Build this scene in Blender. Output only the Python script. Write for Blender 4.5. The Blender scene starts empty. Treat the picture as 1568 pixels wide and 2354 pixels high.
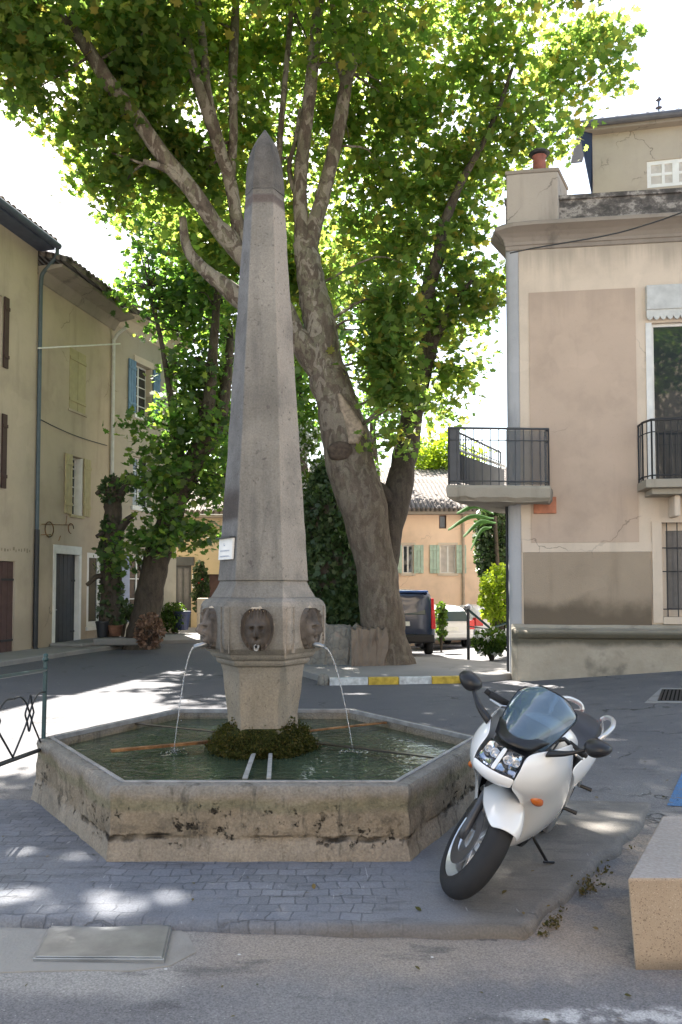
import bpy, bmesh, math, random
import numpy as np
from mathutils import Vector, Matrix, noise as mnoise
random.seed(7)
R = math.radians
sc = bpy.context.scene
COL = sc.collection
# ------------------------------------------------------------------ camera
FPX, CX, PPY, PITCH, CAMH = 1850.0, 784.0, 1269.0, R(2.5), 1.6
cam = bpy.data.cameras.new('camera'); camo = bpy.data.objects.new('camera', cam); COL.objects.link(camo)
camo.location = (0, 0, CAMH); camo.rotation_euler = (R(90) + PITCH, 0, 0)
cam.sensor_fit = 'VERTICAL'; cam.sensor_height = 36; cam.sensor_width = 24
cam.lens = FPX / 2354 * 36; cam.shift_y = (PPY - 1177) / 2354
cam.clip_start = 0.05; cam.clip_end = 2000
sc.camera = camo

def P(x, y, Y):
    """a point of the place from where it stands in the photo and how far away it is"""
    dx, up = (x - CX) / FPX, -(y - PPY) / FPX
    f = math.cos(PITCH) - up * math.sin(PITCH); u = math.sin(PITCH) + up * math.cos(PITCH)
    k = Y / f
    return Vector((dx * k, Y, CAMH + u * k))
def G(x, y, z=0.0):
    dx, up = (x - CX) / FPX, -(y - PPY) / FPX
    f = math.cos(PITCH) - up * math.sin(PITCH); u = math.sin(PITCH) + up * math.cos(PITCH)
    k = (z - CAMH) / u
    return Vector((dx * k, f * k, z))
# ------------------------------------------------------------------ light
SUN_EL, SUN_AZ = R(51), R(-20)
S = Vector((math.sin(SUN_AZ) * math.cos(SUN_EL), math.cos(SUN_AZ) * math.cos(SUN_EL), math.sin(SUN_EL)))
w = bpy.data.worlds.new("World"); sc.world = w; w.use_nodes = True
bg = w.node_tree.nodes['Background']
sky = w.node_tree.nodes.new('ShaderNodeTexSky'); sky.sky_type = 'NISHITA'; sky.sun_disc = False
sky.sun_elevation = SUN_EL; sky.sun_rotation = SUN_AZ; sky.dust_density = 1.6; sky.air_density = 1.0; sky.ozone_density = .6
tint = w.node_tree.nodes.new('ShaderNodeMix'); tint.data_type = 'RGBA'; tint.blend_type = 'MULTIPLY'; tint.inputs[0].default_value = 1
w.node_tree.links.new(sky.outputs[0], tint.inputs[6]); tint.inputs[7].default_value = (1, .93, .83, 1)      # summer haze
w.node_tree.links.new(tint.outputs[2], bg.inputs[0]); bg.inputs[1].default_value = 0.085
sl = bpy.data.lights.new('sun', 'SUN'); slo = bpy.data.objects.new('sun', sl); COL.objects.link(slo)
sl.energy = 5.0; sl.angle = R(0.53); sl.color = (1, .95, .87)
slo.rotation_euler = (-S).to_track_quat('-Z', 'Y').to_euler(); slo.location = (0, 0, 40)
sc.view_settings.view_transform = 'Standard'; sc.view_settings.look = 'None'
sc.view_settings.exposure = 2.6; sc.view_settings.gamma = 1
sc.cycles.max_bounces = 8; sc.cycles.diffuse_bounces = 5; sc.cycles.transparent_max_bounces = 8
sc.cycles.sample_clamp_indirect = 6
# ------------------------------------------------------------------ materials
class N:
    def __init__(s, name):
        s.m = bpy.data.materials.new(name); s.m.use_nodes = True
        s.t = s.m.node_tree; s.b = s.t.nodes['Principled BSDF']; s.geo = None; s.tc = None
    def n(s, typ, **kw):
        o = s.t.nodes.new(typ)
        for k, v in kw.items(): setattr(o, k, v)
        return o
    def l(s, a, b): s.t.links.new(a, b)
    def set(s, sock, v):
        if isinstance(v, bpy.types.NodeSocket): s.l(v, sock)
        elif isinstance(v, (tuple, list)) and len(v) == 3 and sock.type == 'RGBA': sock.default_value = (*v, 1)
        else: sock.default_value = v
    def pos(s, sx=1, sy=1, sz=1):
        if not s.tc: s.tc = s.n('ShaderNodeTexCoord')
        if (sx, sy, sz) == (1, 1, 1): return s.tc.outputs['Object']
        v = s.n('ShaderNodeVectorMath', operation='MULTIPLY'); s.l(s.tc.outputs['Object'], v.inputs[0]); v.inputs[1].default_value = (sx, sy, sz)
        return v.outputs[0]
    def xyz(s):
        o = s.n('ShaderNodeSeparateXYZ'); s.l(s.pos(), o.inputs[0]); return o.outputs
    def noise(s, scale, detail=4, rough=.55, vec=None, dist=0):
        o = s.n('ShaderNodeTexNoise'); s.l(vec or s.pos(), o.inputs['Vector'])
        o.inputs['Scale'].default_value = scale; o.inputs['Detail'].default_value = detail; o.inputs['Roughness'].default_value = rough
        o.inputs['Distortion'].default_value = dist
        return o.outputs[0]
    def voro(s, scale, feature='F1', vec=None, rnd=1):
        o = s.n('ShaderNodeTexVoronoi', feature=feature); s.l(vec or s.pos(), o.inputs['Vector']); o.inputs['Scale'].default_value = scale
        o.inputs['Randomness'].default_value = rnd
        return o.outputs[0]
    def ramp(s, f, stops, interp='LINEAR'):
        o = s.n('ShaderNodeValToRGB'); s.l(f, o.inputs[0]); e = o.color_ramp.elements; o.color_ramp.interpolation = interp
        while len(e) < len(stops): e.new(.5)
        for i, (p, c) in enumerate(stops):
            e[i].position = p
            if not isinstance(c, (tuple, list)): c = (c, c, c)
            e[i].color = (*c, 1)
        return o.outputs[0]
    def mix(s, f, a, b, mode='MIX'):
        o = s.n('ShaderNodeMix', data_type='RGBA', blend_type=mode)
        s.set(o.inputs[0], f); s.set(o.inputs[6], a); s.set(o.inputs[7], b); return o.outputs[2]
    def math(s, op, a, b=0.0, clamp=False):
        o = s.n('ShaderNodeMath', operation=op, use_clamp=clamp); s.set(o.inputs[0], a); s.set(o.inputs[1], b); return o.outputs[0]
    def rng(s, v, a, b, c=0.0, d=1.0):
        o = s.n('ShaderNodeMapRange', interpolation_type='SMOOTHSTEP'); s.set(o.inputs[0], v)
        for i, q in enumerate((a, b, c, d)): o.inputs[i + 1].default_value = q
        return o.outputs[0]
    def mul(s, *a):
        r = a[0]
        for b in a[1:]: r = s.math('MULTIPLY', r, b)
        return r
    def bump(s, h, strength=.4, dist=.02):
        o = s.n('ShaderNodeBump'); s.l(h, o.inputs['Height']); o.inputs['Strength'].default_value = strength; o.inputs['Distance'].default_value = dist
        s.l(o.outputs[0], s.b.inputs['Normal']); return o
    def fin(s, col=None, rough=.8, spec=.3, metal=0.0):
        if col is not None: s.set(s.b.inputs['Base Color'], col)
        s.set(s.b.inputs['Roughness'], rough); s.b.inputs['Specular IOR Level'].default_value = spec; s.b.inputs['Metallic'].default_value = metal
        return s.m
def plain(name, c, rough=.6, spec=.4, metal=0, var=.15, scale=6, bump=0, coat=0):
    k = N(name)
    d = tuple(v * (1 - var) for v in c); e = tuple(min(1, v * (1 + var)) for v in c)
    col = k.ramp(k.noise(scale, 5), [(.3, d), (.7, e)])
    if bump: k.bump(k.noise(scale * 6, 5), bump, .01)
    if coat: k.b.inputs['Coat Weight'].default_value = coat; k.b.inputs['Coat Roughness'].default_value = .06
    return k.fin(col, rough, spec, metal)
def plaster(name, c, dirt=(.16, .14, .12), dirt_amt=.35, bump=.35, zdirt=None, scale=.9, drips=None):
    k = N(name)
    a = tuple(v * .82 for v in c); b = tuple(min(1, v * 1.1) for v in c)
    col = k.ramp(k.noise(scale, 6, .62), [(.28, a), (.5, c), (.75, b)])
    streak = k.noise(1.0, 5, .6, vec=k.pos(2.6, 2.6, .35))
    m = k.mul(k.rng(streak, .52, .78), dirt_amt)
    col = k.mix(m, col, dirt)
    if zdirt:
        z = k.xyz()[2]; zz = k.math('ADD', z, k.math('MULTIPLY', k.math('SUBTRACT', k.noise(1.6, 5), .5), zdirt[2]))
        col = k.mix(k.mul(k.rng(zz, zdirt[0], zdirt[1], 1, 0), zdirt[3]), col, dirt)
    if drips:      # grime washed down from a ledge: (height, length, amount)
        dn = k.noise(1.0, 5, .65, vec=k.pos(5, 5, .18)); dz = k.math('ADD', k.xyz()[2], k.math('MULTIPLY', k.math('SUBTRACT', dn, .5), drips[1] * 2.4))
        col = k.mix(k.mul(k.rng(dz, drips[0] - drips[1], drips[0]), k.rng(k.xyz()[2], drips[0] + .02, drips[0]), drips[2]), col, dirt)
    wv = k.n('ShaderNodeVectorMath', operation='MULTIPLY_ADD'); nw = k.n('ShaderNodeTexNoise'); nw.inputs['Scale'].default_value = 2.2; nw.inputs['Detail'].default_value = 6; k.l(k.pos(), nw.inputs['Vector']); k.l(nw.outputs[1], wv.inputs[0]); wv.inputs[1].default_value = (.6, .6, .6); k.l(k.pos(), wv.inputs[2])
    hair = k.mul(k.rng(k.voro(.42, 'DISTANCE_TO_EDGE', vec=wv.outputs[0]), .006, .001), k.rng(k.noise(.6, 2), .52, .6))
    col = k.mix(k.mul(hair, .6), col, tuple(v * .55 for v in dirt))
    patch = k.rng(k.noise(.7, 3, .5), .64, .66); col = k.mix(k.mul(patch, .22), col, tuple(min(.8, v * 1.25) for v in c))
    col = k.mix(k.mul(k.rng(k.noise(38, 3), .6, .75), .18), col, dirt)
    k.bump(k.noise(55, 4), bump, .006)
    return k.fin(col, .92, .2)
M = {}
M['asphalt'] = None
def mk_ground():
    k = N('asphalt'); x, y, z = k.xyz()
    big = k.noise(.55, 5, .6); mid = k.noise(3.2, 6, .62); fine = k.noise(120, 3, .6)
    col = k.ramp(big, [(.25, (.135, .132, .138)), (.5, (.175, .17, .172)), (.75, (.235, .225, .215))])
    col = k.mix(k.mul(k.rng(mid, .5, .72), .45), col, (.27, .26, .25))
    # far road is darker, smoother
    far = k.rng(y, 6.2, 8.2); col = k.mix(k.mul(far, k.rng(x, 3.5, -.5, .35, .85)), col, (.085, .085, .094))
    # sandy strip that has gathered along the pavement edge
    sand = k.mul(k.rng(k.math('ADD', y, k.math('MULTIPLY', mid, .5)), 3.55, 3.95), k.rng(y, 4.3, 4.0), k.rng(x, -1.1, -.3))
    col = k.mix(k.mul(sand, .6), col, (.34, .28, .22))
    side = k.mul(k.rng(k.math('SUBTRACT', x, k.math('MULTIPLY', k.math('SUBTRACT', y, 3.8), .62)), .75, .95), k.rng(k.math('SUBTRACT', x, k.math('MULTIPLY', k.math('SUBTRACT', y, 3.8), .62)), 1.5, 1.15), k.rng(y, 3.5, 3.9), k.rng(y, 6.0, 5.2))
    col = k.mix(k.mul(side, k.rng(k.noise(4, 5), .3, .6), .75), col, (.36, .29, .225))
    # pale cement around the hatch
    cem = k.mul(k.rng(x, -.55, -.85), k.rng(k.math('ADD', y, k.math('MULTIPLY', mid, .3)), 3.4, 3.55), k.rng(y, 4.2, 3.95))
    col = k.mix(k.mul(cem, .65), col, (.36, .34, .31))
    # whitish worn line by the block
    ln = k.mul(k.rng(k.math('ADD', y, k.math('MULTIPLY', k.noise(5, 4), .12)), 3.17, 3.22), k.rng(k.math('ADD', y, k.math('MULTIPLY', k.noise(5, 4), .12)), 3.33, 3.26), k.rng(x, .55, .8), k.rng(k.noise(14, 4), .4, .6))
    col = k.mix(k.mul(ln, .8), col, (.5, .49, .48))
    # blotches, oil, grit
    col = k.mix(k.mul(k.rng(k.noise(1.7, 6, .65, vec=k.pos(1, 2.2, 1)), .56, .68), .62), col, (.085, .083, .085))
    col = k.mix(k.rng(k.voro(26), .1, .05), col, (.33, .32, .3))
    col = k.mix(k.mul(k.rng(k.voro(7.3), .07, .035), k.rng(mid, .5, .55)), col, (.6, .59, .56))
    # cracks
    cr = k.voro(.75, 'DISTANCE_TO_EDGE', vec=None)
    wob = k.n('ShaderNodeVectorMath', operation='ADD'); k.l(k.pos(), wob.inputs[0])
    nn = k.n('ShaderNodeTexNoise'); k.l(k.pos(), nn.inputs['Vector']); nn.inputs['Scale'].default_value = 2.5; nn.inputs['Detail'].default_value = 5
    k.l(nn.outputs[1], wob.inputs[1]); vv = k.n('ShaderNodeTexVoronoi', feature='DISTANCE_TO_EDGE'); vv.inputs['Scale'].default_value = .62; k.l(wob.outputs[0], vv.inputs['Vector'])
    crack = k.mul(k.rng(vv.outputs[0], .014, .004), k.rng(k.noise(.7, 2), .5, .6))
    col = k.mix(k.mul(crack, .8), col, (.05, .048, .045))
    gr = k.ramp(fine, [(.3, .55), (.5, 1.0), (.7, 1.45)])
    col = k.mix(.8, col, gr, 'MULTIPLY')
    k.bump(k.math('ADD', k.math('MULTIPLY', fine, .5), k.math('SUBTRACT', k.math('MULTIPLY', k.voro(60), .5), k.math('MULTIPLY', crack, 2.5))), .55, .008)
    return k.fin(col, .88, .25)
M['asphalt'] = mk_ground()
def mk_apron():
    k = N('worn concrete'); x, y, z = k.xyz()
    mid = k.noise(2.6, 6, .65); fine = k.noise(90, 4, .6)
    col = k.ramp(k.noise(.8, 5, .6), [(.25, (.125, .135, .16)), (.5, (.175, .185, .21)), (.78, (.25, .25, .255))])
    tan = k.rng(k.math('SUBTRACT', x, k.math('MULTIPLY', k.noise(2, 4), .5)), .15, .55)
    col = k.mix(k.mul(tan, .8), col, k.ramp(mid, [(.3, (.15, .135, .115)), (.7, (.27, .245, .21))]))
    col = k.mix(k.mul(k.rng(k.noise(5, 6, .7, vec=k.pos(.5, 2.2, 1)), .52, .68), .55), col, (.085, .085, .09))
    col = k.mix(k.mul(k.rng(k.noise(2.3, 5, .65), .6, .75), .6), col, (.37, .35, .32))
    # hairlines across the front strip
    col = k.mix(k.mul(k.rng(k.noise(60, 2, .5, vec=k.pos(1, .12, 1)), .68, .76), k.rng(k.noise(3, 2), .45, .6), .6), col, (.44, .44, .45))
    sv = k.n('ShaderNodeTexBrick'); k.l(k.pos(), sv.inputs['Vector']); sv.inputs['Scale'].default_value = 4.2; sv.inputs['Mortar Size'].default_value = .022; sv.inputs['Mortar Smooth'].default_value = .6; sv.inputs['Color1'].default_value = (.8, .8, .8, 1); sv.inputs['Color2'].default_value = (1.12, 1.12, 1.12, 1); sv.inputs['Mortar'].default_value = (.55, .55, .55, 1); sv.inputs['Brick Width'].default_value = .5; sv.inputs['Row Height'].default_value = .42
    wv = k.n('ShaderNodeVectorMath', operation='MULTIPLY_ADD'); nw = k.n('ShaderNodeTexNoise'); nw.inputs['Scale'].default_value = 3.5; nw.inputs['Detail'].default_value = 4; k.l(k.pos(), nw.inputs['Vector']); k.l(nw.outputs[1], wv.inputs[0]); wv.inputs[1].default_value = (.13, .13, 0); k.l(k.pos(), wv.inputs[2]); k.l(wv.outputs[0], sv.inputs['Vector'])
    setts = k.mul(k.rng(k.noise(1.1, 4), .36, .5), k.rng(x, .5, .1), .75)
    col = k.mix(setts, col, k.mix(1.0, col, sv.outputs[0], 'MULTIPLY'))
    edge = k.rng(k.math('ADD', y, k.math('MULTIPLY', mid, .06)), 3.99, 3.9)
    col = k.mix(k.mul(edge, .7), col, (.13, .11, .09))
    col = k.mix(.75, col, k.ramp(fine, [(.3, .75), (.7, 1.22)]), 'MULTIPLY')
    k.bump(k.math('ADD', k.math('ADD', k.math('MULTIPLY', fine, .5), mid), k.mul(setts, k.math('MULTIPLY', sv.outputs[1], -.9))), .7, .014)
    return k.fin(col, .86, .25)
M['apron'] = mk_apron()
def mk_basin():
    k = N('weathered basin stone'); x, y, z = k.xyz()
    a = k.noise(2.2, 7, .68); b = k.noise(9, 6, .7)
    col = k.ramp(a, [(.25, (.13, .106, .076)), (.48, (.245, .2, .145)), (.75, (.34, .28, .21))])
    col = k.mix(k.mul(k.rng(b, .5, .62), .5), col, (.105, .09, .072))
    zz = k.math('ADD', z, k.math('MULTIPLY', k.math('SUBTRACT', a, .5), .14))
    col = k.mix(k.mul(k.rng(zz, .34, .42), .7), col, k.ramp(b, [(.3, (.165, .16, .15)), (.7, (.3, .285, .26))]))    # grey lichen cap
    col = k.mix(k.mul(k.rng(zz, .27, .31), k.rng(zz, .38, .33), .45), col, (.14, .145, .08))                      # green line
    col = k.mix(k.mul(k.rng(zz, .15, .11), .75), col, k.ramp(a, [(.3, (.24, .205, .165)), (.7, (.36, .31, .25))]))    # cement skirt
    pit = k.mul(k.rng(k.noise(13, 5, .72), .565, .63), k.rng(k.noise(3.2, 3), .4, .55), k.rng(zz, .05, .12), k.rng(zz, .36, .27))
    line = k.mul(k.rng(k.math('ABSOLUTE', k.math('SUBTRACT', zz, .135)), .022, .006), k.rng(k.noise(2.4, 3), .48, .6))
    hole = k.math('MAXIMUM', pit, line)
    col = k.mix(hole, col, (.028, .022, .016))
    run = k.mul(k.rng(k.noise(6, 5, .7, vec=k.pos(1.4, 1.4, .3)), .54, .68), .65)
    col = k.mix(run, col, (.06, .055, .045))
    col = k.mix(.7, col, k.ramp(k.noise(70, 4), [(.3, .7), (.7, 1.25)]), 'MULTIPLY')
    k.bump(k.math('SUBTRACT', k.math('ADD', b, k.math('MULTIPLY', k.noise(45, 5, .65), .6)), k.math('MULTIPLY', hole, 1.6)), .9, .02)
    return k.fin(col, .93, .2)
M['basin'] = mk_basin()
def mk_shaft():
    k = N('obelisk limestone'); x, y, z = k.xyz()
    a = k.noise(1.6, 6, .62); st = k.noise(3, 6, .65, vec=k.pos(2, 2, .28))
    col = k.ramp(a, [(.25, (.13, .121, .106)), (.5, (.198, .184, .16)), (.78, (.285, .264, .23))])
    col = k.mix(k.mul(k.rng(st, .44, .68), .75), col, (.12, .113, .105))
    # light from the right put into the colour: left flank darkened, right one paler
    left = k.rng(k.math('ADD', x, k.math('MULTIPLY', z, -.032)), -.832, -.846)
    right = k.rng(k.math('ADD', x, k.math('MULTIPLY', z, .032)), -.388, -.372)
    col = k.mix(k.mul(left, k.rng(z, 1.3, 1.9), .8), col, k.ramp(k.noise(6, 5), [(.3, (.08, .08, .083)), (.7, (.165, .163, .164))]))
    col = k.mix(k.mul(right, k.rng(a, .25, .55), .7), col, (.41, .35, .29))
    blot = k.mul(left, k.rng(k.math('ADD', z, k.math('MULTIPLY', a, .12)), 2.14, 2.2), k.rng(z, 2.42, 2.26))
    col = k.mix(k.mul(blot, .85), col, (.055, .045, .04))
    zz = k.math('ADD', z, k.math('MULTIPLY', k.math('SUBTRACT', st, .5), .22))
    band = k.mul(k.rng(z, 4.575, 4.61), k.rng(z, 4.675, 4.65))
    col = k.mix(k.mul(k.rng(zz, 4.58, 4.76), .85), col, k.ramp(k.noise(7, 5), [(.3, (.05, .046, .042)), (.7, (.135, .125, .113))]))
    col = k.mix(k.mul(band, .7), col, (.085, .062, .056))
    col = k.mix(k.mul(k.rng(z, 1.15, .75), .6), col, k.ramp(st, [(.35, (.22, .18, .125)), (.65, (.4, .33, .24))]))
    speck = k.mul(k.rng(k.noise(26, 4, .7), .6, .68), .7)
    col = k.mix(speck, col, (.09, .08, .072))
    col = k.mix(.6, col, k.ramp(k.noise(80, 4), [(.3, .72), (.7, 1.25)]), 'MULTIPLY')
    k.bump(k.math('ADD', k.noise(40, 5, .65), k.math('MULTIPLY', k.noise(9, 5), .8)), .55, .012)
    return k.fin(col, .92, .2)
M['shaft'] = mk_shaft()
def mk_bark(name, dark, mid, pale, amt):
    k = N(name)
    a = k.noise(1.3, 5, .6); b = k.noise(5, 6, .65, vec=k.pos(2.2, 2.2, .6)); c = k.noise(3.1, 4, .5, vec=k.pos(1.6, 1.6, .9), dist=1.2)
    col = k.ramp(b, [(.25, dark), (.6, mid), (.85, tuple(v * 1.25 for v in mid))])
    z = k.xyz()[2]
    hi = k.rng(z, 2.5, 7.5, .25, 1)
    col = k.mix(k.mul(k.rng(k.noise(4.2, 3, .5, vec=k.pos(1.4, 1.4, .8), dist=.9), .5, .55), hi, .55), col, tuple(v * q for v, q in zip(pale, (.62, .66, .55))))
    col = k.mix(k.mul(k.rng(c, .52, .56), hi, amt), col, pale)
    col = k.mix(k.mul(k.rng(k.noise(2.3, 5, .6), .62, .68), .6), col, dark)
    col = k.mix(.6, col, k.ramp(k.noise(45, 4), [(.3, .7), (.7, 1.25)]), 'MULTIPLY')
    k.bump(k.math('ADD', b, k.math('MULTIPLY', k.noise(30, 4), .5)), .7, .03)
    return k.fin(col, .9, .2)
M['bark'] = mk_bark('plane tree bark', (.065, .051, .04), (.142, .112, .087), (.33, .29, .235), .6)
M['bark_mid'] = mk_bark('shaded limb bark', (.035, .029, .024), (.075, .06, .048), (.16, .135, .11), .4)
M['bark_dark'] = mk_bark('dark bark', (.036, .03, .025), (.085, .067, .052), (.14, .12, .095), .4)
def leafmat(name, cols, trans, tmix=.5, gloss=.25):
    k = N(name)
    g = k.n('ShaderNodeNewGeometry')
    col = k.ramp(g.outputs['Random Per Island'], cols)
    tcol = k.ramp(g.outputs['Random Per Island'], trans)
    k.set(k.b.inputs['Base Color'], col); k.b.inputs['Roughness'].default_value = .5; k.b.inputs['Specular IOR Level'].default_value = gloss
    tr = k.n('ShaderNodeBsdfTranslucent'); k.l(tcol, tr.inputs[0])
    ms = k.n('ShaderNodeMixShader'); ms.inputs[0].default_value = tmix
    k.l(k.b.outputs[0], ms.inputs[1]); k.l(tr.outputs[0], ms.inputs[2])
    k.l(ms.outputs[0], k.t.nodes['Material Output'].inputs[0])
    return k.m
M['leaf'] = leafmat('plane leaf', [(0, (.05, .095, .025)), (.5, (.085, .14, .04)), (.95, (.13, .17, .05)), (1, (.26, .19, .05))],
                    [(0, (.19, .35, .06)), (.5, (.33, .48, .08)), (.85, (.46, .52, .09)), (1, (.6, .5, .08))], .6)
M['leaf_left'] = leafmat('bright green leaf', [(0, (.045, .08, .028)), (.6, (.075, .12, .04)), (1, (.12, .16, .055))],
                    [(0, (.10, .26, .04)), (.6, (.22, .42, .05)), (1, (.42, .55, .06))], .55, .6)
M['ivy'] = leafmat('ivy leaf', [(0, (.028, .055, .02)), (.7, (.05, .085, .03)), (1, (.09, .125, .045))], [(0, (.05, .12, .02)), (1, (.12, .2, .04))], .25, .45)
M['lime'] = leafmat('lime shrub leaf', [(0, (.12, .2, .02)), (1, (.26, .32, .035))], [(0, (.3, .45, .02)), (1, (.5, .6, .04))], .5)
M['bush'] = leafmat('bush leaf', [(0, (.025, .06, .012)), (1, (.07, .12, .02))], [(0, (.08, .17, .015)), (1, (.18, .28, .02))], .35)
M['dry'] = leafmat('dry flower', [(0, (.1, .06, .04)), (.6, (.22, .13, .09)), (1, (.35, .22, .15))], [(0, (.2, .1, .05)), (1, (.3, .2, .1))], .2)
M['petal'] = leafmat('white petal', [(0, (.7, .7, .66)), (1, (.8, .8, .76))], [(0, (.6, .6, .5)), (1, (.7, .7, .6))], .2)
M['moss'] = leafmat('moss', [(0, (.02, .026, .006)), (.55, (.05, .058, .012)), (1, (.11, .085, .03))], [(0, (.05, .07, .01)), (1, (.12, .12, .02))], .25, .1)
M['weed'] = leafmat('dry weed', [(0, (.05, .06, .018)), (.6, (.13, .1, .04)), (1, (.24, .17, .08))], [(0, (.1, .1, .03)), (1, (.2, .15, .06))], .2, .1)
M['wallA'] = plaster('ochre grey render', (.46, .39, .305), dirt=(.25, .21, .165), dirt_amt=.45, zdirt=(.5, 1.5, .8, .5))
M['wallB'] = plaster('warm beige render', (.445, .37, .285), dirt=(.25, .205, .155), dirt_amt=.45, zdirt=(.3, 1.6, .8, .5))
M['wallC'] = plaster('grey beige render', (.42, .37, .295), dirt_amt=.25)
M['wallD'] = plaster('yellow render', (.5, .4, .26), dirt_amt=.2)
M['wall_cream'] = plaster('cream render', (.62, .515, .41), dirt=(.3, .26, .21), drips=(7.62, .5, .6), dirt_amt=.4, bump=.2)
M['wall_taupe'] = plaster('taupe render', (.5, .385, .30), dirt=(.27, .215, .17), drips=(6.76, .5, .25), dirt_amt=.36, bump=.2)
M['dado'] = plaster('rough cement dado', (.34, .27, .2), dirt=(.115, .09, .065), dirt_amt=.3, bump=.9, zdirt=(1.15, 1.45, .6, .85))
M['ledge'] = plaster('cement ledge', (.33, .295, .24), dirt=(.085, .075, .055), dirt_amt=.7, bump=.6, zdirt=None)
M['cornice'] = plaster('weathered cornice', (.29, .25, .21), dirt=(.085, .075, .068), dirt_amt=.55, bump=.5)
M['corner'] = plaster('skylit grey corner', (.4, .4, .41), dirt=(.17, .175, .19), dirt_amt=.8, bump=.4)  # grey-blue imitates the skylight falling on the corner
M['pier'] = plaster('grey chimney render', (.4, .35, .3), dirt=(.13, .115, .1), dirt_amt=.5)
def mk_parapet():
    k = N('flaking parapet render')
    f = k.noise(3.4, 7, .7, vec=k.pos(1, 1, 1.6))
    col = k.ramp(f, [(.4, (.075, .07, .066)), (.5, (.14, .125, .115)), (.58, (.36, .33, .3)), (.64, (.17, .15, .135))])
    k.bump(f, .8, .02); return k.fin(col, .93, .2)
M['parapet'] = mk_parapet()
M['wall_upper'] = plaster('buff render', (.4, .345, .28), dirt_amt=.12)
M['peach'] = plaster('peach render', (.82, .6, .44), dirt=(.64, .44, .32), dirt_amt=.25)
def mk_tiles(name, c):
    k = N(name)
    w1 = k.n('ShaderNodeTexWave', wave_type='BANDS', bands_direction='X'); k.l(k.pos(), w1.inputs['Vector']); w1.inputs['Scale'].default_value = 1.6; w1.inputs['Distortion'].default_value = 1.2; w1.inputs['Detail'].default_value = 2
    col = k.ramp(k.noise(4, 6, .7), [(.3, tuple(v * .5 for v in c)), (.55, c), (.8, tuple(min(.85, v * 1.5) for v in c))])
    col = k.mix(k.rng(w1.outputs[0], .35, .1), col, tuple(v * .35 for v in c))
    k.bump(w1.outputs[0], .8, .06); return k.fin(col, .9, .2)
M['tiles'] = mk_tiles('old clay tiles', (.2, .17, .15))
M['tiles_red'] = mk_tiles('clay roof tiles', (.24, .16, .125))
M['terracotta'] = plain('terracotta', (.42, .17, .1), .85, .2, var=.25, scale=8, bump=.3)
M['fascia'] = plain('grey blue fascia', (.085, .1, .14), .6, .3)
M['pipe'] = plain('painted downpipe', (.07, .095, .11), .5, .4)
M['pipe_white'] = plain('white downpipe', (.5, .5, .48), .5, .4)
M['iron'] = plain('dark wrought iron', (.022, .024, .028), .5, .45, bump=.2)
def mk_rust():
    k = N('rusty iron'); k.bump(k.noise(40, 4), .4, .01)
    return k.fin(k.ramp(k.noise(6, 5, .65), [(.36, (.025, .02, .016)), (.5, (.17, .075, .025)), (.68, (.36, .19, .08))]), .7, .3)
M['rust'] = mk_rust()
M['wet_iron'] = plain('wet dark iron', (.035, .027, .018), .28, .5, var=.5, scale=20)
M['lime_iron'] = plain('limescaled bar', (.33, .32, .3), .5, .4, var=.3, scale=14)
M['green_metal'] = plain('dark green paint', (.018, .052, .056), .35, .5, var=.3, scale=18)
M['steel_grey'] = plain('grey railing', (.06, .063, .07), .5, .4)
M['galv'] = plain('galvanised plate', (.3, .31, .32), .4, .5, metal=.7, var=.25, scale=5, bump=.12)
M['rim'] = plain('worn lead edge', (.27, .27, .28), .45, .5, metal=.3, var=.3, scale=9, bump=.25)
M['white_paint'] = plain('white paint', (.7, .69, .66), .6, .3, var=.08)
M['cream_paint'] = plain('cream shutter paint', (.38, .32, .175), .6, .3, var=.1)
M['blue_shutter'] = plain('blue grey shutter paint', (.13, .22, .33), .6, .3)
M['green_shutter'] = plain('sage shutter paint', (.42, .52, .42), .6, .3)
M['door_grey'] = plain('slate door paint', (.04, .043, .05), .5, .4)
M['door_brown'] = plain('maroon door paint', (.085, .05, .047), .6, .3)
M['brown_shutter'] = plain('brown iron hinge', (.06, .035, .03), .6, .3)
M['shop'] = plain('shop front paint', (.06, .065, .068), .5, .4)
M['dark_inside'] = plain('dark interior', (.02, .02, .02), .9, .1)
M['lavender'] = plain('pale blue paint', (.33, .36, .47), .6, .3)
M['blue_pot'] = plain('dark blue planter', (.02, .03, .08), .4, .5)
M['red_sign'] = plain('red enamel', (.6, .02, .035), .4, .5, var=.05)
M['curtain'] = plain('pale curtain', (.5, .46, .42), .9, .1)
M['granite'] = None
def mk_block():
    k = N('tan granite')
    v = k.noise(150, 3, .6); col = k.ramp(k.noise(3, 4), [(.3, (.31, .235, .165)), (.7, (.38, .295, .21))])
    col = k.mix(k.rng(v, .57, .66), col, (.17, .12, .085)); col = k.mix(k.rng(k.noise(210, 2), .62, .7), col, (.55, .45, .35))
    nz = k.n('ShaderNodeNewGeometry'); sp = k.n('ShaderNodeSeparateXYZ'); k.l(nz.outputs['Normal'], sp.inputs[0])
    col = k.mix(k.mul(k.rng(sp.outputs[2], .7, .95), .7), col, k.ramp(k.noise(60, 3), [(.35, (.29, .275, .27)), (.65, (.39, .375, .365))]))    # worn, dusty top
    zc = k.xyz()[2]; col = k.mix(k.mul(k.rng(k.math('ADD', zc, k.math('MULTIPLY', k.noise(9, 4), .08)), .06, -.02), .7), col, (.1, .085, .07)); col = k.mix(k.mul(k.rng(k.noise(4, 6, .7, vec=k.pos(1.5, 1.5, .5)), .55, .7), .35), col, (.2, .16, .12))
    k.bump(v, .35, .004); return k.fin(col, .8, .3)
M['granite'] = mk_block()
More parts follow.
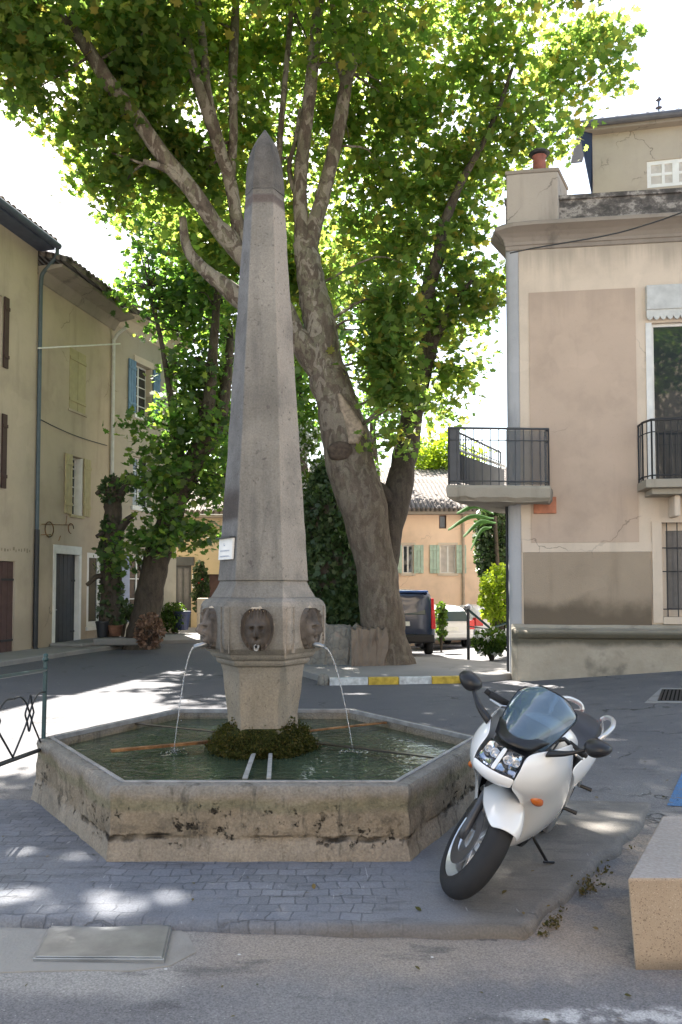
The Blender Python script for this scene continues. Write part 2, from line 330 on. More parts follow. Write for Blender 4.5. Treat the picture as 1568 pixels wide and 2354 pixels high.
def mk_rubble():
    k = N('rubble stone')
    wv = k.n('ShaderNodeVectorMath', operation='MULTIPLY_ADD'); nw = k.n('ShaderNodeTexNoise'); nw.inputs['Scale'].default_value = 5; nw.inputs['Detail'].default_value = 5; k.l(k.pos(), nw.inputs['Vector']); k.l(nw.outputs[1], wv.inputs[0]); wv.inputs[1].default_value = (.35, .35, .35); k.l(k.pos(), wv.inputs[2])
    v = k.voro(3.4, 'DISTANCE_TO_EDGE', vec=wv.outputs[0]); c = k.noise(4.5, 6, .65)
    col = k.ramp(c, [(.3, (.14, .135, .125)), (.6, (.25, .225, .19)), (.8, (.36, .25, .19))])
    col = k.mix(k.mul(k.rng(v, .09, .0), .6), col, (.12, .11, .1)); k.bump(k.math('ADD', v, k.noise(20, 4)), .8, .03)
    return k.fin(col, .95, .15)
M['rubble'] = mk_rubble()
M['trunk_cement'] = plaster('pinkish cement', (.2, .155, .12), dirt=(.09, .075, .06), dirt_amt=.6, bump=.8, scale=2.5)
M['kerb_white'] = plain('white kerb paint', (.5, .5, .49), .7, .3, var=.35, scale=12)
M['kerb_yellow'] = plain('yellow kerb paint', (.5, .34, .05), .7, .3, var=.4, scale=9)
def mk_blue():
    k = N('worn blue road paint'); k.bump(k.noise(110, 3), .5, .006)
    c = k.mix(k.rng(k.noise(7, 6, .7), .5, .6), (.09, .19, .36), (.17, .175, .185)); return k.fin(k.mix(.7, c, k.ramp(k.noise(110, 3), [(.3, .6), (.7, 1.4)]), 'MULTIPLY'), .85, .2)
M['blue_mark'] = mk_blue()
M['pavement'] = plaster('pavement', (.24, .23, .22), dirt_amt=.35, bump=.5)
def glass(name, tint, rough=.02, spec=.6):
    k = N(name); return k.fin(tint, rough, spec)
M['pane'] = glass('window glass', (.03, .035, .04), .03, .8)
M['pane_grey'] = plain('grey window glass', (.1, .1, .105), .15, .5)
def mk_water():
    k = N('basin water'); 
    h = k.math('ADD', k.noise(9, 3, .5, vec=k.pos(1, 1.7, 1), dist=.8), k.math('MULTIPLY', k.noise(30, 2), .25))
    col = k.ramp(k.noise(1.8, 4), [(.3, (.025, .038, .024)), (.7, (.055, .078, .048))])
    k.bump(h, .38, .03); m = k.fin(col, .03, .5); k.b.inputs['IOR'].default_value = 1.33; return m
M['water'] = mk_water()
def mk_jet():
    k = N('falling water'); k.b.inputs['Transmission Weight'].default_value = .8; k.b.inputs['IOR'].default_value = 1.25
    return k.fin((.9, .93, .97), .12, .6)
M['jet'] = mk_jet()
M['bike_white'] = plain('white fairing paint', (.74, .745, .75), .22, .5, var=.02, coat=.8)
M['bike_black'] = plain('black plastic', (.014, .014, .016), .42, .4)
M['bike_seat'] = plain('grey seat vinyl', (.03, .03, .035), .5, .4, bump=.1)
M['alu'] = plain('cast aluminium', (.45, .45, .46), .35, .5, metal=.85)
M['silver'] = plain('silver paint', (.6, .61, .63), .25, .5, metal=.5)
M['chrome'] = plain('chrome reflector', (.5, .5, .51), .08, .5, metal=1, var=.02)
M['disc'] = plain('brake disc steel', (.12, .12, .125), .4, .5, metal=.7)
M['fork_grey'] = plain('dark fork slider', (.06, .06, .064), .4, .5, metal=.3)
M['tyre'] = plain('tyre rubber', (.022, .022, .024), .75, .3, bump=.15)
M['amber'] = plain('amber lens', (.5, .12, .015), .15, .6, var=.1)
M['red_lens'] = plain('red lens', (.6, .015, .02), .15, .6)
def mk_screen():
    k = N('smoked screen'); k.b.inputs['Transmission Weight'].default_value = .6; k.b.inputs['IOR'].default_value = 1.5
    return k.fin((.18, .27, .37), .03, 1)  # smoked tint with the sky's blue reflection mixed into the colour
M['screen'] = mk_screen()
def mk_lens():
    k = N('clear lens'); k.b.inputs['Transmission Weight'].default_value = 1; k.b.inputs['IOR'].default_value = 1.2
    return k.fin((.95, .97, 1), .02, .6)
M['clear'] = mk_lens()
M['van_paint'] = plain('dark blue car paint', (.014, .026, .062), .25, .5, var=.05, coat=.8)
M['car_white'] = plain('white car paint', (.72, .72, .72), .3, .5, var=.02, coat=.6)
M['car_glass'] = glass('car glass', (.02, .05, .06), .08, .35)
M['plate'] = plain('number plate', (.75, .75, .7), .4, .4)
# ------------------------------------------------------------------ builders
def tag(o, label=None, cat=None, group=None, kind=None):
    for k, v in (('label', label), ('category', cat), ('group', group), ('kind', kind)):
        if v: o[k] = v
    return o
def thing(name, loc, label, cat, group=None, rot=None):
    o = bpy.data.objects.new(name, None); COL.objects.link(o); o.location = loc; o.empty_display_size = .1
    if rot is not None: o.rotation_euler = rot
    tag(o, label, cat, group)
    return o
def attach(o, parent, local=False):
    o.parent = parent
    if parent.type == 'EMPTY' and not local: o.matrix_parent_inverse = Matrix.LocRotScale(parent.location, parent.rotation_euler, None).inverted()
CURM = None      # the frame that parts are being built in, where it is not the world's
class MB:
    def __init__(s): s.v = []; s.f = []; s.mi = []; s.cur = 0
    def add(s, vs, fs):
        b = len(s.v); s.v += [tuple(q) for q in vs]
        for f in fs: s.f.append(tuple(i + b for i in f)); s.mi.append(s.cur)
        return s
    def box(s, lo, hi):
        x0, y0, z0 = lo; x1, y1, z1 = hi
        return s.hexa([(x0, y0, z0), (x1, y0, z0), (x1, y1, z0), (x0, y1, z0)], [(x0, y0, z1), (x1, y0, z1), (x1, y1, z1), (x0, y1, z1)])
    def hexa(s, lo, hi):
        n = len(lo)
        return s.add(list(lo) + list(hi), [tuple(range(n))[::-1], tuple(range(n, 2 * n))] + [(i, (i + 1) % n, n + (i + 1) % n, n + i) for i in range(n)])
    def prism(s, poly, z0, z1): return s.hexa([(*p, z0) for p in poly], [(*p, z1) for p in poly])
    def rings(s, rings, cap0=True, cap1=True, closed=True):
        n = len(rings[0]); vs = [p for r in rings for p in r]; fs = []
        for i in range(len(rings) - 1):
            for j in range(n if closed else n - 1):
                a, b = i * n + j, i * n + (j + 1) % n
                fs.append((a, b, b + n, a + n))
        if cap0: fs.append(tuple(range(n))[::-1])
        if cap1: fs.append(tuple(range((len(rings) - 1) * n, len(rings) * n)))
        return s.add(vs, fs)
    def tube(s, pts, rad, n=8, cap=True):
        pts = [Vector(p) for p in pts]
        if not isinstance(rad, (list, tuple)): rad = [rad] * len(pts)
        rr = []; up = None
        for i, p in enumerate(pts):
            d = (pts[min(i + 1, len(pts) - 1)] - pts[max(i - 1, 0)]).normalized()
            if up is None: up = d.orthogonal().normalized()
            up = (up - d * up.dot(d)); up = up.normalized() if up.length > 1e-6 else d.orthogonal().normalized()
            sd = d.cross(up)
            rr.append([p + (up * math.cos(a) + sd * math.sin(a)) * rad[i] for a in [2 * math.pi * j / n for j in range(n)]])
        return s.rings(rr, cap, cap)
    def lathe(s, prof, axis=(0, 0), n=24, c0=True, c1=True):
        return s.rings([[(axis[0] + r * math.cos(2 * math.pi * j / n), axis[1] + r * math.sin(2 * math.pi * j / n), z) for j in range(n)] for r, z in prof], c0, c1)
    def grid(s, rows):
        m = len(rows[0])
        return s.add([p for r in rows for p in r], [(i * m + j, i * m + j + 1, (i + 1) * m + j + 1, (i + 1) * m + j) for i in range(len(rows) - 1) for j in range(m - 1)])
    def build(s, name, mat, parent=None, smooth=False, bevel=0, sub=0, solid=0, local=False, label=None, fix=True, M4=None, bseg=2, sharp=0):
        me = bpy.data.meshes.new(name)
        if M4 is None: M4 = CURM
        vs = [tuple(M4 @ Vector(v)) for v in s.v] if M4 else s.v
        me.from_pydata(vs, [], s.f)
        for m in (mat if isinstance(mat, (list, tuple)) else [mat]): me.materials.append(m if not isinstance(m, str) else M[m])
        me.polygons.foreach_set('material_index', s.mi)
        if fix:
            bm = bmesh.new(); bm.from_mesh(me); bmesh.ops.recalc_face_normals(bm, faces=bm.faces); bm.to_mesh(me); bm.free()
        if smooth: me.polygons.foreach_set('use_smooth', [True] * len(me.polygons))
        if sharp: me.set_sharp_from_angle(angle=R(sharp))
        o = bpy.data.objects.new(name, me); COL.objects.link(o)
        if solid:
            q = o.modifiers.new('s', 'SOLIDIFY'); q.thickness = solid; q.offset = 0
        if sub:
            q = o.modifiers.new('u', 'SUBSURF'); q.levels = sub; q.render_levels = sub
        if bevel:
            q = o.modifiers.new('b', 'BEVEL'); q.width = bevel; q.segments = bseg; q.limit_method = 'ANGLE'; q.angle_limit = R(30)
        if parent: attach(o, parent, local)
        if label: o['label'] = label
        return o
def crom(pts, n=6):
    """smooth curve through points (any dimension)"""
    p = [np.array(q, float) for q in pts]; p = [2 * p[0] - p[1]] + p + [2 * p[-1] - p[-2]]; out = []
    for i in range(1, len(p) - 2):
        for k in range(n):
            t = k / n
            out.append(.5 * ((2 * p[i]) + (-p[i - 1] + p[i + 1]) * t + (2 * p[i - 1] - 5 * p[i] + 4 * p[i + 1] - p[i + 2]) * t * t + (-p[i - 1] + 3 * p[i] - 3 * p[i + 1] + p[i + 2]) * t ** 3))
    out.append(p[-2]); return out
class Wall:
    """a frame on a facade: u along it, n out of it, z up"""
    def __init__(s, A, B):
        s.A = Vector((A[0], A[1], 0)); d = Vector((B[0] - A[0], B[1] - A[1], 0)); s.W = d.length; s.d = d.normalized()
        s.n = Vector((s.d.y, -s.d.x, 0))
        if s.n.dot(-s.A) < 0: s.n = -s.n
    def p(s, u, n, z): return tuple(s.A + s.d * u + s.n * n + Vector((0, 0, z)))
    def u_at(s, x):
        """where along the wall the photo's column x meets it"""
        k = (x - CX) / FPX
        return (k * s.A.y - s.A.x) / (s.d.x - k * s.d.y)
    def z_at(s, x, y):
        u = s.u_at(x); Y = s.A.y + s.d.y * u; return P(x, y, Y).z
    def box(s, mb, u0, u1, n0, n1, z0, z1):
        return mb.hexa([s.p(u0, n0, z0), s.p(u1, n0, z0), s.p(u1, n1, z0), s.p(u0, n1, z0)], [s.p(u0, n0, z1), s.p(u1, n0, z1), s.p(u1, n1, z1), s.p(u0, n1, z1)])
    def face(s, mb, u0, u1, zb, zt, ops, depth=.22):
        us = sorted({u0, u1, *[o[0] for o in ops], *[o[1] for o in ops]}); zs = sorted({zb, zt, *[o[2] for o in ops], *[o[3] for o in ops]})
        us = [u for u in us if u0 - 1e-6 <= u <= u1 + 1e-6]; zs = [z for z in zs if zb - 1e-6 <= z <= zt + 1e-6]
        for i in range(len(us) - 1):
            for j in range(len(zs) - 1):
                cu, cz = (us[i] + us[i + 1]) / 2, (zs[j] + zs[j + 1]) / 2
                if any(o[0] < cu < o[1] and o[2] < cz < o[3] for o in ops): continue
                mb.add([s.p(us[i], 0, zs[j]), s.p(us[i + 1], 0, zs[j]), s.p(us[i + 1], 0, zs[j + 1]), s.p(us[i], 0, zs[j + 1])], [(0, 1, 2, 3)])
        for a, b, c, d in ops:
            for q in (((a, c), (a, d)), ((b, c), (b, d)), ((a, c), (b, c)), ((a, d), (b, d))):
                mb.add([s.p(q[0][0], 0, q[0][1]), s.p(q[1][0], 0, q[1][1]), s.p(q[1][0], -depth, q[1][1]), s.p(q[0][0], -depth, q[0][1])], [(0, 1, 2, 3)])
        return mb
def window(wl, parent, o, frame='white_paint', pane='pane', nx=2, nz=3, rec=.14, fw=.05, name='window', bar=.022, backing=True):
    a, b, c, d = o; mb = MB(); e = .001
    for q in ((a + e, a + fw, c + e, d - e), (b - fw, b - e, c + e, d - e), (a + fw, b - fw, c + e, c + fw), (a + fw, b - fw, d - fw, d - e)): wl.box(mb, q[0], q[1], -rec - .05, -rec, q[2], q[3])
    for i in range(1, nx):
        u = a + fw + (b - a - 2 * fw) * i / nx; hw = bar * (1.6 if nx % 2 == 0 and i == nx // 2 else .7)
        wl.box(mb, u - hw, u + hw, -rec - .045, -rec - .006, c + fw, d - fw)
    for j in range(1, nz):
        z = c + fw + (d - c - 2 * fw) * j / nz; wl.box(mb, a + fw, b - fw, -rec - .042, -rec - .012, z - bar * .7, z + bar * .7)
    f = mb.build(name, frame, parent)
    pb = MB(); wl.box(pb, a + fw * .5, b - fw * .5, -rec - .034, -rec - .026, c + fw * .5, d - fw * .5); pb.build('pane', pane, f)
    return f
def shutter(wl, parent, u0, u1, z0, z1, mat, planks=3, n0=.02, t=.04):
    mb = MB(); k = planks; wdt = (u1 - u0) / k
    for i in range(k): wl.box(mb, u0 + i * wdt + .006, u0 + (i + 1) * wdt - .006, n0, n0 + t, z0, z1)
    for zz in (z0 + (z1 - z0) * .16, z1 - (z1 - z0) * .16): wl.box(mb, u0, u1, n0 + t + .001, n0 + t + .02, zz - .04, zz + .04)
    return mb.build('shutter', mat, parent, bevel=.005)
# ------------------------------------------------------------------ leaves
LEAF = np.array([(0, 0), (.22, -.06), (.2, .12), (.5, .22), (.3, .42), (.36, .7), (.14, .66), (0, 1), (-.14, .66), (-.36, .7), (-.3, .42), (-.5, .22), (-.2, .12), (-.22, -.06)]) - (0, .45)
OVAL = np.array([(0, -.5), (.25, -.2), (.27, .1), (0, .5), (-.27, .1), (-.25, -.2)])
def leaf_mesh(name, cent, size, mat, parent=None, rng=None, shape=LEAF, flat=1.0, jit=.5, fold=.25):
    """cent (n,3): one leaf at each point, each its own little face turned its own way"""
    n = len(cent); k = len(shape)
    nr = rng.normal(size=(n, 3)) * .75; nr[:, 2] += flat; nr /= np.linalg.norm(nr, axis=1)[:, None]
    t = rng.normal(size=(n, 3)); t -= nr * (t * nr).sum(1)[:, None]; t /= np.linalg.norm(t, axis=1)[:, None]; b = np.cross(nr, t)
    sz = size * (1 + jit * rng.uniform(-1, 1, n))
    X, Y = shape[:, 0], shape[:, 1]; Z = np.abs(X) * fold
    v = cent[:, None, :] + sz[:, None, None] * (t[:, None, :] * X[None, :, None] + b[:, None, :] * Y[None, :, None] + nr[:, None, :] * Z[None, :, None])
    me = bpy.data.meshes.new(name); me.vertices.add(n * k); me.vertices.foreach_set('co', v.reshape(-1).astype(np.float32))
    me.loops.add(n * k); me.loops.foreach_set('vertex_index', np.arange(n * k, dtype=np.int32))
    me.polygons.add(n); me.polygons.foreach_set('loop_start', np.arange(0, n * k, k, dtype=np.int32))
    me.update(calc_edges=True); me.materials.append(M[mat])
    o = bpy.data.objects.new(name, me); COL.objects.link(o)
    if parent: attach(o, parent)
    return o
SHADE_GAPS = []      # (x, y, rx, ry) patches of ground the sun reaches between the branches
def shadow_pt(c): return c[:, :2] - np.array([S.x, S.y])[None, :] * (c[:, 2] / S.z)[:, None]
def spray_cloud(blobs, rng, per=22, spread=(.32, .32, .16), thr=.42, nscale=.75, gaps=True, shell=0.0):
    """sprigs through the blobs' volumes, torn by noise so that the sky shows through; leaves round each sprig"""
    out = []
    for (c, r, cnt) in blobs:
        c = np.array(c, float); r = np.array(r, float); got = 0; tries = 0
        while got < cnt and tries < cnt * 12:
            tries += 1
            q = rng.normal(size=3); q /= np.linalg.norm(q); rad = rng.uniform(shell, 1) ** (1 / 2.2)
            p = c + q * r * rad
            nv = mnoise.noise(Vector(p * nscale)) * .5 + .5
            if nv < thr - .1 * (1 - rad): continue
            got += 1; out.append(p)
    sp = np.array(out)
    if gaps and len(SHADE_GAPS):
        g = shadow_pt(sp); keep = np.ones(len(sp), bool)
        for (x, y, rx, ry) in SHADE_GAPS:
            d = ((g[:, 0] - x) / rx) ** 2 + ((g[:, 1] - y) / ry) ** 2
            keep &= ~(d < rng.uniform(.75, 1.25, len(sp)))
        sp = sp[keep]
    m = len(sp); cnt = rng.integers(int(per * .6), int(per * 1.4), m)
    idx = np.repeat(np.arange(m), cnt)
    lv = sp[idx] + rng.normal(size=(len(idx), 3)) * np.array(spread)
    if gaps and len(SHADE_GAPS):
        g = shadow_pt(lv); keep = np.ones(len(lv), bool)
        for (x, y, rx, ry) in SHADE_GAPS:
            d = ((g[:, 0] - x) / rx) ** 2 + ((g[:, 1] - y) / ry) ** 2
            keep &= ~(d < .8)
        lv = lv[keep]
    return lv, sp
def pblob(x, y, Y, rx, ry, rd, cnt): return (P(x, y, Y), (rx / FPX * Y, rd, ry / FPX * Y), cnt)
def limb(mb, pts, n=14, steps=7, rough=.12, seed=0):
    """pts: photo column, photo row, distance, radius in metres"""
    c = crom([(*P(x, y, Y), r) for x, y, Y, r in pts], steps)
    ps = [Vector(q[:3]) for q in c]; rr = []; up = None
    for i, p in enumerate(ps):
        d = (ps[min(i + 1, len(ps) - 1)] - ps[max(i - 1, 0)]).normalized()
        if up is None: up = Vector((0, -1, 0)) if abs(d.y) < .9 else d.orthogonal()
        up = (up - d * up.dot(d)).normalized(); sd = d.cross(up); r = c[i][3]
        ring = []
        for j in range(n):
            a = 2 * math.pi * j / n; q = up * math.cos(a) + sd * math.sin(a)
            k = 1 + rough * mnoise.noise(Vector((p + q * r) * (1.1 / max(r, .08) * .35) + Vector((seed, 0, 0)))) + rough * .35 * mnoise.noise((p + q * r) * 5)
            ring.append(p + q * r * k)
        rr.append(ring)
    mb.rings(rr)
    return ps, [q[3] for q in c]
# ------------------------------------------------------------------ ground
def sstep(t, a, b):
    t = min(1, max(0, (t - a) / (b - a))); return t * t * (3 - 2 * t)
def gz(x, y):
    z = .085 * max(0, x - 2.9) * sstep(y, 5.5, 12) * (1 - sstep(x, 8, 16))
    z -= .055 * (1 - sstep(y, 5.2, 7.6))
    z -= .05 * max(0, min(y, 36) - 16.4) * sstep(x, .4, 2.2) * (1 - sstep(x, 14, 22))
    return z
def gpt(x, y, dz=0): return (x, y, gz(x, y) + dz)
xs = sorted({*np.linspace(-9, 12, 85), *np.linspace(-40, -9, 12), *np.linspace(12, 40, 12), -400, -150, 150, 400})
ys = sorted({*np.linspace(-2, 24, 90), *np.linspace(24, 60, 20), -120, -40, -15, -6, 100, 200, 500, 1200})
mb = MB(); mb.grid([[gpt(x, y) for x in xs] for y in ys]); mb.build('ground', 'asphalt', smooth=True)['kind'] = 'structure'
# the low concrete apron round the fountain, its worn edge a hand's breadth above the road
def edge_wob(p, q, n, amp, sd):
    p, q = Vector(p), Vector(q); d = (q - p); nn = Vector((-d.y, d.x, 0)).normalized()
    return [p + d * (i / n) + nn * (amp * mnoise.noise((p + d * (i / n)) * 3 + Vector((sd, 0, 0)))) for i in range(n)]
a0, a1, a2, a3 = G(-260, 2104), G(380, 2114), G(1212, 2136), G(1440, 1925)
a4 = Vector((2.45, 6.3, 0)); a5 = Vector((1.6, 7.9, 0)); a6 = Vector((-2.6, 8.0, 0)); a7 = Vector((-4.2, 6.0, 0))
ring = []
for i, (p, q) in enumerate(((a0, a1), (a1, a2), (a2, a3), (a3, a4), (a4, a5), (a5, a6), (a6, a7), (a7, a0))): ring += edge_wob(p, q, 18, .05 if i != 2 else .09, i * 7.1)
cen = Vector((sum(p.x for p in ring) / len(ring), sum(p.y for p in ring) / len(ring), 0))
H_AP = .0
def inn(p, d): return p + (cen - p).normalized() * d
rgs = [[(p.x, p.y, -.12) for p in ring], [(p.x, p.y, -.04) for p in ring], [(*inn(p, .02).xy, H_AP - .006) for p in ring], [(*inn(p, .05).xy, H_AP) for p in ring], [(*inn(p, .5).xy, H_AP + .004) for p in ring], [(*inn(p, 1.2).xy, H_AP + .008) for p in ring]]
# beyond the fountain the apron fades into the road
rgs = [[(x, y, z - .07 * sstep(y, 5.4, 7.0)) for x, y, z in r] for r in rgs]
MB().rings(rgs, False, True).build('pavement_apron', 'apron', smooth=True)['kind'] = 'structure'
# ------------------------------------------------------------------ fountain
FX, FY = (605 - CX) / FPX * 6.28, 6.28
def zpx(y): return P(605, y, FY).z
FS = 1.65
HEXA = [R(0 + 60 * i) for i in range(6)]
def hexring(r, z, sub=1, jit=0.0, sd=0.0, dy=0):
    c = [Vector((FX + r * math.cos(a), FY + dy + r * math.sin(a), z)) for a in HEXA]; out = []
    for q_ in c: q_.x += (FY - q_.y) * .085      # the old basin is not quite square to its pillar
    for i in range(6):
        for k in range(sub):
            p = c[i].lerp(c[(i + 1) % 6], k / sub)
            if jit:
                o = Vector((p.x - FX, p.y - FY, 0)).normalized()
                p = p + o * (jit * (mnoise.noise(p * 3.1 + Vector((sd, 0, 0))) + .6 * mnoise.noise(p * 9) + .35 * mnoise.noise(p * 22)))
            out.append(p)
    return out
ftn = thing('fountain', (FX, FY, 0), 'old stone street fountain with a tall obelisk standing in a hexagonal basin', 'fountain')
HR = .44
prof = [(FS + .125, -.12), (FS + .12, -.02), (FS + .114, .03), (FS + .106, .06), (FS + .098, .09), (FS + .092, .12), (FS + .086, .135), (FS + .092, .155), (FS + .094, .19), (FS + .098, .23), (FS + .1, .27), (FS + .1, .31), (FS + .1, .35), (FS + .098, .39), (FS + .092, .417), (FS + .08, .432), (FS + .06, HR - .003), (FS - .005, HR - .003)]
rr = []
for i, (r, z) in enumerate(prof):
    j = .026 if .05 < z < .36 else .012
    if z > .4: j = .010
    rr.append(hexring(r, z, 36, j, 3.3 if z > .14 else 9.1))
inner = [hexring(FS - .03, HR - .012, 36), hexring(FS - .035, .1, 36)]
MB().rings(rr + inner, False, True).build('basin', 'basin', ftn, smooth=True, sharp=33)
MB().rings([hexring(FS - .004, HR - .03), hexring(FS - .004, HR + .006), hexring(FS - .034, HR + .006), hexring(FS - .034, HR - .03), hexring(FS - .004, HR - .03)], False, False).build('basin_rim', 'rim', ftn, bevel=.004)
WZ = .355
wm = MB().add(hexring(FS - .036, WZ), [tuple(range(6))]); wo = wm.build('water', 'water'); tag(wo, kind='structure')
# pillar: a hexagonal foot, mouldings, the mask block, an ogee and the tapering shaft
def hexr(hw, z, rot=0): return [Vector((FX + hw * math.cos(a), FY + hw * math.sin(a), z)) for a in HEXA]
k = FY / FPX
def hrings(lst, sub=6, jit=.004, sd=0):
    out = []
    for hw, z in lst:
        c = hexr(hw, z); ring_ = []
        for i in range(6):
            for q in range(sub):
                p = c[i].lerp(c[(i + 1) % 6], q / sub); o = Vector((p.x - FX, p.y - FY, 0)).normalized()
                ring_.append(p + o * jit * (mnoise.noise(p * 5 + Vector((sd, 0, 0))) + .6 * mnoise.noise(p * 17)))
        out.append(ring_)
    return out
def dens(lst, step=.08):
    out = [lst[0]]
    for a, b in zip(lst, lst[1:]):
        n = max(1, int(abs(b[1] - a[1]) / step))
        out += [(a[0] + (b[0] - a[0]) * i / n, a[1] + (b[1] - a[1]) * i / n) for i in range(1, n + 1)]
    return out
MB().rings(hrings(dens([(81 * k, .2), (81 * k, zpx(1640)), (90 * k, zpx(1540)), (94 * k, zpx(1526))]), 8, .013, 2)).build('pedestal', 'shaft', ftn, smooth=False, bevel=.006)
MB().rings(hrings([(95 * k, zpx(1526)), (104 * k, zpx(1522)), (108 * k, zpx(1516)), (108 * k, zpx(1511)), (116 * k, zpx(1507)), (120 * k, zpx(1502)), (122 * k, zpx(1496))], 8, .004, 4)).build('moulding', 'shaft', ftn, bevel=.003)
BLK_T, BLK_B = zpx(1392), zpx(1496)
MB().rings(hrings(dens([(127 * k, BLK_B + .001), (140 * k, zpx(1484)), (144 * k, zpx(1470)), (144 * k, zpx(1400)), (143 * k, zpx(1391)), (138 * k, zpx(1382)), (129 * k, zpx(1376)), (119 * k, zpx(1373))], .05), 8, .005, 6)).build('mask_block', 'shaft', ftn, bevel=.004)
MB().rings(hrings([(120 * k, zpx(1372.6)), (116 * k, zpx(1366)), (111 * k, zpx(1358)), (105 * k, zpx(1348)), (101 * k, zpx(1339)), (100 * k, zpx(1336))], 8, .003, 8)).build('ogee_base', 'shaft', ftn)
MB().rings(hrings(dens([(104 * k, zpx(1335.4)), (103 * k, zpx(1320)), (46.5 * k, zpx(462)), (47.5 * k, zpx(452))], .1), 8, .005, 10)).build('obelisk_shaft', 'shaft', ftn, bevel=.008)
MB().rings(hrings([(46.5 * k, zpx(451)), (44.5 * k, zpx(425)), (42 * k, zpx(397)), (36.5 * k, zpx(362)), (28 * k, zpx(338)), (16 * k, zpx(319)), (7 * k, zpx(306)), (2 * k, zpx(299))], 6, .008, 12)).build('obelisk_cap', 'shaft', ftn, smooth=True, sharp=24)
# carved bearded masks, each in its worn oval, with a spout
def gauss(u, v, cu, cv, su, sv): return math.exp(-((u - cu) / su) ** 2 - ((v - cv) / sv) ** 2)
def mask_h(u, v):
    e = (u / .78) ** 2 + (v / .95) ** 2
    h = .06 * max(0, 1 - e) ** .5
    h += .06 * gauss(u, v, 0, .0, .1, .26) + .018 * gauss(u, v, 0, -.16, .17, .1)
    h += .022 * (gauss(u, v, -.25, .2, .22, .07) + gauss(u, v, .25, .2, .22, .07))
    h -= .04 * (gauss(u, v, -.24, .07, .13, .08) + gauss(u, v, .24, .07, .13, .08))
    h += .012 * (gauss(u, v, -.24, .07, .06, .04) + gauss(u, v, .24, .07, .06, .04))
    h += .02 * (gauss(u, v, -.34, -.12, .16, .16) + gauss(u, v, .34, -.12, .16, .16))
    h += .022 * gauss(u, v, 0, -.29, .22, .05) - .05 * gauss(u, v, 0, -.42, .1, .08) + .02 * gauss(u, v, 0, -.62, .3, .16)
    h += .012 * math.sin(u * 30) * max(0, v - .35) * 2 + .010 * math.sin(u * 26) * max(0, -v - .4) * 2
    h += .05 * max(0, e - .82) + .006 * mnoise.noise(Vector((u * 6, v * 6, 1)))
    return h
kst = N('masks'); M['mask'] = plain('brown mask stone', (.075, .062, .052), .85, .25, var=.45, scale=9, bump=.6)
M['mask_grey'] = plain('grey mask stone', (.12, .102, .088), .9, .2, var=.5, scale=9, bump=.8)
M['pale_mortar'] = plain('pale mortar', (.42, .35, .27), .9, .2, var=.3, scale=9, bump=.6)
ap = 144 * k * math.cos(R(30)); zc = zpx(1441)
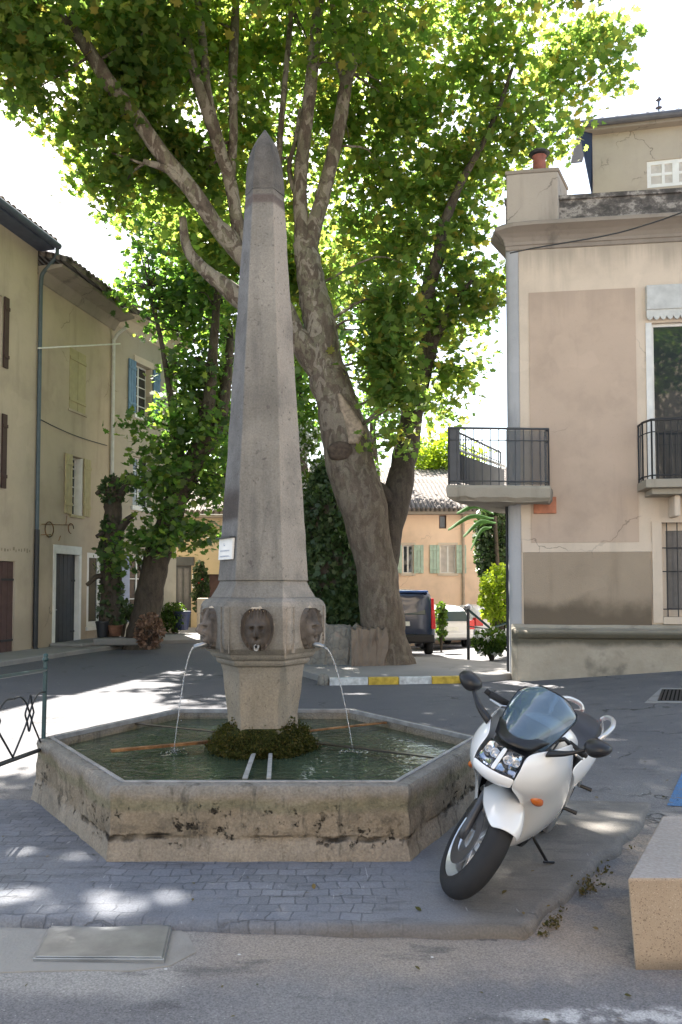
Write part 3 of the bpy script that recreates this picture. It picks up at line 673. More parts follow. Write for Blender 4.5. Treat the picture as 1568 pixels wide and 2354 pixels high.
for ai, (ang, mt) in enumerate(((-90, 'mask'), (-30, 'mask_grey'), (-150, 'mask_grey'), (90, 'mask_grey'))):
    nv = Vector((math.cos(R(ang)), math.sin(R(ang)), 0)); tv = Vector((-nv.y, nv.x, 0)); c = Vector((FX, FY, zc)) + nv * (ap + .003)
    rows = []
    for i in range(49):
        v = -1.05 + 2.1 * i / 48; row = []
        for j in range(37):
            u = -1.05 + 2.1 * j / 36
            sc_ = .125 if abs(u) < 2 else 1
            half = (max(.0, 1 - abs(v / 1.06) ** (2.6 if v > 0 else 1.9))) ** (.42 if v > 0 else .5)
            row.append(c + tv * (u * half * .118) + Vector((0, 0, v * .15)) + nv * ((mask_h(u * half, v) * 1.0 if abs(u) < 1.04 and abs(v) < 1.04 else -.03)))
        rows.append(row)
    m = MB().grid(rows).build('mask', mt, ftn, smooth=True)
    er = []
    for i in range(41):
        t = R((8 if ai == 0 else 40) + (164 if ai == 0 else 90) * i / 40); w_ = 1.0 + .05 * abs(mnoise.noise(Vector((i * .16, ang, 2))))
        er.append([c + tv * (math.cos(t) * .112 * q) + Vector((0, 0, math.sin(t) * .146 * q)) + nv * h for q, h in ((.97, .0), (1.03, .012 * math.sin(math.pi * i / 40) ** .4), (1.08 + .09 * abs(mnoise.noise(Vector((i * .31, ang, 4)))), .008 * math.sin(math.pi * i / 40)), (1.13 + .1 * abs(mnoise.noise(Vector((i * .31, ang, 4)))), -.008))])
    MB().grid(er).build('mortar_edge', 'pale_mortar', m, smooth=True)
    for uu_ in (-.205, -.185, .185, .205):      # the sunk frame round each mask
        MB().hexa([c + tv * (uu_ + q) + nv * o_ + Vector((0, 0, -.17)) for q, o_ in ((-.004, -.02), (.004, -.02), (.004, .006), (-.004, .006))], [c + tv * (uu_ + q) + nv * o_ + Vector((0, 0, .165)) for q, o_ in ((-.004, -.02), (.004, -.02), (.004, .006), (-.004, .006))]).build('panel_bead', 'shaft', m) if abs(uu_) > .2 else None
    # spout
    s0 = c + Vector((0, 0, -.105)); s1 = s0 + nv * .05 + Vector((0, 0, -.012)); s2 = s0 + nv * (.07 if ai == 0 else .135) + Vector((0, 0, -.03))
    mb = MB(); n = 10; rgs = []
    for q, (pp, r0) in enumerate(((s0, .026), (s1, .02), (s2, .016), (s2 + (s1 - s2) * .02, .011), (s1, .0105))):
        rgs.append([pp + tv * (math.cos(2 * math.pi * j / n) * r0) + Vector((0, 0, 1)) * (math.sin(2 * math.pi * j / n) * r0) for j in range(n)])
    mb.rings(rgs).build('spout', 'lime_iron' if ai == 0 else 'galv', m, smooth=True)
    if ai == 0:
        mb = MB(); q = s2 + nv * .001 ; mb.add([s1 + nv * .021 + tv * (math.cos(2 * math.pi * j / n) * .0108) + Vector((0, 0, math.sin(2 * math.pi * j / n) * .0108)) for j in range(n)], [tuple(range(n))]); mb.build('spout_hole', 'dark_inside', m)
    if ai in (1, 2):
        p0 = s2 + Vector((0, 0, -.004)); hd = (P(812, 1690, 6.15) - p0) if ai == 1 else (P(400, 1678, 6.1) - p0)
        fall = p0.z - WZ; pts = []; rad = []
        for i in range(25):
            t = i / 24; q = p0 + Vector((hd.x * t, hd.y * t, -fall * (t ** 1.75)))
            q += Vector((mnoise.noise(Vector((i * .5, ai, 0))), mnoise.noise(Vector((i * .5, ai, 5))), 0)) * .006 * t
            pts.append(q); rad.append((.0058 - .0028 * t) * (1 + .35 * mnoise.noise(Vector((i * 1.3, ai, 9)))))
        mb = MB().tube(pts, rad, 8)
        for d in range(26):     # the stream breaks into beads as it falls
            t = random.uniform(.3, 1); q = p0 + Vector((hd.x * t, hd.y * t, -fall * (t ** 1.75))) + Vector((random.gauss(0, .01), random.gauss(0, .01), random.gauss(0, .01)))
            r0 = random.uniform(.002, .0045); mb.rings([[q + Vector((r0 * .7 * math.cos(a) * s_, r0 * .7 * math.sin(a) * s_, h)) for a in (0, 1.57, 3.14, 4.71)] for h, s_ in ((-r0 * 1.5, .3), (0, 1), (r0 * 1.5, .3))])
        o = mb.build('water_jet', 'jet', smooth=True)
        tag(o, 'thin water jet falling from the spout on the %s flank of the fountain pillar' % ('right' if ai == 1 else 'left'), 'water jet', 'water jets of the fountain')
        sp_ = MB()
        for d in range(60):
            a_ = random.uniform(0, 6.28); q_ = abs(random.gauss(0, .045)); ctr = pts[-1] + Vector((q_ * math.cos(a_), q_ * math.sin(a_), max(0.002, random.gauss(.012, .014)))); r0 = random.uniform(.0018, .0042)
            sp_.rings([[ctr + Vector((r0 * s2_ * math.cos(b_), r0 * s2_ * math.sin(b_), h_)) for b_ in (0, 1.57, 3.14, 4.71)] for h_, s2_ in ((-r0, .3), (0, 1), (r0, .3))])
        sp_.build('splash', 'jet', o, smooth=True)['kind'] = 'stuff'
        rp = MB()      # splash rings where it lands
        e = pts[-1]
        for r0 in (.03, .065, .105):
            n2 = 20; rp.rings([[(e.x + (r0 + dr) * math.cos(2 * math.pi * j / n2), e.y + (r0 + dr) * math.sin(2 * math.pi * j / n2), WZ + h) for j in range(n2)] for dr, h in ((-.01, .001), (0, .007), (.01, .001))], False, False)
        rp.build('splash_ring', 'water', o, smooth=True)
# bars that carried buckets: from the foot to the rim, just above the water
def bar(pa, pb, mat, w_=.018, t=.012, sag=0, lift=0):
    a, b = Vector(pa), Vector(pb); d = (b - a).normalized(); sd = Vector((-d.y, d.x, 0)) * w_; rows = []
    for i in range(9):
        q = a.lerp(b, i / 8) + Vector((0, 0, -sag * math.sin(math.pi * i / 8)))
        rows.append([q + sd, q + sd + Vector((0, 0, t)), q - sd + Vector((0, 0, t)), q - sd])
    return MB().rings(rows).build('iron_bar', mat, ftn, bevel=.003)
def onz(x, y, z): return G(x, y, z)
BZ = WZ + .03
bar(onz(583, 1735, BZ), onz(563, 1792, HR - .02), 'lime_iron', .016)
bar(onz(622, 1735, BZ), onz(618, 1792, HR - .02), 'lime_iron', .014)
bar(onz(505, 1706, BZ), onz(255, 1729, BZ + .01), 'rust', .024, .02)
bar(onz(540, 1688, BZ), onz(285, 1662, BZ + .01), 'wet_iron', .022)
bar(onz(690, 1684, BZ), onz(925, 1658, BZ + .01), 'rust', .024)
bar(onz(690, 1705, BZ), onz(1010, 1744, BZ + .01), 'wet_iron', .026)
# moss cushion round the foot
rng = np.random.default_rng(5)
mo = thing('moss_clump', (FX, FY, WZ), 'thick cushion of green and brown moss round the foot of the fountain pillar', 'moss')
base = []
for i in range(9):
    t = i / 8; r0 = .36 * math.cos(t * 1.25) ** .6 + .02 if t < 1 else .26
    base.append([Vector((FX + (r0 + .05 * mnoise.noise(Vector((math.cos(a) * 2, math.sin(a) * 2, t * 3)))) * math.cos(a), FY + (r0 + .05 * mnoise.noise(Vector((math.cos(a) * 2, math.sin(a) * 2, t * 3)))) * math.sin(a), WZ - .03 + .22 * t)) for a in [2 * math.pi * j / 40 for j in range(40)]])
MB().rings(base).build('moss_body', plain('moss body', (.03, .034, .01), .95, .1, var=.5, scale=18, bump=.6), mo, smooth=True)
pts = []
for _ in range(13000):
    a = rng.uniform(0, 2 * math.pi); t = rng.beta(1.1, 1.8); r0 = .37 * math.cos(t * 1.2) ** .55 + .02 + .05 * mnoise.noise(Vector((math.cos(a) * 2, math.sin(a) * 2, t * 3)))
    pts.append((FX + (r0 + rng.normal() * .022) * math.cos(a), FY + (r0 + rng.normal() * .022) * math.sin(a), WZ - .01 + .21 * t + rng.normal() * .012))
for _ in range(1300):     # tongues of moss up the stone
    a = rng.uniform(0, 2 * math.pi)
    if abs(math.sin(a) + 1) < .25: continue
    hgt = max(0, mnoise.noise(Vector((math.cos(a) * 2.2, math.sin(a) * 2.2, 7)))) * .34 + .02
    r0 = 83 * k * math.cos(R(30)) / max(.5, math.cos(((a + R(30)) % R(60)) - R(30))) + .008
    pts.append((FX + r0 * math.cos(a), FY + r0 * math.sin(a), WZ + .18 + rng.uniform(0, 1) * hgt))
leaf_mesh('moss_tuft', np.array(pts), .017, 'moss', mo, rng, OVAL, .4)
# the notice on the left flank and the bare stone above it
hs = lambda z: (46.5 + (103 - 46.5) * (zpx(462) - z) / (zpx(462) - zpx(1320))) * k
ang = -150; nv = Vector((math.cos(R(ang)), math.sin(R(ang)), 0)); tv = Vector((-nv.y, nv.x, 0))
zt, zb = zpx(1241), zpx(1288)
def onface(u, z, off): return Vector((FX, FY, z)) + nv * (hs(z) * math.cos(R(30)) + off) + tv * u
nt = thing('notice_plate', onface(0, zb, .02), 'small white printed notice on the left flank of the obelisk foot', 'notice')
def fbox(u0, u1, z0, z1, o0, o1, zr=None):
    return MB().hexa([onface(u, z0, o) for u, o in ((u0, o0), (u1, o0), (u1, o1), (u0, o1))], [onface(u, z1, o) for u, o in ((u0, o0), (u1, o0), (u1, o1), (u0, o1))])
fbox(-.135, .135, zb, zt, .006, .024).build('board', 'white_paint', nt, bevel=.002)
fbox(-.14, .14, zt + .001, zt + .012, .004, .05).build('board_edge', 'iron', nt)
tx = MB()
def txt(u0, u1, z, h):
    tx.add([onface(u, zz, .0262) for u, zz in ((u0, z), (u1, z), (u1, z + h), (u0, z + h))], [(0, 1, 2, 3)])
uu = -.1
for row, (z, a, b) in enumerate(((zb + .068, -.1, .085), (zb + .062, -.095, .09), (zb + .026, -.1, .08), (zb + .020, -.1, .1))):
    u = a
    while u < b:
        l = random.uniform(.006, .016); txt(u, min(b, u + l), z, .0035); u += l + .004
txt(-.03, -.024, zb + .105, .022); txt(-.03, -.005, zb + .105, .005)
tx.build('lettering', plain('grey ink', (.22, .26, .36), .7, .2), nt, fix=False)
# ------------------------------------------------------------------ railing at the left of the basin
rl = thing('metal_railing', (-2.31, 6.2, 0), 'low dark green metal railing with diamond scrollwork beside the basin', 'railing')
tp, bt = P(105, 1520, 6.25), P(99, 1712, 6.25)
pa, pb = Vector((bt.x, bt.y, .2)), Vector((tp.x, tp.y, tp.z))
mb = MB(); mb.tube([pa, pb], [.019, .019], 4); mb.build('post', 'green_metal', rl, bevel=.003)
kb = MB(); kb.lathe([(.012, pb.z), (.024, pb.z + .004), (.026, pb.z + .02), (.014, pb.z + .032), (.02, pb.z + .04), (.016, pb.z + .055), (.003, pb.z + .062)], (pb.x, pb.y), 10); kb.build('finial', 'green_metal', rl, smooth=True)
rt0, rt1 = P(105, 1540, 6.25), P(0, 1556, 5.15); rb0, rb1 = P(97, 1722, 6.25), P(0, 1757, 5.25)
dirv = (rt1 - rt0); E = 2.2
MB().tube([rt0, rt0 + dirv * E], .013, 8).build('top_rail', 'green_metal', rl)
MB().tube([rb0, rb0 + (rb1 - rb0) * E], .016, 8).build('bottom_rail', 'iron', rl)
far = rt0 + dirv * E
MB().tube([(far.x, far.y, 0), (far.x, far.y, far.z)], .019, 4).build('post', 'green_metal', rl)
def rp_(u, w_):    # u along the panel 0..1, w up between the rails
    a = rb0 + (rb1 - rb0) * (u * E); b = rt0 + dirv * (u * E); return a.lerp(b, w_)
for c0 in range(3):
    u0 = c0 / 3 + .0; u1 = (c0 + 1) / 3
    for pts_ in (((0, .03), (.2, .2), (.38, .36), (.5, .5), (.62, .63), (.8, .72), (1, .72)), ((0, .72), (.2, .72), (.38, .63), (.5, .5), (.62, .36), (.8, .2), (1, .03)), ((.36, .5), (.43, .6), (.5, .72), (.57, .6), (.64, .5), (.57, .4), (.5, .28), (.43, .4), (.36, .5))):
        MB().tube(crom([rp_(u0 + (u1 - u0) * t, v) for t, v in pts_], 6), .007, 6).build('scroll', 'iron', rl, smooth=True)
# ------------------------------------------------------------------ granite block, hatch, drain, weeds
blk = [G(1458, 2212), G(1458 + 330, 2222)]
B0 = Vector((1.235, 3.45)); bz = .378
bz = .337; fl = Vector((1.262, 3.56)); fr = Vector((2.7, 3.55)); bl = Vector((1.775, 4.51)); br = Vector((3.1, 4.5))
lo = [(fl.x + .012, fl.y, -.08), (fr.x, fr.y, -.08), (br.x, br.y, -.08), (bl.x + .012, bl.y, -.08)]
hi = [(fl.x - .018, fl.y - .006, bz), (fr.x, fr.y - .006, bz), (br.x, br.y, bz), (bl.x, bl.y, bz)]
tag(MB().hexa(lo, hi).build('stone_block', 'granite', None, bevel=.012, bseg=3), 'big square cut tan granite block on the road at the edge of the photo', 'stone block')
h = [G(x, y, -.045) for x, y in ((75, 2207), (378, 2212), (398, 2126), (118, 2122))]
ht = thing('metal_hatch', (h[0].x, h[0].y, -.055), 'tilted galvanised steel hatch cover on the ground below the apron edge', 'hatch')
zt4 = (-.037, -.031, -.033, -.043)
MB().hexa([(p.x, p.y, -.07) for p in h], [(p.x, p.y, z) for p, z in zip(h, zt4)]).build('frame', 'galv', ht, bevel=.003)
cc = sum((Vector((p.x, p.y, z)) for p, z in zip(h, zt4)), Vector()) / 4
ins = [(Vector((p.x, p.y, z)) - cc) * .965 + cc for p, z in zip(h, zt4)]
MB().hexa([tuple(p + Vector((0, 0, .0005))) for p in ins], [tuple(p + Vector((0, 0, .006))) for p in ins]).build('cover_plate', 'galv', ht, bevel=.004)
mb = MB(); cem = plaster('broken cement', (.3, .285, .26), dirt_amt=.5, bump=.8)
rim_ = [G(x, y, -.055) for x, y in ((-60, 2240), (40, 2236), (200, 2232), (300, 2234), (392, 2222), (450, 2190), (430, 2150), (402, 2132))] + [h[3] + Vector((.02, .03, 0)), G(60, 2118, -.055), G(-60, 2116, -.055)]
mb.rings([[(p.x, p.y, -.08) for p in rim_], [(p.x + .01 * mnoise.noise(p * 9), p.y, -.0505) for p in rim_]], False, True); o = mb.build('cement_patch', cem, None); o['kind'] = 'structure'
def rise(p): return Vector((p.x, p.y, gz(p.x, p.y)))
def road_pt(x, y):
    z = 0
    for _ in range(6): q = G(x, y, z); z = gz(q.x, q.y)
    return Vector((q.x, q.y, z))
d = [road_pt(1512, 1612), road_pt(1600, 1612), road_pt(1600, 1586), road_pt(1522, 1586)]
dr = thing('drain_cover', d[0], 'square cast iron drain cover in a cement surround on the far road', 'drain cover')
d2 = [road_pt(1482, 1616), road_pt(1640, 1617), road_pt(1640, 1583), road_pt(1520, 1582)]
MB().hexa([p + Vector((0, 0, -.02)) for p in d2], [p + Vector((0, 0, .006)) for p in d2]).build('surround', plaster('drain cement', (.3, .29, .28), dirt_amt=.5), dr)
mb = MB(); n = 9
for i in range(n):
    a, b, c, e = (d[0].lerp(d[1], i / n), d[0].lerp(d[1], (i + .6) / n), d[3].lerp(d[2], (i + .6) / n), d[3].lerp(d[2], i / n))
    mb.hexa([p + Vector((0, 0, .0065)) for p in (a, b, c, e)], [p + Vector((0, 0, .014)) for p in (a, b, c, e)])
mb.build('grating', 'iron', dr)
MB().hexa([p + Vector((0, 0, .0062)) for p in d], [p + Vector((0, 0, .009)) for p in d]).build('backing_plate', 'dark_inside', dr)
bm_ = [road_pt(1533, 1853), road_pt(1680, 1860), road_pt(1680, 1762), road_pt(1572, 1768)]
MB().add([p + Vector((0, 0, .005)) for p in bm_], [(0, 1, 2, 3)]).build('road_marking', 'blue_mark')['kind'] = 'structure'
rng = np.random.default_rng(11); wd = []
for _ in range(110):
    t = rng.beta(1.2, 1.2); p = a2.lerp(a3, t) + Vector((rng.normal() * .02 + .03, rng.normal() * .02 - .02, 0))
    if mnoise.noise(p * 4.2) > .3 or rng.uniform() < .03:
        for q in range(rng.integers(3, 9)): wd.append((p.x + rng.normal() * .014, p.y + rng.normal() * .014, -.05 + abs(rng.normal()) * .02))
c = G(1350, 2035, -.05)
for _ in range(45): wd.append((c.x + rng.normal() * .06, c.y + rng.normal() * .05, -.048 + abs(rng.normal()) * .03))
o = leaf_mesh('weeds', np.array(wd), .019, 'weed', None, rng, OVAL, .3); o['kind'] = 'stuff'
# fallen leaves and grit on the road
lt = []
for _ in range(150):
    x, y = rng.uniform(-2.5, 3.5), rng.uniform(2.4, 9); lt.append((x, y, .012 if (3.95 < y < 5.4 and -3 < x < 1.1) else gz(x, y) + .01))
o = leaf_mesh('leaf_litter', np.array(lt), .026, 'weed', None, rng, OVAL, 4.0, .6); o['kind'] = 'stuff'
# ------------------------------------------------------------------ houses at the left
LW = Wall((-7.47 - .2 * 6, 19.5 - .98 * 6), (-7.47, 19.5))                # tall house, nearest
hA = thing('tall_house', (LW.A.x, LW.A.y, 0), 'tall ochre grey house with brown shutters and grey overhanging eave at the left edge', 'house')
zA = 9.98
uA = LW.u_at
dA = (uA(-46), uA(35), -.02, LW.z_at(20, 1290))
wA1 = (uA(-60), uA(-6), LW.z_at(0, 1122), LW.z_at(0, 952)); wA2 = (uA(-60), uA(-6), LW.z_at(0, 846), LW.z_at(0, 684))
mb = MB(); LW.face(mb, 0, LW.W, -.1, zA, [dA, wA1, wA2]); mb.build('wall', 'wallA', hA)
mb = MB(); LW.box(mb, 0, LW.W, -9, -.24, -.1, zA); mb.build('house_body', 'wallA', hA)
def eave(wl, u0, u1, z, out, mat_soffit, mat_tile, parent, pitch=.33, depth=8, fascia='fascia', cove=False, skew=0, gap=.21):
    mb = MB()
    if cove:
        prof_ = [(0.002, z - .42), (.04, z - .40), (.1, z - .3), (.2, z - .17), (out - .1, z - .1), (out - .1, z - .03)]
        mb.rings([[wl.p(u, n, zz) for n, zz in prof_] + [wl.p(u, .002, z - .03)] for u in (u0, u1)])
        mb.build('cornice', mat_soffit, parent)
    else:
        wl.box(mb, u0, u1, -.1, out, z - .1, z - .001); mb.build('soffit', mat_soffit, parent)
    mb = MB()
    mb.hexa([wl.p(u0 - .02, out + .04, z + .0), wl.p(u1 + .02, out + .04, z), wl.p(u1 + .02, -depth, z + pitch * depth), wl.p(u0 - .02 + skew, -depth, z + pitch * depth)],
            [wl.p(u0 - .02, out + .04, z + .1), wl.p(u1 + .02, out + .04, z + .1), wl.p(u1 + .02, -depth, z + .1 + pitch * depth), wl.p(u0 - .02 + skew, -depth, z + .1 + pitch * depth)])
    rf = mb.build('roof', mat_tile, parent)
    mb = MB(); n = int((u1 - u0) / gap)
    for i in range(n):      # the round ends of the roof tiles along the eave
        u = u0 + (i + .5) * (u1 - u0) / n
        mb.rings([[wl.p(u + .085 * math.cos(a), q, z + .095 + .07 * math.sin(a) + max(0, (out - q)) * pitch) for a in [math.pi * t / 6 for t in range(7)]] for q in (out + .09, out - (1.6 if not skew else .4))], True, True)
    mb.build('tile_end', mat_tile, rf)
    return rf
eave(LW, -.3, LW.W + .03, zA, .44, 'fascia', 'tiles_red', hA)
mb = MB(); g0, g1 = LW.p(-.3, .52, zA + .02), LW.p(LW.W + .08, .52, zA - .0); mb.tube([g0, g1], .085, 10); mb.build('gutter', 'fascia', hA)
mb = MB(); u = LW.W + .04
pp = crom([LW.p(u, .5, zA - .05), LW.p(u, .47, zA - .26), LW.p(u, .26, zA - .5), LW.p(u, .1, zA - .68), LW.p(u, .07, zA - .95)], 5)
mb.tube([tuple(q) for q in pp] + [LW.p(u, .07, 3.0)], .05, 10); mb.build('downpipe', 'pipe', hA)
mb = MB(); mb.tube([LW.p(u, .075, 3.0), LW.p(u, .075, .15), LW.p(u, .13, .05)], .062, 10); mb.build('cast_iron_pipe', 'iron', hA)
mb = MB(); a, b, c, d_ = dA
for i in range(6):
    q0, q1 = a + (b - a) * i / 6, a + (b - a) * (i + 1) / 6; LW.box(mb, q0 + .006, q1 - .006, -.1, -.05, c, d_ - .01)
dr_ = mb.build('door', 'door_brown', hA)
for zz in (.35, 1.75): mb = MB(); LW.box(mb, b - .45, b + .02, -.049, -.03, zz, zz + .05); mb.build('hinge', 'iron', dr_)
for o in (wA1, wA2):
    window(LW, hA, o); shutter(LW, hA, o[1] + .02, o[1] + .2, o[2], o[3], 'brown_shutter', 1)
mb = MB()
for i in range(14): LW.box(mb, uA(0) - .3 + i * .11, uA(0) - .3 + i * .11 + random.uniform(.02, .07), .001, .003, LW.z_at(10, 1266) + random.uniform(-.02, .03), LW.z_at(10, 1262) + random.uniform(0, .06))
mb.build('faded_lettering', plain('faded paint', (.26, .225, .16), .9, .2), hA)
BW = Wall((-7.47, 19.5), (-7.47 + .2 * 3.85, 19.5 + .98 * 3.85))           # narrow house with the blue grey door
hB = thing('narrow_house', (-7.4, 19.6, 0), 'narrow beige house with dark grey plank door, cream shutters and wrought iron sign bracket', 'house')
zB = 9.3; u_, z_ = BW.u_at, BW.z_at
dB = (u_(126), u_(182), -.02, z_(150, 1271)); wB = (u_(200), u_(231), z_(215, 1440), z_(215, 1271))
w1 = (u_(160), u_(187), z_(170, 1184), z_(170, 1049)); w2 = (u_(153), u_(191), z_(172, 946), z_(172, 808))
mb = MB(); BW.face(mb, 0.0, BW.W, -.1, zB, [dB, wB, w1, w2]); mb.build('wall', 'wallB', hB)
mb = MB(); BW.box(mb, 0.0, BW.W, -8, -.24, -.1, zB); mb.build('house_body', 'wallB', hB)
eave(BW, .02, BW.W + .1, zB + .25, .75, 'cornice', 'tiles', hB, cove=True)
mb = MB(); a, b, c, d_ = dB
for q in ((a - .09, a + .03, c, d_), (b - .03, b + .09, c, d_), (a - .09, b + .09, d_ - .03, d_ + .19)): BW.box(mb, q[0], q[1], -.2, .022, q[2] + .001, q[3])
mb.build('door_surround', 'white_paint', hB)
mb = MB()
for i in range(6): BW.box(mb, a + .03 + i * (b - a - .06) / 6 + .006, a + .03 + (i + 1) * (b - a - .06) / 6 - .006, -.16, -.11, c, d_ - .03)
dd = mb.build('door', 'door_grey', hB)
mb = MB(); BW.box(mb, a + .1, a + .16, -.109, -.07, 1.0, 1.03); mb.tube([BW.p(a + .13, -.08, 1.02), BW.p(a + .24, -.07, 1.02)], .012, 6); mb.build('handle', 'alu', dd)
for zz in (.4, 1.75): mb = MB(); BW.box(mb, b - .2, b - .02, -.109, -.095, zz, zz + .05); mb.build('hinge', 'iron', dd)
window(BW, hB, wB, nx=1, nz=1, fw=.14, rec=.02)
mb = MB(); BW.box(mb, wB[0] - .03, wB[1] + .05, .0, .06, wB[2] - .1, wB[2]); mb.build('sill', 'white_paint', hB)
window(BW, hB, w1, nx=2, nz=6, rec=.2)
mb = MB(); BW.box(mb, w1[0] - .05, w1[1] + .05, 0, .05, w1[2] - .07, w1[2]); mb.build('sill', 'cream_paint', hB)
for o_ in (w1, wB):
    mb = MB(); BW.box(mb, o_[1] - .03, o_[1] - .002, -.2, -.001, o_[2] + .01, o_[3] - .01); mb.build('window_reveal', 'white_paint', hB)
sw = (w1[1] - w1[0]) * .55
shutter(BW, hB, w1[0] - sw - .02, w1[0] - .01, w1[2], w1[3], 'cream_paint'); shutter(BW, hB, w1[1] + .01, w1[1] + sw + .02, w1[2], w1[3], 'cream_paint')
s2 = shutter(BW, hB, w2[0], w2[1], w2[2], w2[3], 'cream_paint', 2, n0=-.03); s2['label'] = 'closed cream shutters'
mb = MB(); BW.box(mb, w2[0] - .06, w2[1] + .06, 0, .03, w2[2] - .06, w2[2]); mb.build('sill', 'wallB', hB)
mb = MB(); u1_ = BW.W - .04
mb.tube([BW.p(u1_, .5, zB - .1), BW.p(u1_, .2, zB - .3), BW.p(u1_, .07, zB - .5), BW.p(u1_, .07, 2.4)], .05, 10); mb.build('downpipe', 'pipe_white', hB)
mb = MB(); mb.tube([BW.p(u1_, .075, 2.4), BW.p(u1_, .075, .1)], .06, 10); mb.build('cast_iron_pipe', 'iron', hB)
ib = thing('sign_bracket', BW.p(u_(100), .05, z_(110, 1215)), 'empty wrought iron sign bracket of scrolls on the narrow beige house', 'sign bracket')
mb = MB()
def bp(x, y, n=.05): u = u_(x); return BW.p(u, n, z_(x, y))
for (x, y, r0) in ((108, 1217, .19), (158, 1215, .13)):
    c = Vector(bp(x, y)); mb.tube([c + BW.d * (r0 * math.cos(t)) + Vector((0, 0, r0 * math.sin(t))) for t in [2 * math.pi * i / 22 * (1 if r0 > .15 else .75) for i in range(23)]], .012, 6); mb.build('scroll_ring', 'rust', ib)
for a_, b_ in (((90, 1205), (160, 1207)), ((90, 1229), (112, 1229)), ((146, 1207), (148, 1185)), ((130, 1243), (134, 1232))): MB().tube([bp(*a_), bp(*b_)], .009, 6).build('bracket_bar', 'rust', ib)
mb = MB(); mb.tube([bp(70, 801, .1), bp(200, 795, .9)], .02, 6); tag(mb.build('flag_pole', 'white_paint'), 'thin pale horizontal pole fixed to the wall between the two left houses', 'pole')
mb = MB(); pts = [bp(80 + 160 * i / 20, 962 + 62 * i / 20 + 6 * math.sin(math.pi * i / 20), .03) for i in range(21)]; mb.tube(pts, .012, 6); tag(mb.build('cable', 'iron'), 'dark cable sloping across the front of the narrow beige house', 'cable')
CW_ = Wall((BW.p(BW.W, 0, 0)[0], BW.p(BW.W, 0, 0)[1]), (BW.p(BW.W, 0, 0)[0] + .33 * 3.7, BW.p(BW.W, 0, 0)[1] + .94 * 3.7))
hC = thing('shuttered_house', (CW_.A.x, CW_.A.y, 0), 'grey beige house with blue grey shutters behind the leaning tree', 'house')
zC = 9.55; u_, z_ = CW_.u_at, CW_.z_at
wC = (u_(306), u_(345), z_(320, 955), z_(320, 838)); sC = (u_(296), u_(334), .55, z_(310, 1278)); wC2 = (u_(303), u_(345), z_(320, 1165), z_(320, 1052))
mb = MB(); CW_.face(mb, 0, CW_.W, -.1, zC, [wC, sC, wC2]); mb.build('wall', 'wallC', hC)
mb = MB(); CW_.box(mb, 0, CW_.W, -7, -.24, -.1, zC); mb.build('house_body', 'wallC', hC)
eave(CW_, .12, CW_.W + .2, zC + .2, .6, 'wall_cream', 'tiles', hC, cove=True)
mb = MB(); CW_.box(mb, wC[1] - .04, wC[1] - .002, -.2, -.001, wC[2] + .01, wC[3] - .01); mb.build('window_reveal', 'wall_cream', hC)
window(CW_, hC, wC, nx=2, nz=5, rec=.2); window(CW_, hC, wC2, nx=2, nz=4); window(CW_, hC, sC, nx=2, nz=3, fw=.09, rec=.02)
for o in (wC, wC2):
    mb = MB(); CW_.box(mb, o[0] - .08, o[1] + .08, 0, .06, o[2] - .13, o[2]); mb.build('sill', 'white_paint', hC)
mb = MB(); CW_.box(mb, wC[0] - .08, wC[1] + .08, 0, .03, wC[3], wC[3] + .2); mb.build('lintel', 'wall_cream', hC)
sw = u_(305) - u_(287)
shutter(CW_, hC, wC[0] - sw, wC[0] - .02, wC[2], wC[3], 'blue_shutter'); shutter(CW_, hC, wC[1] + .02, wC[1] + sw, wC[2], wC[3], 'blue_shutter')
shutter(CW_, hC, sC[0] - .42, sC[0] - .02, sC[2], sC[3], 'lavender', 1)
mb = MB(); c = CW_.p(.4, -3.2, zC + 1.0); CW_.box(mb, .2, CW_.W, -4.4, -3.2, zC, zC + 2.35); ch = mb.build('chimney', 'wallC', hC); mb = MB(); CW_.box(mb, .14, CW_.W + .06, -4.46, -3.14, zC + 2.351, zC + 2.45); mb.build('cap', 'tiles', ch)
# the roof aerial against the sky
q = BW.p(3.4, -2.2, 0); at_ = P(160, 610, 22.5); an = thing('roof_aerial', (at_.x, at_.y, at_.z), 'thin television aerial on the roof of the left houses', 'aerial')
mb = MB(); mb.tube([at_ - Vector((0, 0, 1.2)), P(161, 548, 22.5)], .012, 6); mb.build('mast', 'steel_grey', an)
mb = MB(); mb.tube([P(113, 533, 22.5), P(162, 551, 22.5)], .008, 6); mb.tube([P(140, 580, 22.5), P(162, 578, 22.5)], .008, 6); mb.tube([P(146, 574, 22.5), P(146, 587, 22.5)], .006, 5); mb.build('antenna_rod', 'steel_grey', an)
# steps, ramp and pavement in front of the left houses
mb = MB(); pv = [BW.p(-7, 0, 0), BW.p(-7, 1.3, 0), BW.p(0, 1.25, 0), BW.p(3.6, 1.5, 0), (-4.6, 23.0, 0), (-2.2, 23.6, 0), (-1.0, 29.9, 0), (-7, 30, 0), BW.p(3.85, -.1, 0), BW.p(-7, -.1, 0)]
mb.prism([(p[0], p[1]) for p in pv], -.05, .11); mb.build('pavement', 'pavement', bevel=.03)['kind'] = 'structure'
mb = MB(); 
def ramp(u0, u1, n1, h): 
    BW.box(mb, u0, u1, .0, n1, .1, h)
BW.box(mb, dB[0] - .25, wB[1] + .15, .02, .95, .1, .2); tag(mb.build('door_step', 'pavement', bevel=.07, bseg=3), 'low rounded concrete step in front of the slate grey door', 'step')
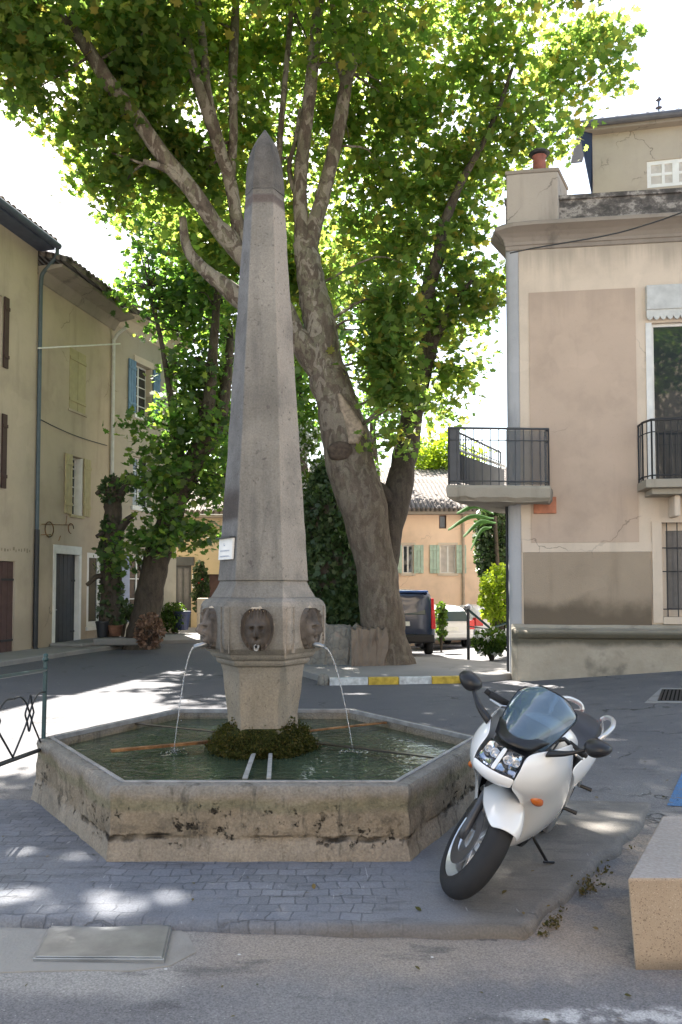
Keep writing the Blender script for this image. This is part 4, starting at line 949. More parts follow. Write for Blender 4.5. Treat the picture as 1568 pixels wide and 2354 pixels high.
# ------------------------------------------------------------------ yellow house with a shop at the back
DW = Wall((-8.5, 30.0), (1.2, 30.6))
hD = thing('shop_house', (-5, 30, 0), 'low yellow house with dark glazed shop front and tiled roof behind the obelisk', 'house')
u_, z_ = DW.u_at, DW.z_at; zD = z_(450, 1185)
sh = (u_(386), u_(440), .02, z_(410, 1300)); arch = (u_(470), u_(560), .02, z_(500, 1320))
mb = MB(); DW.face(mb, 0, DW.W, -.1, zD, [sh, arch]); mb.build('wall', 'wallD', hD)
mb = MB(); DW.box(mb, 0, DW.W, -7, -.3, -.1, zD); mb.build('house_body', 'wallD', hD)
eave(DW, -.3, DW.W + .3, zD, .5, 'cornice', 'tiles', hD, pitch=.42, depth=5)
window(DW, hD, sh, frame='shop', nx=3, nz=1, fw=.1, rec=.05, bar=.05, name='shop_front', pane='pane_grey')
mb = MB(); DW.box(mb, sh[0] - .5, sh[1] + .1, .02, .12, sh[3], sh[3] + .32); mb.build('fascia_board', 'shop', hD)
mb = MB(); DW.box(mb, arch[0], arch[1], -.2, -.15, arch[2], arch[3]); mb.build('door', 'door_brown', hD)
mb = MB(); x0 = u_(463); DW.box(mb, x0 - .1, x0 + .1, .1, .2, z_(463, 1345), z_(463, 1318)); tag(mb.build('shop_sign', 'red_sign', bevel=.01), 'small red enamel sign hanging by the shop front', 'sign')
mb = MB(); x0 = u_(450); DW.box(mb, x0 - .11, x0 + .11, .1, .16, z_(450, 1352), z_(450, 1318)); tag(mb.build('shop_poster', 'white_paint', bevel=.01), 'small white poster panel beside the red enamel sign', 'poster')
# ------------------------------------------------------------------ corner house at the right
A0 = Vector((2.93, 14.0, 0)); fd = Vector((.991, -.134, 0)).normalized(); sd_ = Vector((.50, .866, 0)).normalized()
RW = Wall((A0.x, A0.y), (A0.x + fd.x * 9, A0.y + fd.y * 9)); u_, z_ = RW.u_at, RW.z_at
hR = thing('corner_house', (A0.x, A0.y, 0), 'beige rendered corner house with iron balconies and cement bench along its foot', 'house')
zR = z_(1300, 562)
pan = (u_(1222), u_(1470), z_(1340, 1247), z_(1340, 668)); dado_t = z_(1340, 1269)
wT = (u_(1507), u_(1700), z_(1520, 1128), z_(1520, 742)); wL = (u_(1519), u_(1660), z_(1530, 1418), z_(1530, 1201)); bx = (u_(1494), u_(1715), z_(1500, 742), z_(1500, 660))
mb = MB(); RW.face(mb, .2, RW.W, -.2, zR, [wT, wL], .3); mb.build('wall', 'wall_cream', hR)
mb = MB(); RW.box(mb, .3, RW.W, -1.2, -.32, -.2, zR); 
back = [A0 + fd * .2 - RW.n * .5, A0 + fd * 9 - RW.n * .5, A0 + fd * 9 - RW.n * 7, A0 + sd_ * 8 + fd * .4, A0 + sd_ * .7 + fd * .12]
mb = MB(); mb.prism([(p.x, p.y) for p in back], -.3, zR - .01); mb.build('house_body', 'wall_cream', hR)
# rounded corner, blue-grey with the skylight put into its colour
rgs = []
C0 = A0 - fd * .16 - sd_ * .02
bez = lambda t: (A0 + sd_ * .5 - fd * .05) * (1 - t) ** 2 + C0 * 2 * t * (1 - t) + (A0 + fd * .17) * t * t
crn = [A0 + sd_ * 8] + [bez(i / 9) for i in range(10)] + [A0 + fd * .21, A0 + fd * .21 - RW.n * .2, A0 + sd_ * 8 + fd * .3]
mb = MB(); mb.rings([[(p.x, p.y, z) for p in crn] for z in (-.3, 1.0, dado_t, 3, 5, zR)]); mb.build('rounded_corner', 'corner', hR, smooth=True, sharp=40)
mb = MB(); RW.box(mb, pan[0], pan[1], .0, .012, pan[2], pan[3]); mb.build('render_panel', 'wall_taupe', hR)
mb = MB(); RW.box(mb, .24, wL[0] - .16, .001, .03, .2, dado_t); mb.build('dado', 'dado', hR, bevel=.01)
mb = MB(); RW.box(mb, .22, wL[0] - .02, .002, .024, dado_t + .001, dado_t + .16); mb.build('band', 'wall_cream', hR)
# cement bench
bz1 = z_(1350, 1447); rows = []
prof_ = [(.0, bz1 + .1), (.1, bz1 + .03), (.42, bz1), (.46, bz1 - .05), (.42, bz1 - .12), (.37, bz1 - .14), (.36, -.3), (0, -.3)]
us = [.02, .1, .3] + [.6 + i * .4 for i in range(22)]
for i, u in enumerate(us):
    s_ = .35 if i == 0 else (.8 if i == 1 else 1)
    rows.append([RW.p(u, n * s_ + .012 * mnoise.noise(Vector((u * 2, n * 5, z * 3))), z + .015 * mnoise.noise(Vector((u * 1.3, 4, n)))) for n, z in prof_])
def mk_bench():
    kk = N('cement bench'); zc_ = kk.xyz()[2]; a = kk.noise(1.5, 6, .65)
    col = kk.ramp(a, [(.3, (.30, .26, .2)), (.6, (.41, .36, .285)), (.8, (.47, .415, .335))])
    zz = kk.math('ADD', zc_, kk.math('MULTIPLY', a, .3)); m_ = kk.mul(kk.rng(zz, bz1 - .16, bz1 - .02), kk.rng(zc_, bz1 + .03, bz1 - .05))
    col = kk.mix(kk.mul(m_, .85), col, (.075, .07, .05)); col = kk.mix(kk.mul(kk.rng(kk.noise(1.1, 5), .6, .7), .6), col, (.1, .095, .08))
    kk.bump(kk.noise(14, 6, .65), .7, .02); return kk.fin(col, .92, .2)
M['bench'] = mk_bench()
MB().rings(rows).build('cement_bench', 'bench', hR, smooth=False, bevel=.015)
mb = MB(); rp0 = A0 + sd_ * .3 - fd * .13; mb.tube([(rp0.x, rp0.y, z) for z in (-.2, 3.2)], .028, 8); mb.build('downpipe', 'iron', hR)
# window with roller box and French window behind the balcony
mb = MB(); RW.box(mb, bx[0], bx[1], -.02, .1, bx[2] + .2, bx[3]); rb_ = mb.build('shutter_box', plain('grey roller box', (.5, .5, .48), .5, .3), hR, bevel=.01)
mb = MB(); n = 14; 
for i in range(n):
    a_, b_ = bx[0] + (bx[1] - bx[0]) * i / n, bx[0] + (bx[1] - bx[0]) * (i + 1) / n; mm = (a_ + b_) / 2
    mb.add([RW.p(a_, .07, bx[2] + .2), RW.p(b_, .07, bx[2] + .2), RW.p(b_, .07, bx[2] + .09), RW.p(b_ - .02, .07, bx[2] + .045), RW.p(mm, .07, bx[2] + .02), RW.p(a_ + .02, .07, bx[2] + .045), RW.p(a_, .07, bx[2] + .09)], [tuple(range(7))])
mb.build('scalloped_valance', plain('valance', (.55, .55, .52), .6, .3), rb_, solid=.015)
window(RW, hR, (wT[0], wT[1], wT[2], wT[3]), frame='white_paint', nx=2, nz=1, fw=.05, rec=.08, bar=.04, name='french_window')
mb = MB(); RW.box(mb, wT[0] - .1, wT[0] - .001, .0, .02, wT[2], wT[3]); mb.build('window_surround', 'white_paint', hR)
window(RW, hR, wL, frame='wall_cream', nx=1, nz=1, fw=.13, rec=.16, pane='pane_grey')
mb = MB(); RW.box(mb, wL[0] - .14, wL[0] + .02, -.02, .034, wL[2] - .1, wL[3] + .02); mb.build('window_surround', 'wall_cream', hR); mb = MB(); RW.box(mb, wL[0] + .021, wL[1], -.1, .05, wL[2] - .12, wL[2]); mb.build('sill', 'wall_cream', hR)
mb = MB()
for i in range(6): q = wL[0] + .12 + i * .17; mb.tube([RW.p(q, -.05, wL[2]), RW.p(q, -.05, wL[3])], .009, 6)
for t in (.08, .48, .9 - .17): mb.tube([RW.p(wL[0], -.05, wL[2] + (wL[3] - wL[2]) * t), RW.p(wL[1], -.05, wL[2] + (wL[3] - wL[2]) * t)], .009, 6)
mb.build('window_bars', 'iron', hR)
mb = MB(); RW.box(mb, u_(1228), u_(1280), .0, .05, z_(1250, 1181), z_(1250, 1143)); mb.build('terracotta_block', 'terracotta', hR, bevel=.006)
# right balcony
def railing(parent, line, z0, z1, mat='steel_grey', gap=.11, rb=.008, extra=True, name='balcony_railing'):
    mb = MB()
    for p, q in zip(line, line[1:]):
        p, q = Vector((*p, 0)), Vector((*q, 0)); L = (q - p).length; n = max(1, int(L / gap))
        for z, r in ((z1, .02), (z1 - .2, .009), (z0 + .07, .012)): mb.tube([p + Vector((0, 0, z)), q + Vector((0, 0, z))], r, 6)
        for i in range(n + 1):
            c = p.lerp(q, i / n); mb.tube([c + Vector((0, 0, z0)), c + Vector((0, 0, z1))], rb if 0 < i < n else rb * 1.9, 6)
    return mb.build(name, mat, parent)
zs_ = RW.z_at(1480, 1112) ; q0 = u_(1468)
mb = MB(); RW.box(mb, q0, q0 + 3.2, .0, .62, zs_ - .14, zs_); RW.box(mb, q0 + .12, q0 + 3.1, .0, .5, zs_ - .24, zs_ - .141); bs = mb.build('balcony_slab', 'ledge', hR, bevel=.01)
railing(bs, [RW.p(q0 + .03, .02, 0)[:2], RW.p(q0 + .03, .3, 0)[:2], RW.p(q0 + .12, .54, 0)[:2], RW.p(q0 + 3.1, .58, 0)[:2]], zs_, zs_ + .99, 'iron', .1)
mb = MB(); RW.box(mb, q0 + .5, q0 + .6, .0, .4, zs_ - .6, zs_ - .241); mb.build('bracket', 'wall_cream', bs, bevel=.03)
# corner balcony
F0 = P(1032, 1115, 13.35); zf = F0.z; Fr = P(1262, 1115, 13.45); Bk = P(1163, 1080, 15.8)
poly = [Vector((F0.x, F0.y, 0)), Vector((Fr.x, Fr.y, 0)), Vector(RW.p(u_(1270), -.02, 0)), A0 + fd * .1 + sd_ * .2, A0 + sd_ * 2.0 + fd * .1, Vector((Bk.x - .12, Bk.y, 0))]
c_ = sum(poly, Vector()) / len(poly); big = [c_ + (p - c_) * 1.03 for p in poly]
mb = MB(); n = 12; rr = []
sub_ = [p.lerp(big[(i + 1) % len(big)], t / n) for i, p in enumerate(big) for t in range(n)]
for q, z in ((.93, zf - .26), (1.0, zf - .2), (1.01, zf - .05), (.99, zf)): rr.append([(c_.x + (p.x - c_.x) * q + .05 * mnoise.noise(p * 4 + Vector((0, 0, q))), c_.y + (p.y - c_.y) * q, z + .05 * mnoise.noise(p * 5 + Vector((0, 0, q * 3))) * (1 if z < zf - .01 else .3)) for p in sub_])
cb = mb.rings(rr).build('balcony_slab', 'ledge', hR)
railing(cb, [(Fr.x + .02, 13.75), (Fr.x, Fr.y), (F0.x, F0.y), (Bk.x - .1, Bk.y)], zf, zf + .96, 'steel_grey', .14)
M['mesh_panel'] = None
kk = N('smoked panel'); kk.b.inputs['Alpha'].default_value = .42; M['mesh_panel'] = kk.fin((.07, .075, .085), .35, .5)
mb = MB(); mb.box((Fr.x - .72, Fr.y + .012, zf + .02), (Fr.x - .02, Fr.y + .022, zf + .94)); o = mb.build('panel', 'mesh_panel', cb); 
mb = MB(); mb.box((F0.x + .01, F0.y + .012, zf + .02), (F0.x + .19, F0.y + .025, zf + .95)); mb.build('panel', 'steel_grey', cb, bevel=.004)
mb = MB(); a_ = Vector((F0.x + .1, F0.y + .25, zf + .72)); b_ = Vector((Bk.x - .05, Bk.y - .1, zf + .72)); dd_ = (b_ - a_).normalized(); nn_ = Vector((-dd_.y, dd_.x, 0)) * .02
mb.hexa([a_ + Vector((0, 0, -.6)), b_ + Vector((0, 0, -.6)), b_ + nn_ + Vector((0, 0, -.6)), a_ + nn_ + Vector((0, 0, -.6))], [a_ + Vector((0, 0, -.12)), b_ + Vector((0, 0, -.12)), b_ + nn_ + Vector((0, 0, -.12)), a_ + nn_ + Vector((0, 0, -.12))]); mb.build('panel', 'steel_grey', cb)
mb = MB(); mb.tube([a_ + Vector((0, 0, -.05)), b_ + Vector((0, 0, -.05))], .028, 6); mb.build('white_rail', 'white_paint', cb)
# cornice, parapet, chimney block
def ringwall(off, inset=0.0):
    """the outline of the corner house pushed out by off"""
    o1 = -(fd * 0 + sd_.cross(Vector((0, 0, 1)))); so = Vector((-sd_.y, sd_.x, 0))
    return [A0 + fd * 9 + RW.n * off, A0 + fd * .4 + RW.n * off, A0 + fd * .12 + RW.n * off * .95 + so * off * .1, A0 + RW.n * off * .7 + so * off * .6, A0 + sd_ * .2 + so * off, A0 + sd_ * 8 + so * off]
mb = MB(); rows = []
for off, z in ((.004, zR - .07), (.03, zR - .06), (.035, zR - .0), (.06, zR + .01), (.065, zR + .06), (.12, zR + .12), (.2, zR + .17), (.3, zR + .21), (.36, zR + .23), (.36, zR + .29), (.33, zR + .31), (.1, zR + .4), (-.05, zR + .42)):
    rows.append([(p.x, p.y, z) for p in ringwall(off)])
mb.rings(rows, False, False, closed=False).build('cornice', 'cornice', hR)
zp = z_(1500, 440)
mb = MB(); rows = []
for off, z in ((.02, zR + .36), (.02, zp - .08), (.06, zp - .075), (.06, zp)): rows.append([(p.x, p.y, z) for p in ringwall(off)])
for off, z in ((-.3, zp), (-.3, zR + .1)): rows.append([(p.x, p.y, z) for p in ringwall(off)])
mb.rings(rows, False, False, closed=False).build('parapet', 'parapet', hR)
u1c = u_(1292); zt_ = z_(1250, 402)
mb = MB(); pier = [A0 + fd * u1c + RW.n * .09, A0 + fd * .3 + RW.n * .09, A0 + fd * .0 + RW.n * .07, A0 + sd_ * .45 - fd * .1, A0 + sd_ * .7 + fd * u1c]
mb.prism([(p.x, p.y) for p in pier], zR + .37, zt_); ch = mb.build('chimney', 'pier', hR, bevel=.02)
pc = sum(pier, Vector()) / 5; mb = MB(); mb.prism([(pc.x + (p.x - pc.x) * 1.04, pc.y + (p.y - pc.y) * 1.04) for p in pier], zt_ + .001, zt_ + .07); mb.build('coping', 'cornice', ch, bevel=.015)
cp = P(1240, 395, 14.15); mb = MB(); mb.lathe([(.12, zt_ + .07), (.115, zt_ + .3), (.11, zt_ + .42), (.13, zt_ + .45)], (cp.x, cp.y), 16); mb.build('chimney_pot', plain('brick red pot', (.28, .11, .085), .8, .2, var=.3), ch)
mb = MB(); mb.lathe([(.06, zt_ + .44), (.17, zt_ + .47), (.19, zt_ + .5), (.13, zt_ + .55), (.02, zt_ + .57)], (cp.x, cp.y), 16); mb.build('cowl', 'iron', ch)
# cable over the cornice
cb_ = [P(1172, 582, 13.5), P(1230, 570, 13.4), P(1400, 540, 13.0), P(1500, 512, 12.6), P(1568, 488, 12.2), P(1700, 440, 11.4)]
tag(MB().tube([tuple(q) for q in crom([tuple(p) for p in cb_], 6)], .012, 6).build('overhead_cable', 'iron'), 'black overhead cable running across the cornice of the corner house', 'cable')
# upper house
UW = Wall((P(1362, 440, 20.5).x, 20.5), (P(1362, 440, 20.5).x + 9, 18.6)); zU = UW.z_at(1400, 300); u_, z_ = UW.u_at, UW.z_at
hU = thing('upper_house', (UW.A.x, UW.A.y, 0), 'tall buff house with a white window rising behind the parapet', 'house')
wU = (u_(1503), u_(1640), z_(1530, 430), z_(1530, 368))
mb = MB(); UW.face(mb, 0, UW.W, 0, zU, [wU]); mb.build('wall', 'wall_upper', hU)
mb = MB(); mb.prism([UW.p(.1, -.24, 0)[:2], UW.p(UW.W, -.24, 0)[:2], UW.p(UW.W, -6, 0)[:2], UW.p(4.2, -6, 0)[:2]], 0, zU); mb.build('house_body', 'wall_upper', hU)
eave(UW, -.32, UW.W, zU, .25, 'cornice', 'tiles_red', hU, pitch=.22, depth=6, skew=4, gap=.36)
mb = MB(); mb.tube([UW.p(-.34, .33, zU + .05), UW.p(UW.W, .33, zU + .05)], .09, 10); mb.build('gutter', plain('zinc gutter', (.1, .1, .115), .5, .4), hU)
mb = MB(); mb.hexa([UW.p(-.35, .29, zU - .02), UW.p(-.02, .29, zU - .02), UW.p(-.02, -2.5, zU + .5), UW.p(-.35, -2.5, zU + .5)], [UW.p(-.35, .29, zU + .1), UW.p(-.02, .29, zU + .1), UW.p(-.02, -2.5, zU + .64), UW.p(-.35, -2.5, zU + .64)]); mb.build('verge_board', 'fascia', hU)
mb = MB(); mb.add([UW.p(-.36, .3, zU), UW.p(-.001, .1, zU - .05), UW.p(-.001, .02, z_(1368, 445)), UW.p(-.02, -.02, z_(1368, 445))], [(0, 1, 2, 3)]); mb.build('slate_flank', plain('slate blue flank', (.02, .03, .06), .5, .3), hU, solid=.03)
window(UW, hU, wU, nx=4, nz=2, rec=.03, fw=.1, bar=.05, pane='curtain')
va = P(1514, 222, 21); vn = thing('roof_vent', (va.x, va.y, va.z - 1), 'slim metal weather vane pipe on the roof ridge of the buff house', 'vent pipe')
mb = MB(); mb.tube([va - Vector((0, 0, 1.1)), va + Vector((0, 0, -.1))], .02, 6); mb.build('pipe', 'pipe', vn)
mb = MB(); mb.lathe([(.02, va.z - .32), (.09, va.z - .31), (.02, va.z - .28), (.03, va.z - .12), (.08, va.z - .09), (.02, va.z)], (va.x, va.y), 10); mb.build('vent_cap', 'fascia', vn)
# ------------------------------------------------------------------ peach house beyond the car park
PW = Wall((-1.0, 34.2), (9.5, 34.0)); u_, z_ = PW.u_at, PW.z_at
hP = thing('peach_house', (3, 34, -.9), 'peach coloured house with sage green shutters beyond the parked cars', 'house')
zP = z_(1000, 1178)
o1 = (u_(1012), u_(1048), z_(1030, 1318), z_(1030, 1253)); o2 = (u_(926), u_(950), z_(940, 1318), z_(940, 1253)); o3 = (u_(1094), u_(1112), z_(1100, 1306), z_(1100, 1245)); o4 = (u_(1010), u_(1027), z_(1018, 1215), z_(1018, 1184))
mb = MB(); PW.face(mb, 0, PW.W, -1.2, zP, [o1, o2, o3, o4]); mb.build('wall', 'peach', hP)
mb = MB(); PW.box(mb, 0, PW.W, -7, -.24, -1.2, zP); mb.build('house_body', 'peach', hP)
eave(PW, -.3, PW.W + .3, zP, .45, 'cornice', 'tiles', hP, pitch=.36, depth=5)
window(PW, hP, o1, nx=2, nz=1, pane='curtain', rec=.1); window(PW, hP, o2, nx=2, nz=1, pane='pane', rec=.1); window(PW, hP, o3, nx=2, nz=4, rec=.02, fw=.08); window(PW, hP, o4, frame='door_brown', nx=1, nz=1, fw=.05)
sw = u_(1012) - u_(988)
for o in (o1, o2):
    shutter(PW, hP, o[0] - sw, o[0] - .02, o[2], o[3], 'green_shutter'); shutter(PW, hP, o[1] + .02, o[1] + sw, o[2], o[3], 'green_shutter')
    mb = MB(); PW.box(mb, o[0] - .1, o[1] + .1, 0, .06, o[2] - .1, o[2]); mb.build('sill', 'wall_cream', hP); mb = MB(); PW.box(mb, o[0] - .1, o[1] + .1, 0, .03, o[3], o[3] + .1); mb.build('lintel', 'wall_cream', hP)
mb = MB(); mb.tube([PW.p(u_(1065), .08, zP - .1), PW.p(u_(1065), .08, -1)], .06, 8); mb.build('downpipe', plain('tan pipe', (.42, .33, .25), .6, .3), hP)
h2 = Wall((-3, 40), (10, 40)); mb = MB(); h2.box(mb, 0, 13, -5, 0, -1, h2.z_at(1000, 1120)); mb.build('wall', 'wallD', thing('far_house', (2, 40, -1), 'house with a bleached tile roof showing above the peach house', 'house'))
eave(h2, -.3, 13.3, h2.z_at(1000, 1120), .4, 'cornice', 'tiles', bpy.data.objects['far_house'], pitch=.3, depth=6)
# ------------------------------------------------------------------ kerb, wall and planting at the big tree
ks = G(757, 1576); ke = G(1062, 1571); kr = G(1180, 1560)
kd = (ke - ks).normalized(); kL = (ke - ks).length
mb = MB(); segs = [0, .29, .52, .77, 1.0]
side = [ks + Vector((0, .16, 0)), ke + Vector((0, .16, 0)), Vector((kr.x, 14.5, 0)), Vector((3.6, 15.6, 0)), Vector((2.0, 17.4, 0)), Vector((-1.4, 17.6, 0)), Vector((-.9, 15.0, 0))]
sd2 = MB(); sd2.prism([(p.x, p.y) for p in side], -.1, .105); sd2.build('sidewalk', 'pavement', bevel=.01)['kind'] = 'structure'
kb = MB()
for i in range(4):
    p, q = ks + kd * kL * segs[i], ks + kd * kL * segs[i + 1]; kb.cur = i % 2
    kb.hexa([(p.x + .004, p.y, -.05), (q.x - .004, q.y, -.05), (q.x - .004, q.y + .159, -.05), (p.x + .004, p.y + .159, -.05)], [(p.x + .004, p.y, .115), (q.x - .004, q.y, .115), (q.x - .004, q.y + .159, .115), (p.x + .004, p.y + .159, .115)])
kb.build('kerb', ['kerb_white', 'kerb_yellow'], bevel=.012)['kind'] = 'structure'
kst_ = ks + Vector((-.1, .08, 0)); mb = MB(); mb.lathe([(.09, -.05), (.1, .05), (.085, .14), (.05, .18)], (kst_.x, kst_.y), 12); tag(mb.build('kerb_stone', 'rubble', smooth=True), 'small rounded guard stone at the left end of the painted kerb', 'stone')
mb = MB(); q = [G(1060, 1572), G(1186, 1562), G(1182, 1553), G(1100, 1553)]; mb.hexa([(p.x, p.y, -.05) for p in q], [(p.x, p.y, .112) for p in q]); mb.build('pavement_edge', 'pavement', bevel=.02)['kind'] = 'structure'
wl_ = MB(); zt_ = .85
A_, B_ = G(690, 1540), Vector((.35, 15.55, 0)); n = 26; rows = []
for i in range(n + 1):
    p = A_.lerp(B_, i / n); zt = .82 + .1 * mnoise.noise(Vector((i * .5, 0, 3)))
    j = lambda s_: .05 * mnoise.noise(Vector((i * .7, s_ * 3, 9)))
    rows.append([(p.x, p.y + j(0), -.05), (p.x, p.y + j(1), .3), (p.x, p.y + j(2), .6), (p.x, p.y + .05 + j(3), zt), (p.x, p.y + .4, zt + .04), (p.x, p.y + .7, .6), (p.x, p.y + .75, -.05)])
rw_ = wl_.rings(rows).build('rubble_wall', 'rubble')
rows = []; A2, B2 = P(808, 1543, 15.3), P(888, 1543, 15.45)
for i in range(13):
    p = A2.lerp(B2, i / 12); e_ = .0 if i in (0, 12) else 1; j = lambda s_: .07 * mnoise.noise(Vector((i * .8, s_ * 3, 19)))
    zt = .80 + .08 * mnoise.noise(Vector((i * .6, 3, 3)))
    rows.append([(p.x + j(9), p.y - .04 + j(0), -.05), (p.x + j(8), p.y - .05 + j(1), .2), (p.x + j(7), p.y - .02 + j(2), .42), (p.x + j(6), p.y + j(3), .62), (p.x + j(5), p.y + .06 + j(4), zt), (p.x, p.y + .4, zt + .03), (p.x, p.y + .5, -.05)])
MB().rings(rows).build('mortared_end', 'trunk_cement', rw_)
tag(rw_, 'low rubble stone wall at the foot of the big plane tree', 'stone wall')
# ------------------------------------------------------------------ trees
def gap(x, y, rx, ry):
    g = G(x, y); SHADE_GAPS.append((g.x, g.y, rx, ry))
for a in ((-180, 1660, 1.8, 2.4), (30, 1650, 1.3, 1.8), (130, 1650, 1.1, 1.4), (215, 1610, 1.1, 1.0), (230, 1668, .5, .5), (300, 1575, .9, .55), (190, 1690, .35, .3), (370, 1592, .3, .16), (430, 1612, .28, .14), (480, 1630, .25, .1), (360, 1640, .3, .12), (520, 1600, .25, .16),
          (560, 1580, .3, .2), (820, 1595, .3, .14), (70, 1958, .2, .10), (150, 1972, .3, .09), (30, 2055, .22, .12), (190, 2062, .22, .08), (260, 2085, .24, .07), (110, 2095, .2, .07), (330, 2058, .2, .05),
          (1310, 1893, .2, .06), (1385, 1908, .22, .07), (1140, 1545, .5, .8), (1400, 1700, .18, .07), (20, 1900, .15, .06)): gap(*a)
rng = np.random.default_rng(21)
# --- the big plane tree
tb = P(885, 1525, 16.0)
pt = thing('plane_tree', (tb.x, tb.y, 0), 'huge old plane tree with a forked grey trunk and wide crown behind the fountain', 'tree')
mb = MB(); trunk = []
T = 16.0
t1 = [(890, 1565, T, .68), (886, 1500, T, .53), (878, 1420, T, .46), (868, 1330, T, .42), (853, 1250, T, .42), (830, 1160, T, .46), (802, 1060, T, .49), (786, 980, T, .45), (766, 910, T, .42), (746, 830, T, .37), (732, 740, T, .33), (718, 660, T, .285), (706, 590, T, .25), (702, 560, T, .23)]
p1, r1 = limb(mb, t1, 20, 7, .16, 1)
limb(mb, [(700, 575, T, .2), (692, 500, T, .15), (690, 420, T, .145), (700, 320, T, .135), (712, 220, T - .2, .13), (722, 120, T - .4, .12), (734, -20, T - .6, .1), (745, -220, T - 1, .06)], 12, 6, .1, 2)
limb(mb, [(706, 580, T, .2), (725, 510, T, .165), (745, 440, T, .15), (765, 360, T, .14), (785, 260, T, .135), (795, 195, T, .13), (808, 150, T, .12), (835, 60, T, .1), (860, -60, T, .08), (900, -250, T, .05)], 12, 6, .1, 3)
limb(mb, [(795, 200, T, .08), (775, 130, T, .065), (765, 40, T, .06), (760, -100, T, .04)], 8, 5, .1, 4)
t2 = [(874, 1400, T + .05, .28), (880, 1310, T + .1, .28), (889, 1250, T + .2, .28), (902, 1190, T + .3, .29), (918, 1110, T + .4, .28), (932, 1040, T + .5, .26), (943, 980, T + .5, .25), (955, 910, T + .6, .25), (972, 840, T + .6, .21), (985, 800, T + .6, .19), (975, 730, T + .6, .17), (985, 660, T + .5, .15), (1008, 590, T + .4, .13), (1020, 520, T + .4, .11), (1060, 420, T + .4, .08), (1110, 330, T + .4, .06), (1155, 225, T + .3, .05), (1180, 150, T + .2, .03)]
# limbs that pass behind the obelisk to the left
limb(mb, [(752, 880, T, .24), (715, 820, T - .1, .25), (680, 775, T - .2, .24), (620, 735, T - .3, .22), (560, 695, T - .4, .2), (520, 660, T - .5, .17), (470, 620, T - .6, .13), (430, 570, T - .6, .1), (420, 500, T - .7, .07)], 12, 6, .12, 8)
limb(mb, [(690, 790, T - .2, .2), (640, 690, T - .3, .2), (590, 620, T - .4, .2), (545, 575, T - .6, .185), (490, 510, T - .8, .165), (440, 435, T - 1, .16), (380, 365, T - 1.2, .155), (320, 280, T - 1.4, .15), (250, 190, T - 1.7, .14), (190, 95, T - 2, .12), (110, 10, T - 2.4, .09), (20, -100, T - 2.8, .06)], 12, 6, .12, 9)
limb(mb, [(560, 590, T - .5, .13), (530, 540, T - .7, .12), (470, 490, T - .9, .1), (400, 400, T - 1.2, .08), (330, 370, T - 1.3, .05)], 10, 5, .1, 10)
limb(mb, [(575, 610, T - .4, .15), (548, 520, T - .5, .14), (530, 420, T - .6, .13), (510, 360, T - .7, .125), (490, 290, T - .8, .14), (470, 240, T - .9, .115), (448, 170, T - 1, .10), (430, 100, T - 1.1, .09), (412, -10, T - 1.2, .075), (400, -150, T - 1.3, .05)], 10, 6, .1, 11)
limb(mb, [(495, 300, T - .8, .1), (475, 200, T - .8, .09), (468, 110, T - .8, .085), (455, 0, T - .8, .07), (445, -120, T - .8, .05)], 10, 5, .1, 12)
limb(mb, [(530, 430, T - .5, .08), (537, 300, T - .5, .085), (535, 180, T - .5, .09), (540, 60, T - .5, .085), (545, -60, T - .5, .06)], 10, 5, .1, 13)
limb(mb, [(655, 700, T, .09), (645, 500, T + .1, .075), (642, 360, T + .1, .065), (652, 220, T + .1, .06), (665, 80, T, .055), (672, -60, T, .04)], 8, 5, .1, 14)
limb(mb, [(690, 480, T + .1, .06), (665, 390, T + .2, .05), (680, 320, T + .3, .045), (690, 250, T + .3, .03)], 8, 5, .1, 15)
limb(mb, [(405, 40, T - 1.1, .05), (330, 32, T - 1.2, .04), (220, 45, T - 1.4, .025)], 8, 5, .1, 16)
tr = mb.build('trunk', 'bark', pt, smooth=True)
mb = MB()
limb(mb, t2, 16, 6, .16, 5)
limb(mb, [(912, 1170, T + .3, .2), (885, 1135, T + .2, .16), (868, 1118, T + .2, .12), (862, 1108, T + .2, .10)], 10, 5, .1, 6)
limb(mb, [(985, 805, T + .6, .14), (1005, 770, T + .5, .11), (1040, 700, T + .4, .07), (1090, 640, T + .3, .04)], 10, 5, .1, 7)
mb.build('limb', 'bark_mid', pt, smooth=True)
bl = P(783, 1036, 15.52); mb = MB()
mb.rings([[bl + Vector((.235 * q * math.cos(a) * (1 + .12 * mnoise.noise(Vector((math.cos(a) * 2, math.sin(a) * 2, q)))), -h, .19 * q * math.sin(a) * (1 + .15 * mnoise.noise(Vector((math.cos(a) * 2, math.sin(a) * 2, q + 3)))))) for a in [2 * math.pi * j / 22 for j in range(22)]] for q, h in ((1.12, -.12), (1.0, .0), (.85, .04), (.55, .055), (.2, .03))])
mb.build('knot', plain('cut knot', (.075, .055, .042), .9, .2, var=.4, scale=12, bump=.5), pt, smooth=True)
mb = MB(); s_ = [(812, 1020, 15.54), (815, 985, 15.55), (800, 950, 15.57), (780, 905, 15.6)]
ps = crom([(*P(x, y, Y), w_) for (x, y, Y), w_ in zip(s_, (.10, .17, .13, .03))], 6)
mb.grid([[Vector(q[:3]) + Vector((t * q[3], .04 * abs(t) ** 2 - .03 + .012 * mnoise.noise(Vector((i * .6, t * 3, 0))), .02 * mnoise.noise(Vector((i * .9, t * 4, 5))))) for t in (-1, -.6, -.2, .2, .6, 1)] for i, q in enumerate(ps)])
mb.build('bark_scar', plain('bare wood scar', (.3, .235, .175), .85, .2, var=.35, scale=14, bump=.5), pt, smooth=True, solid=.03)
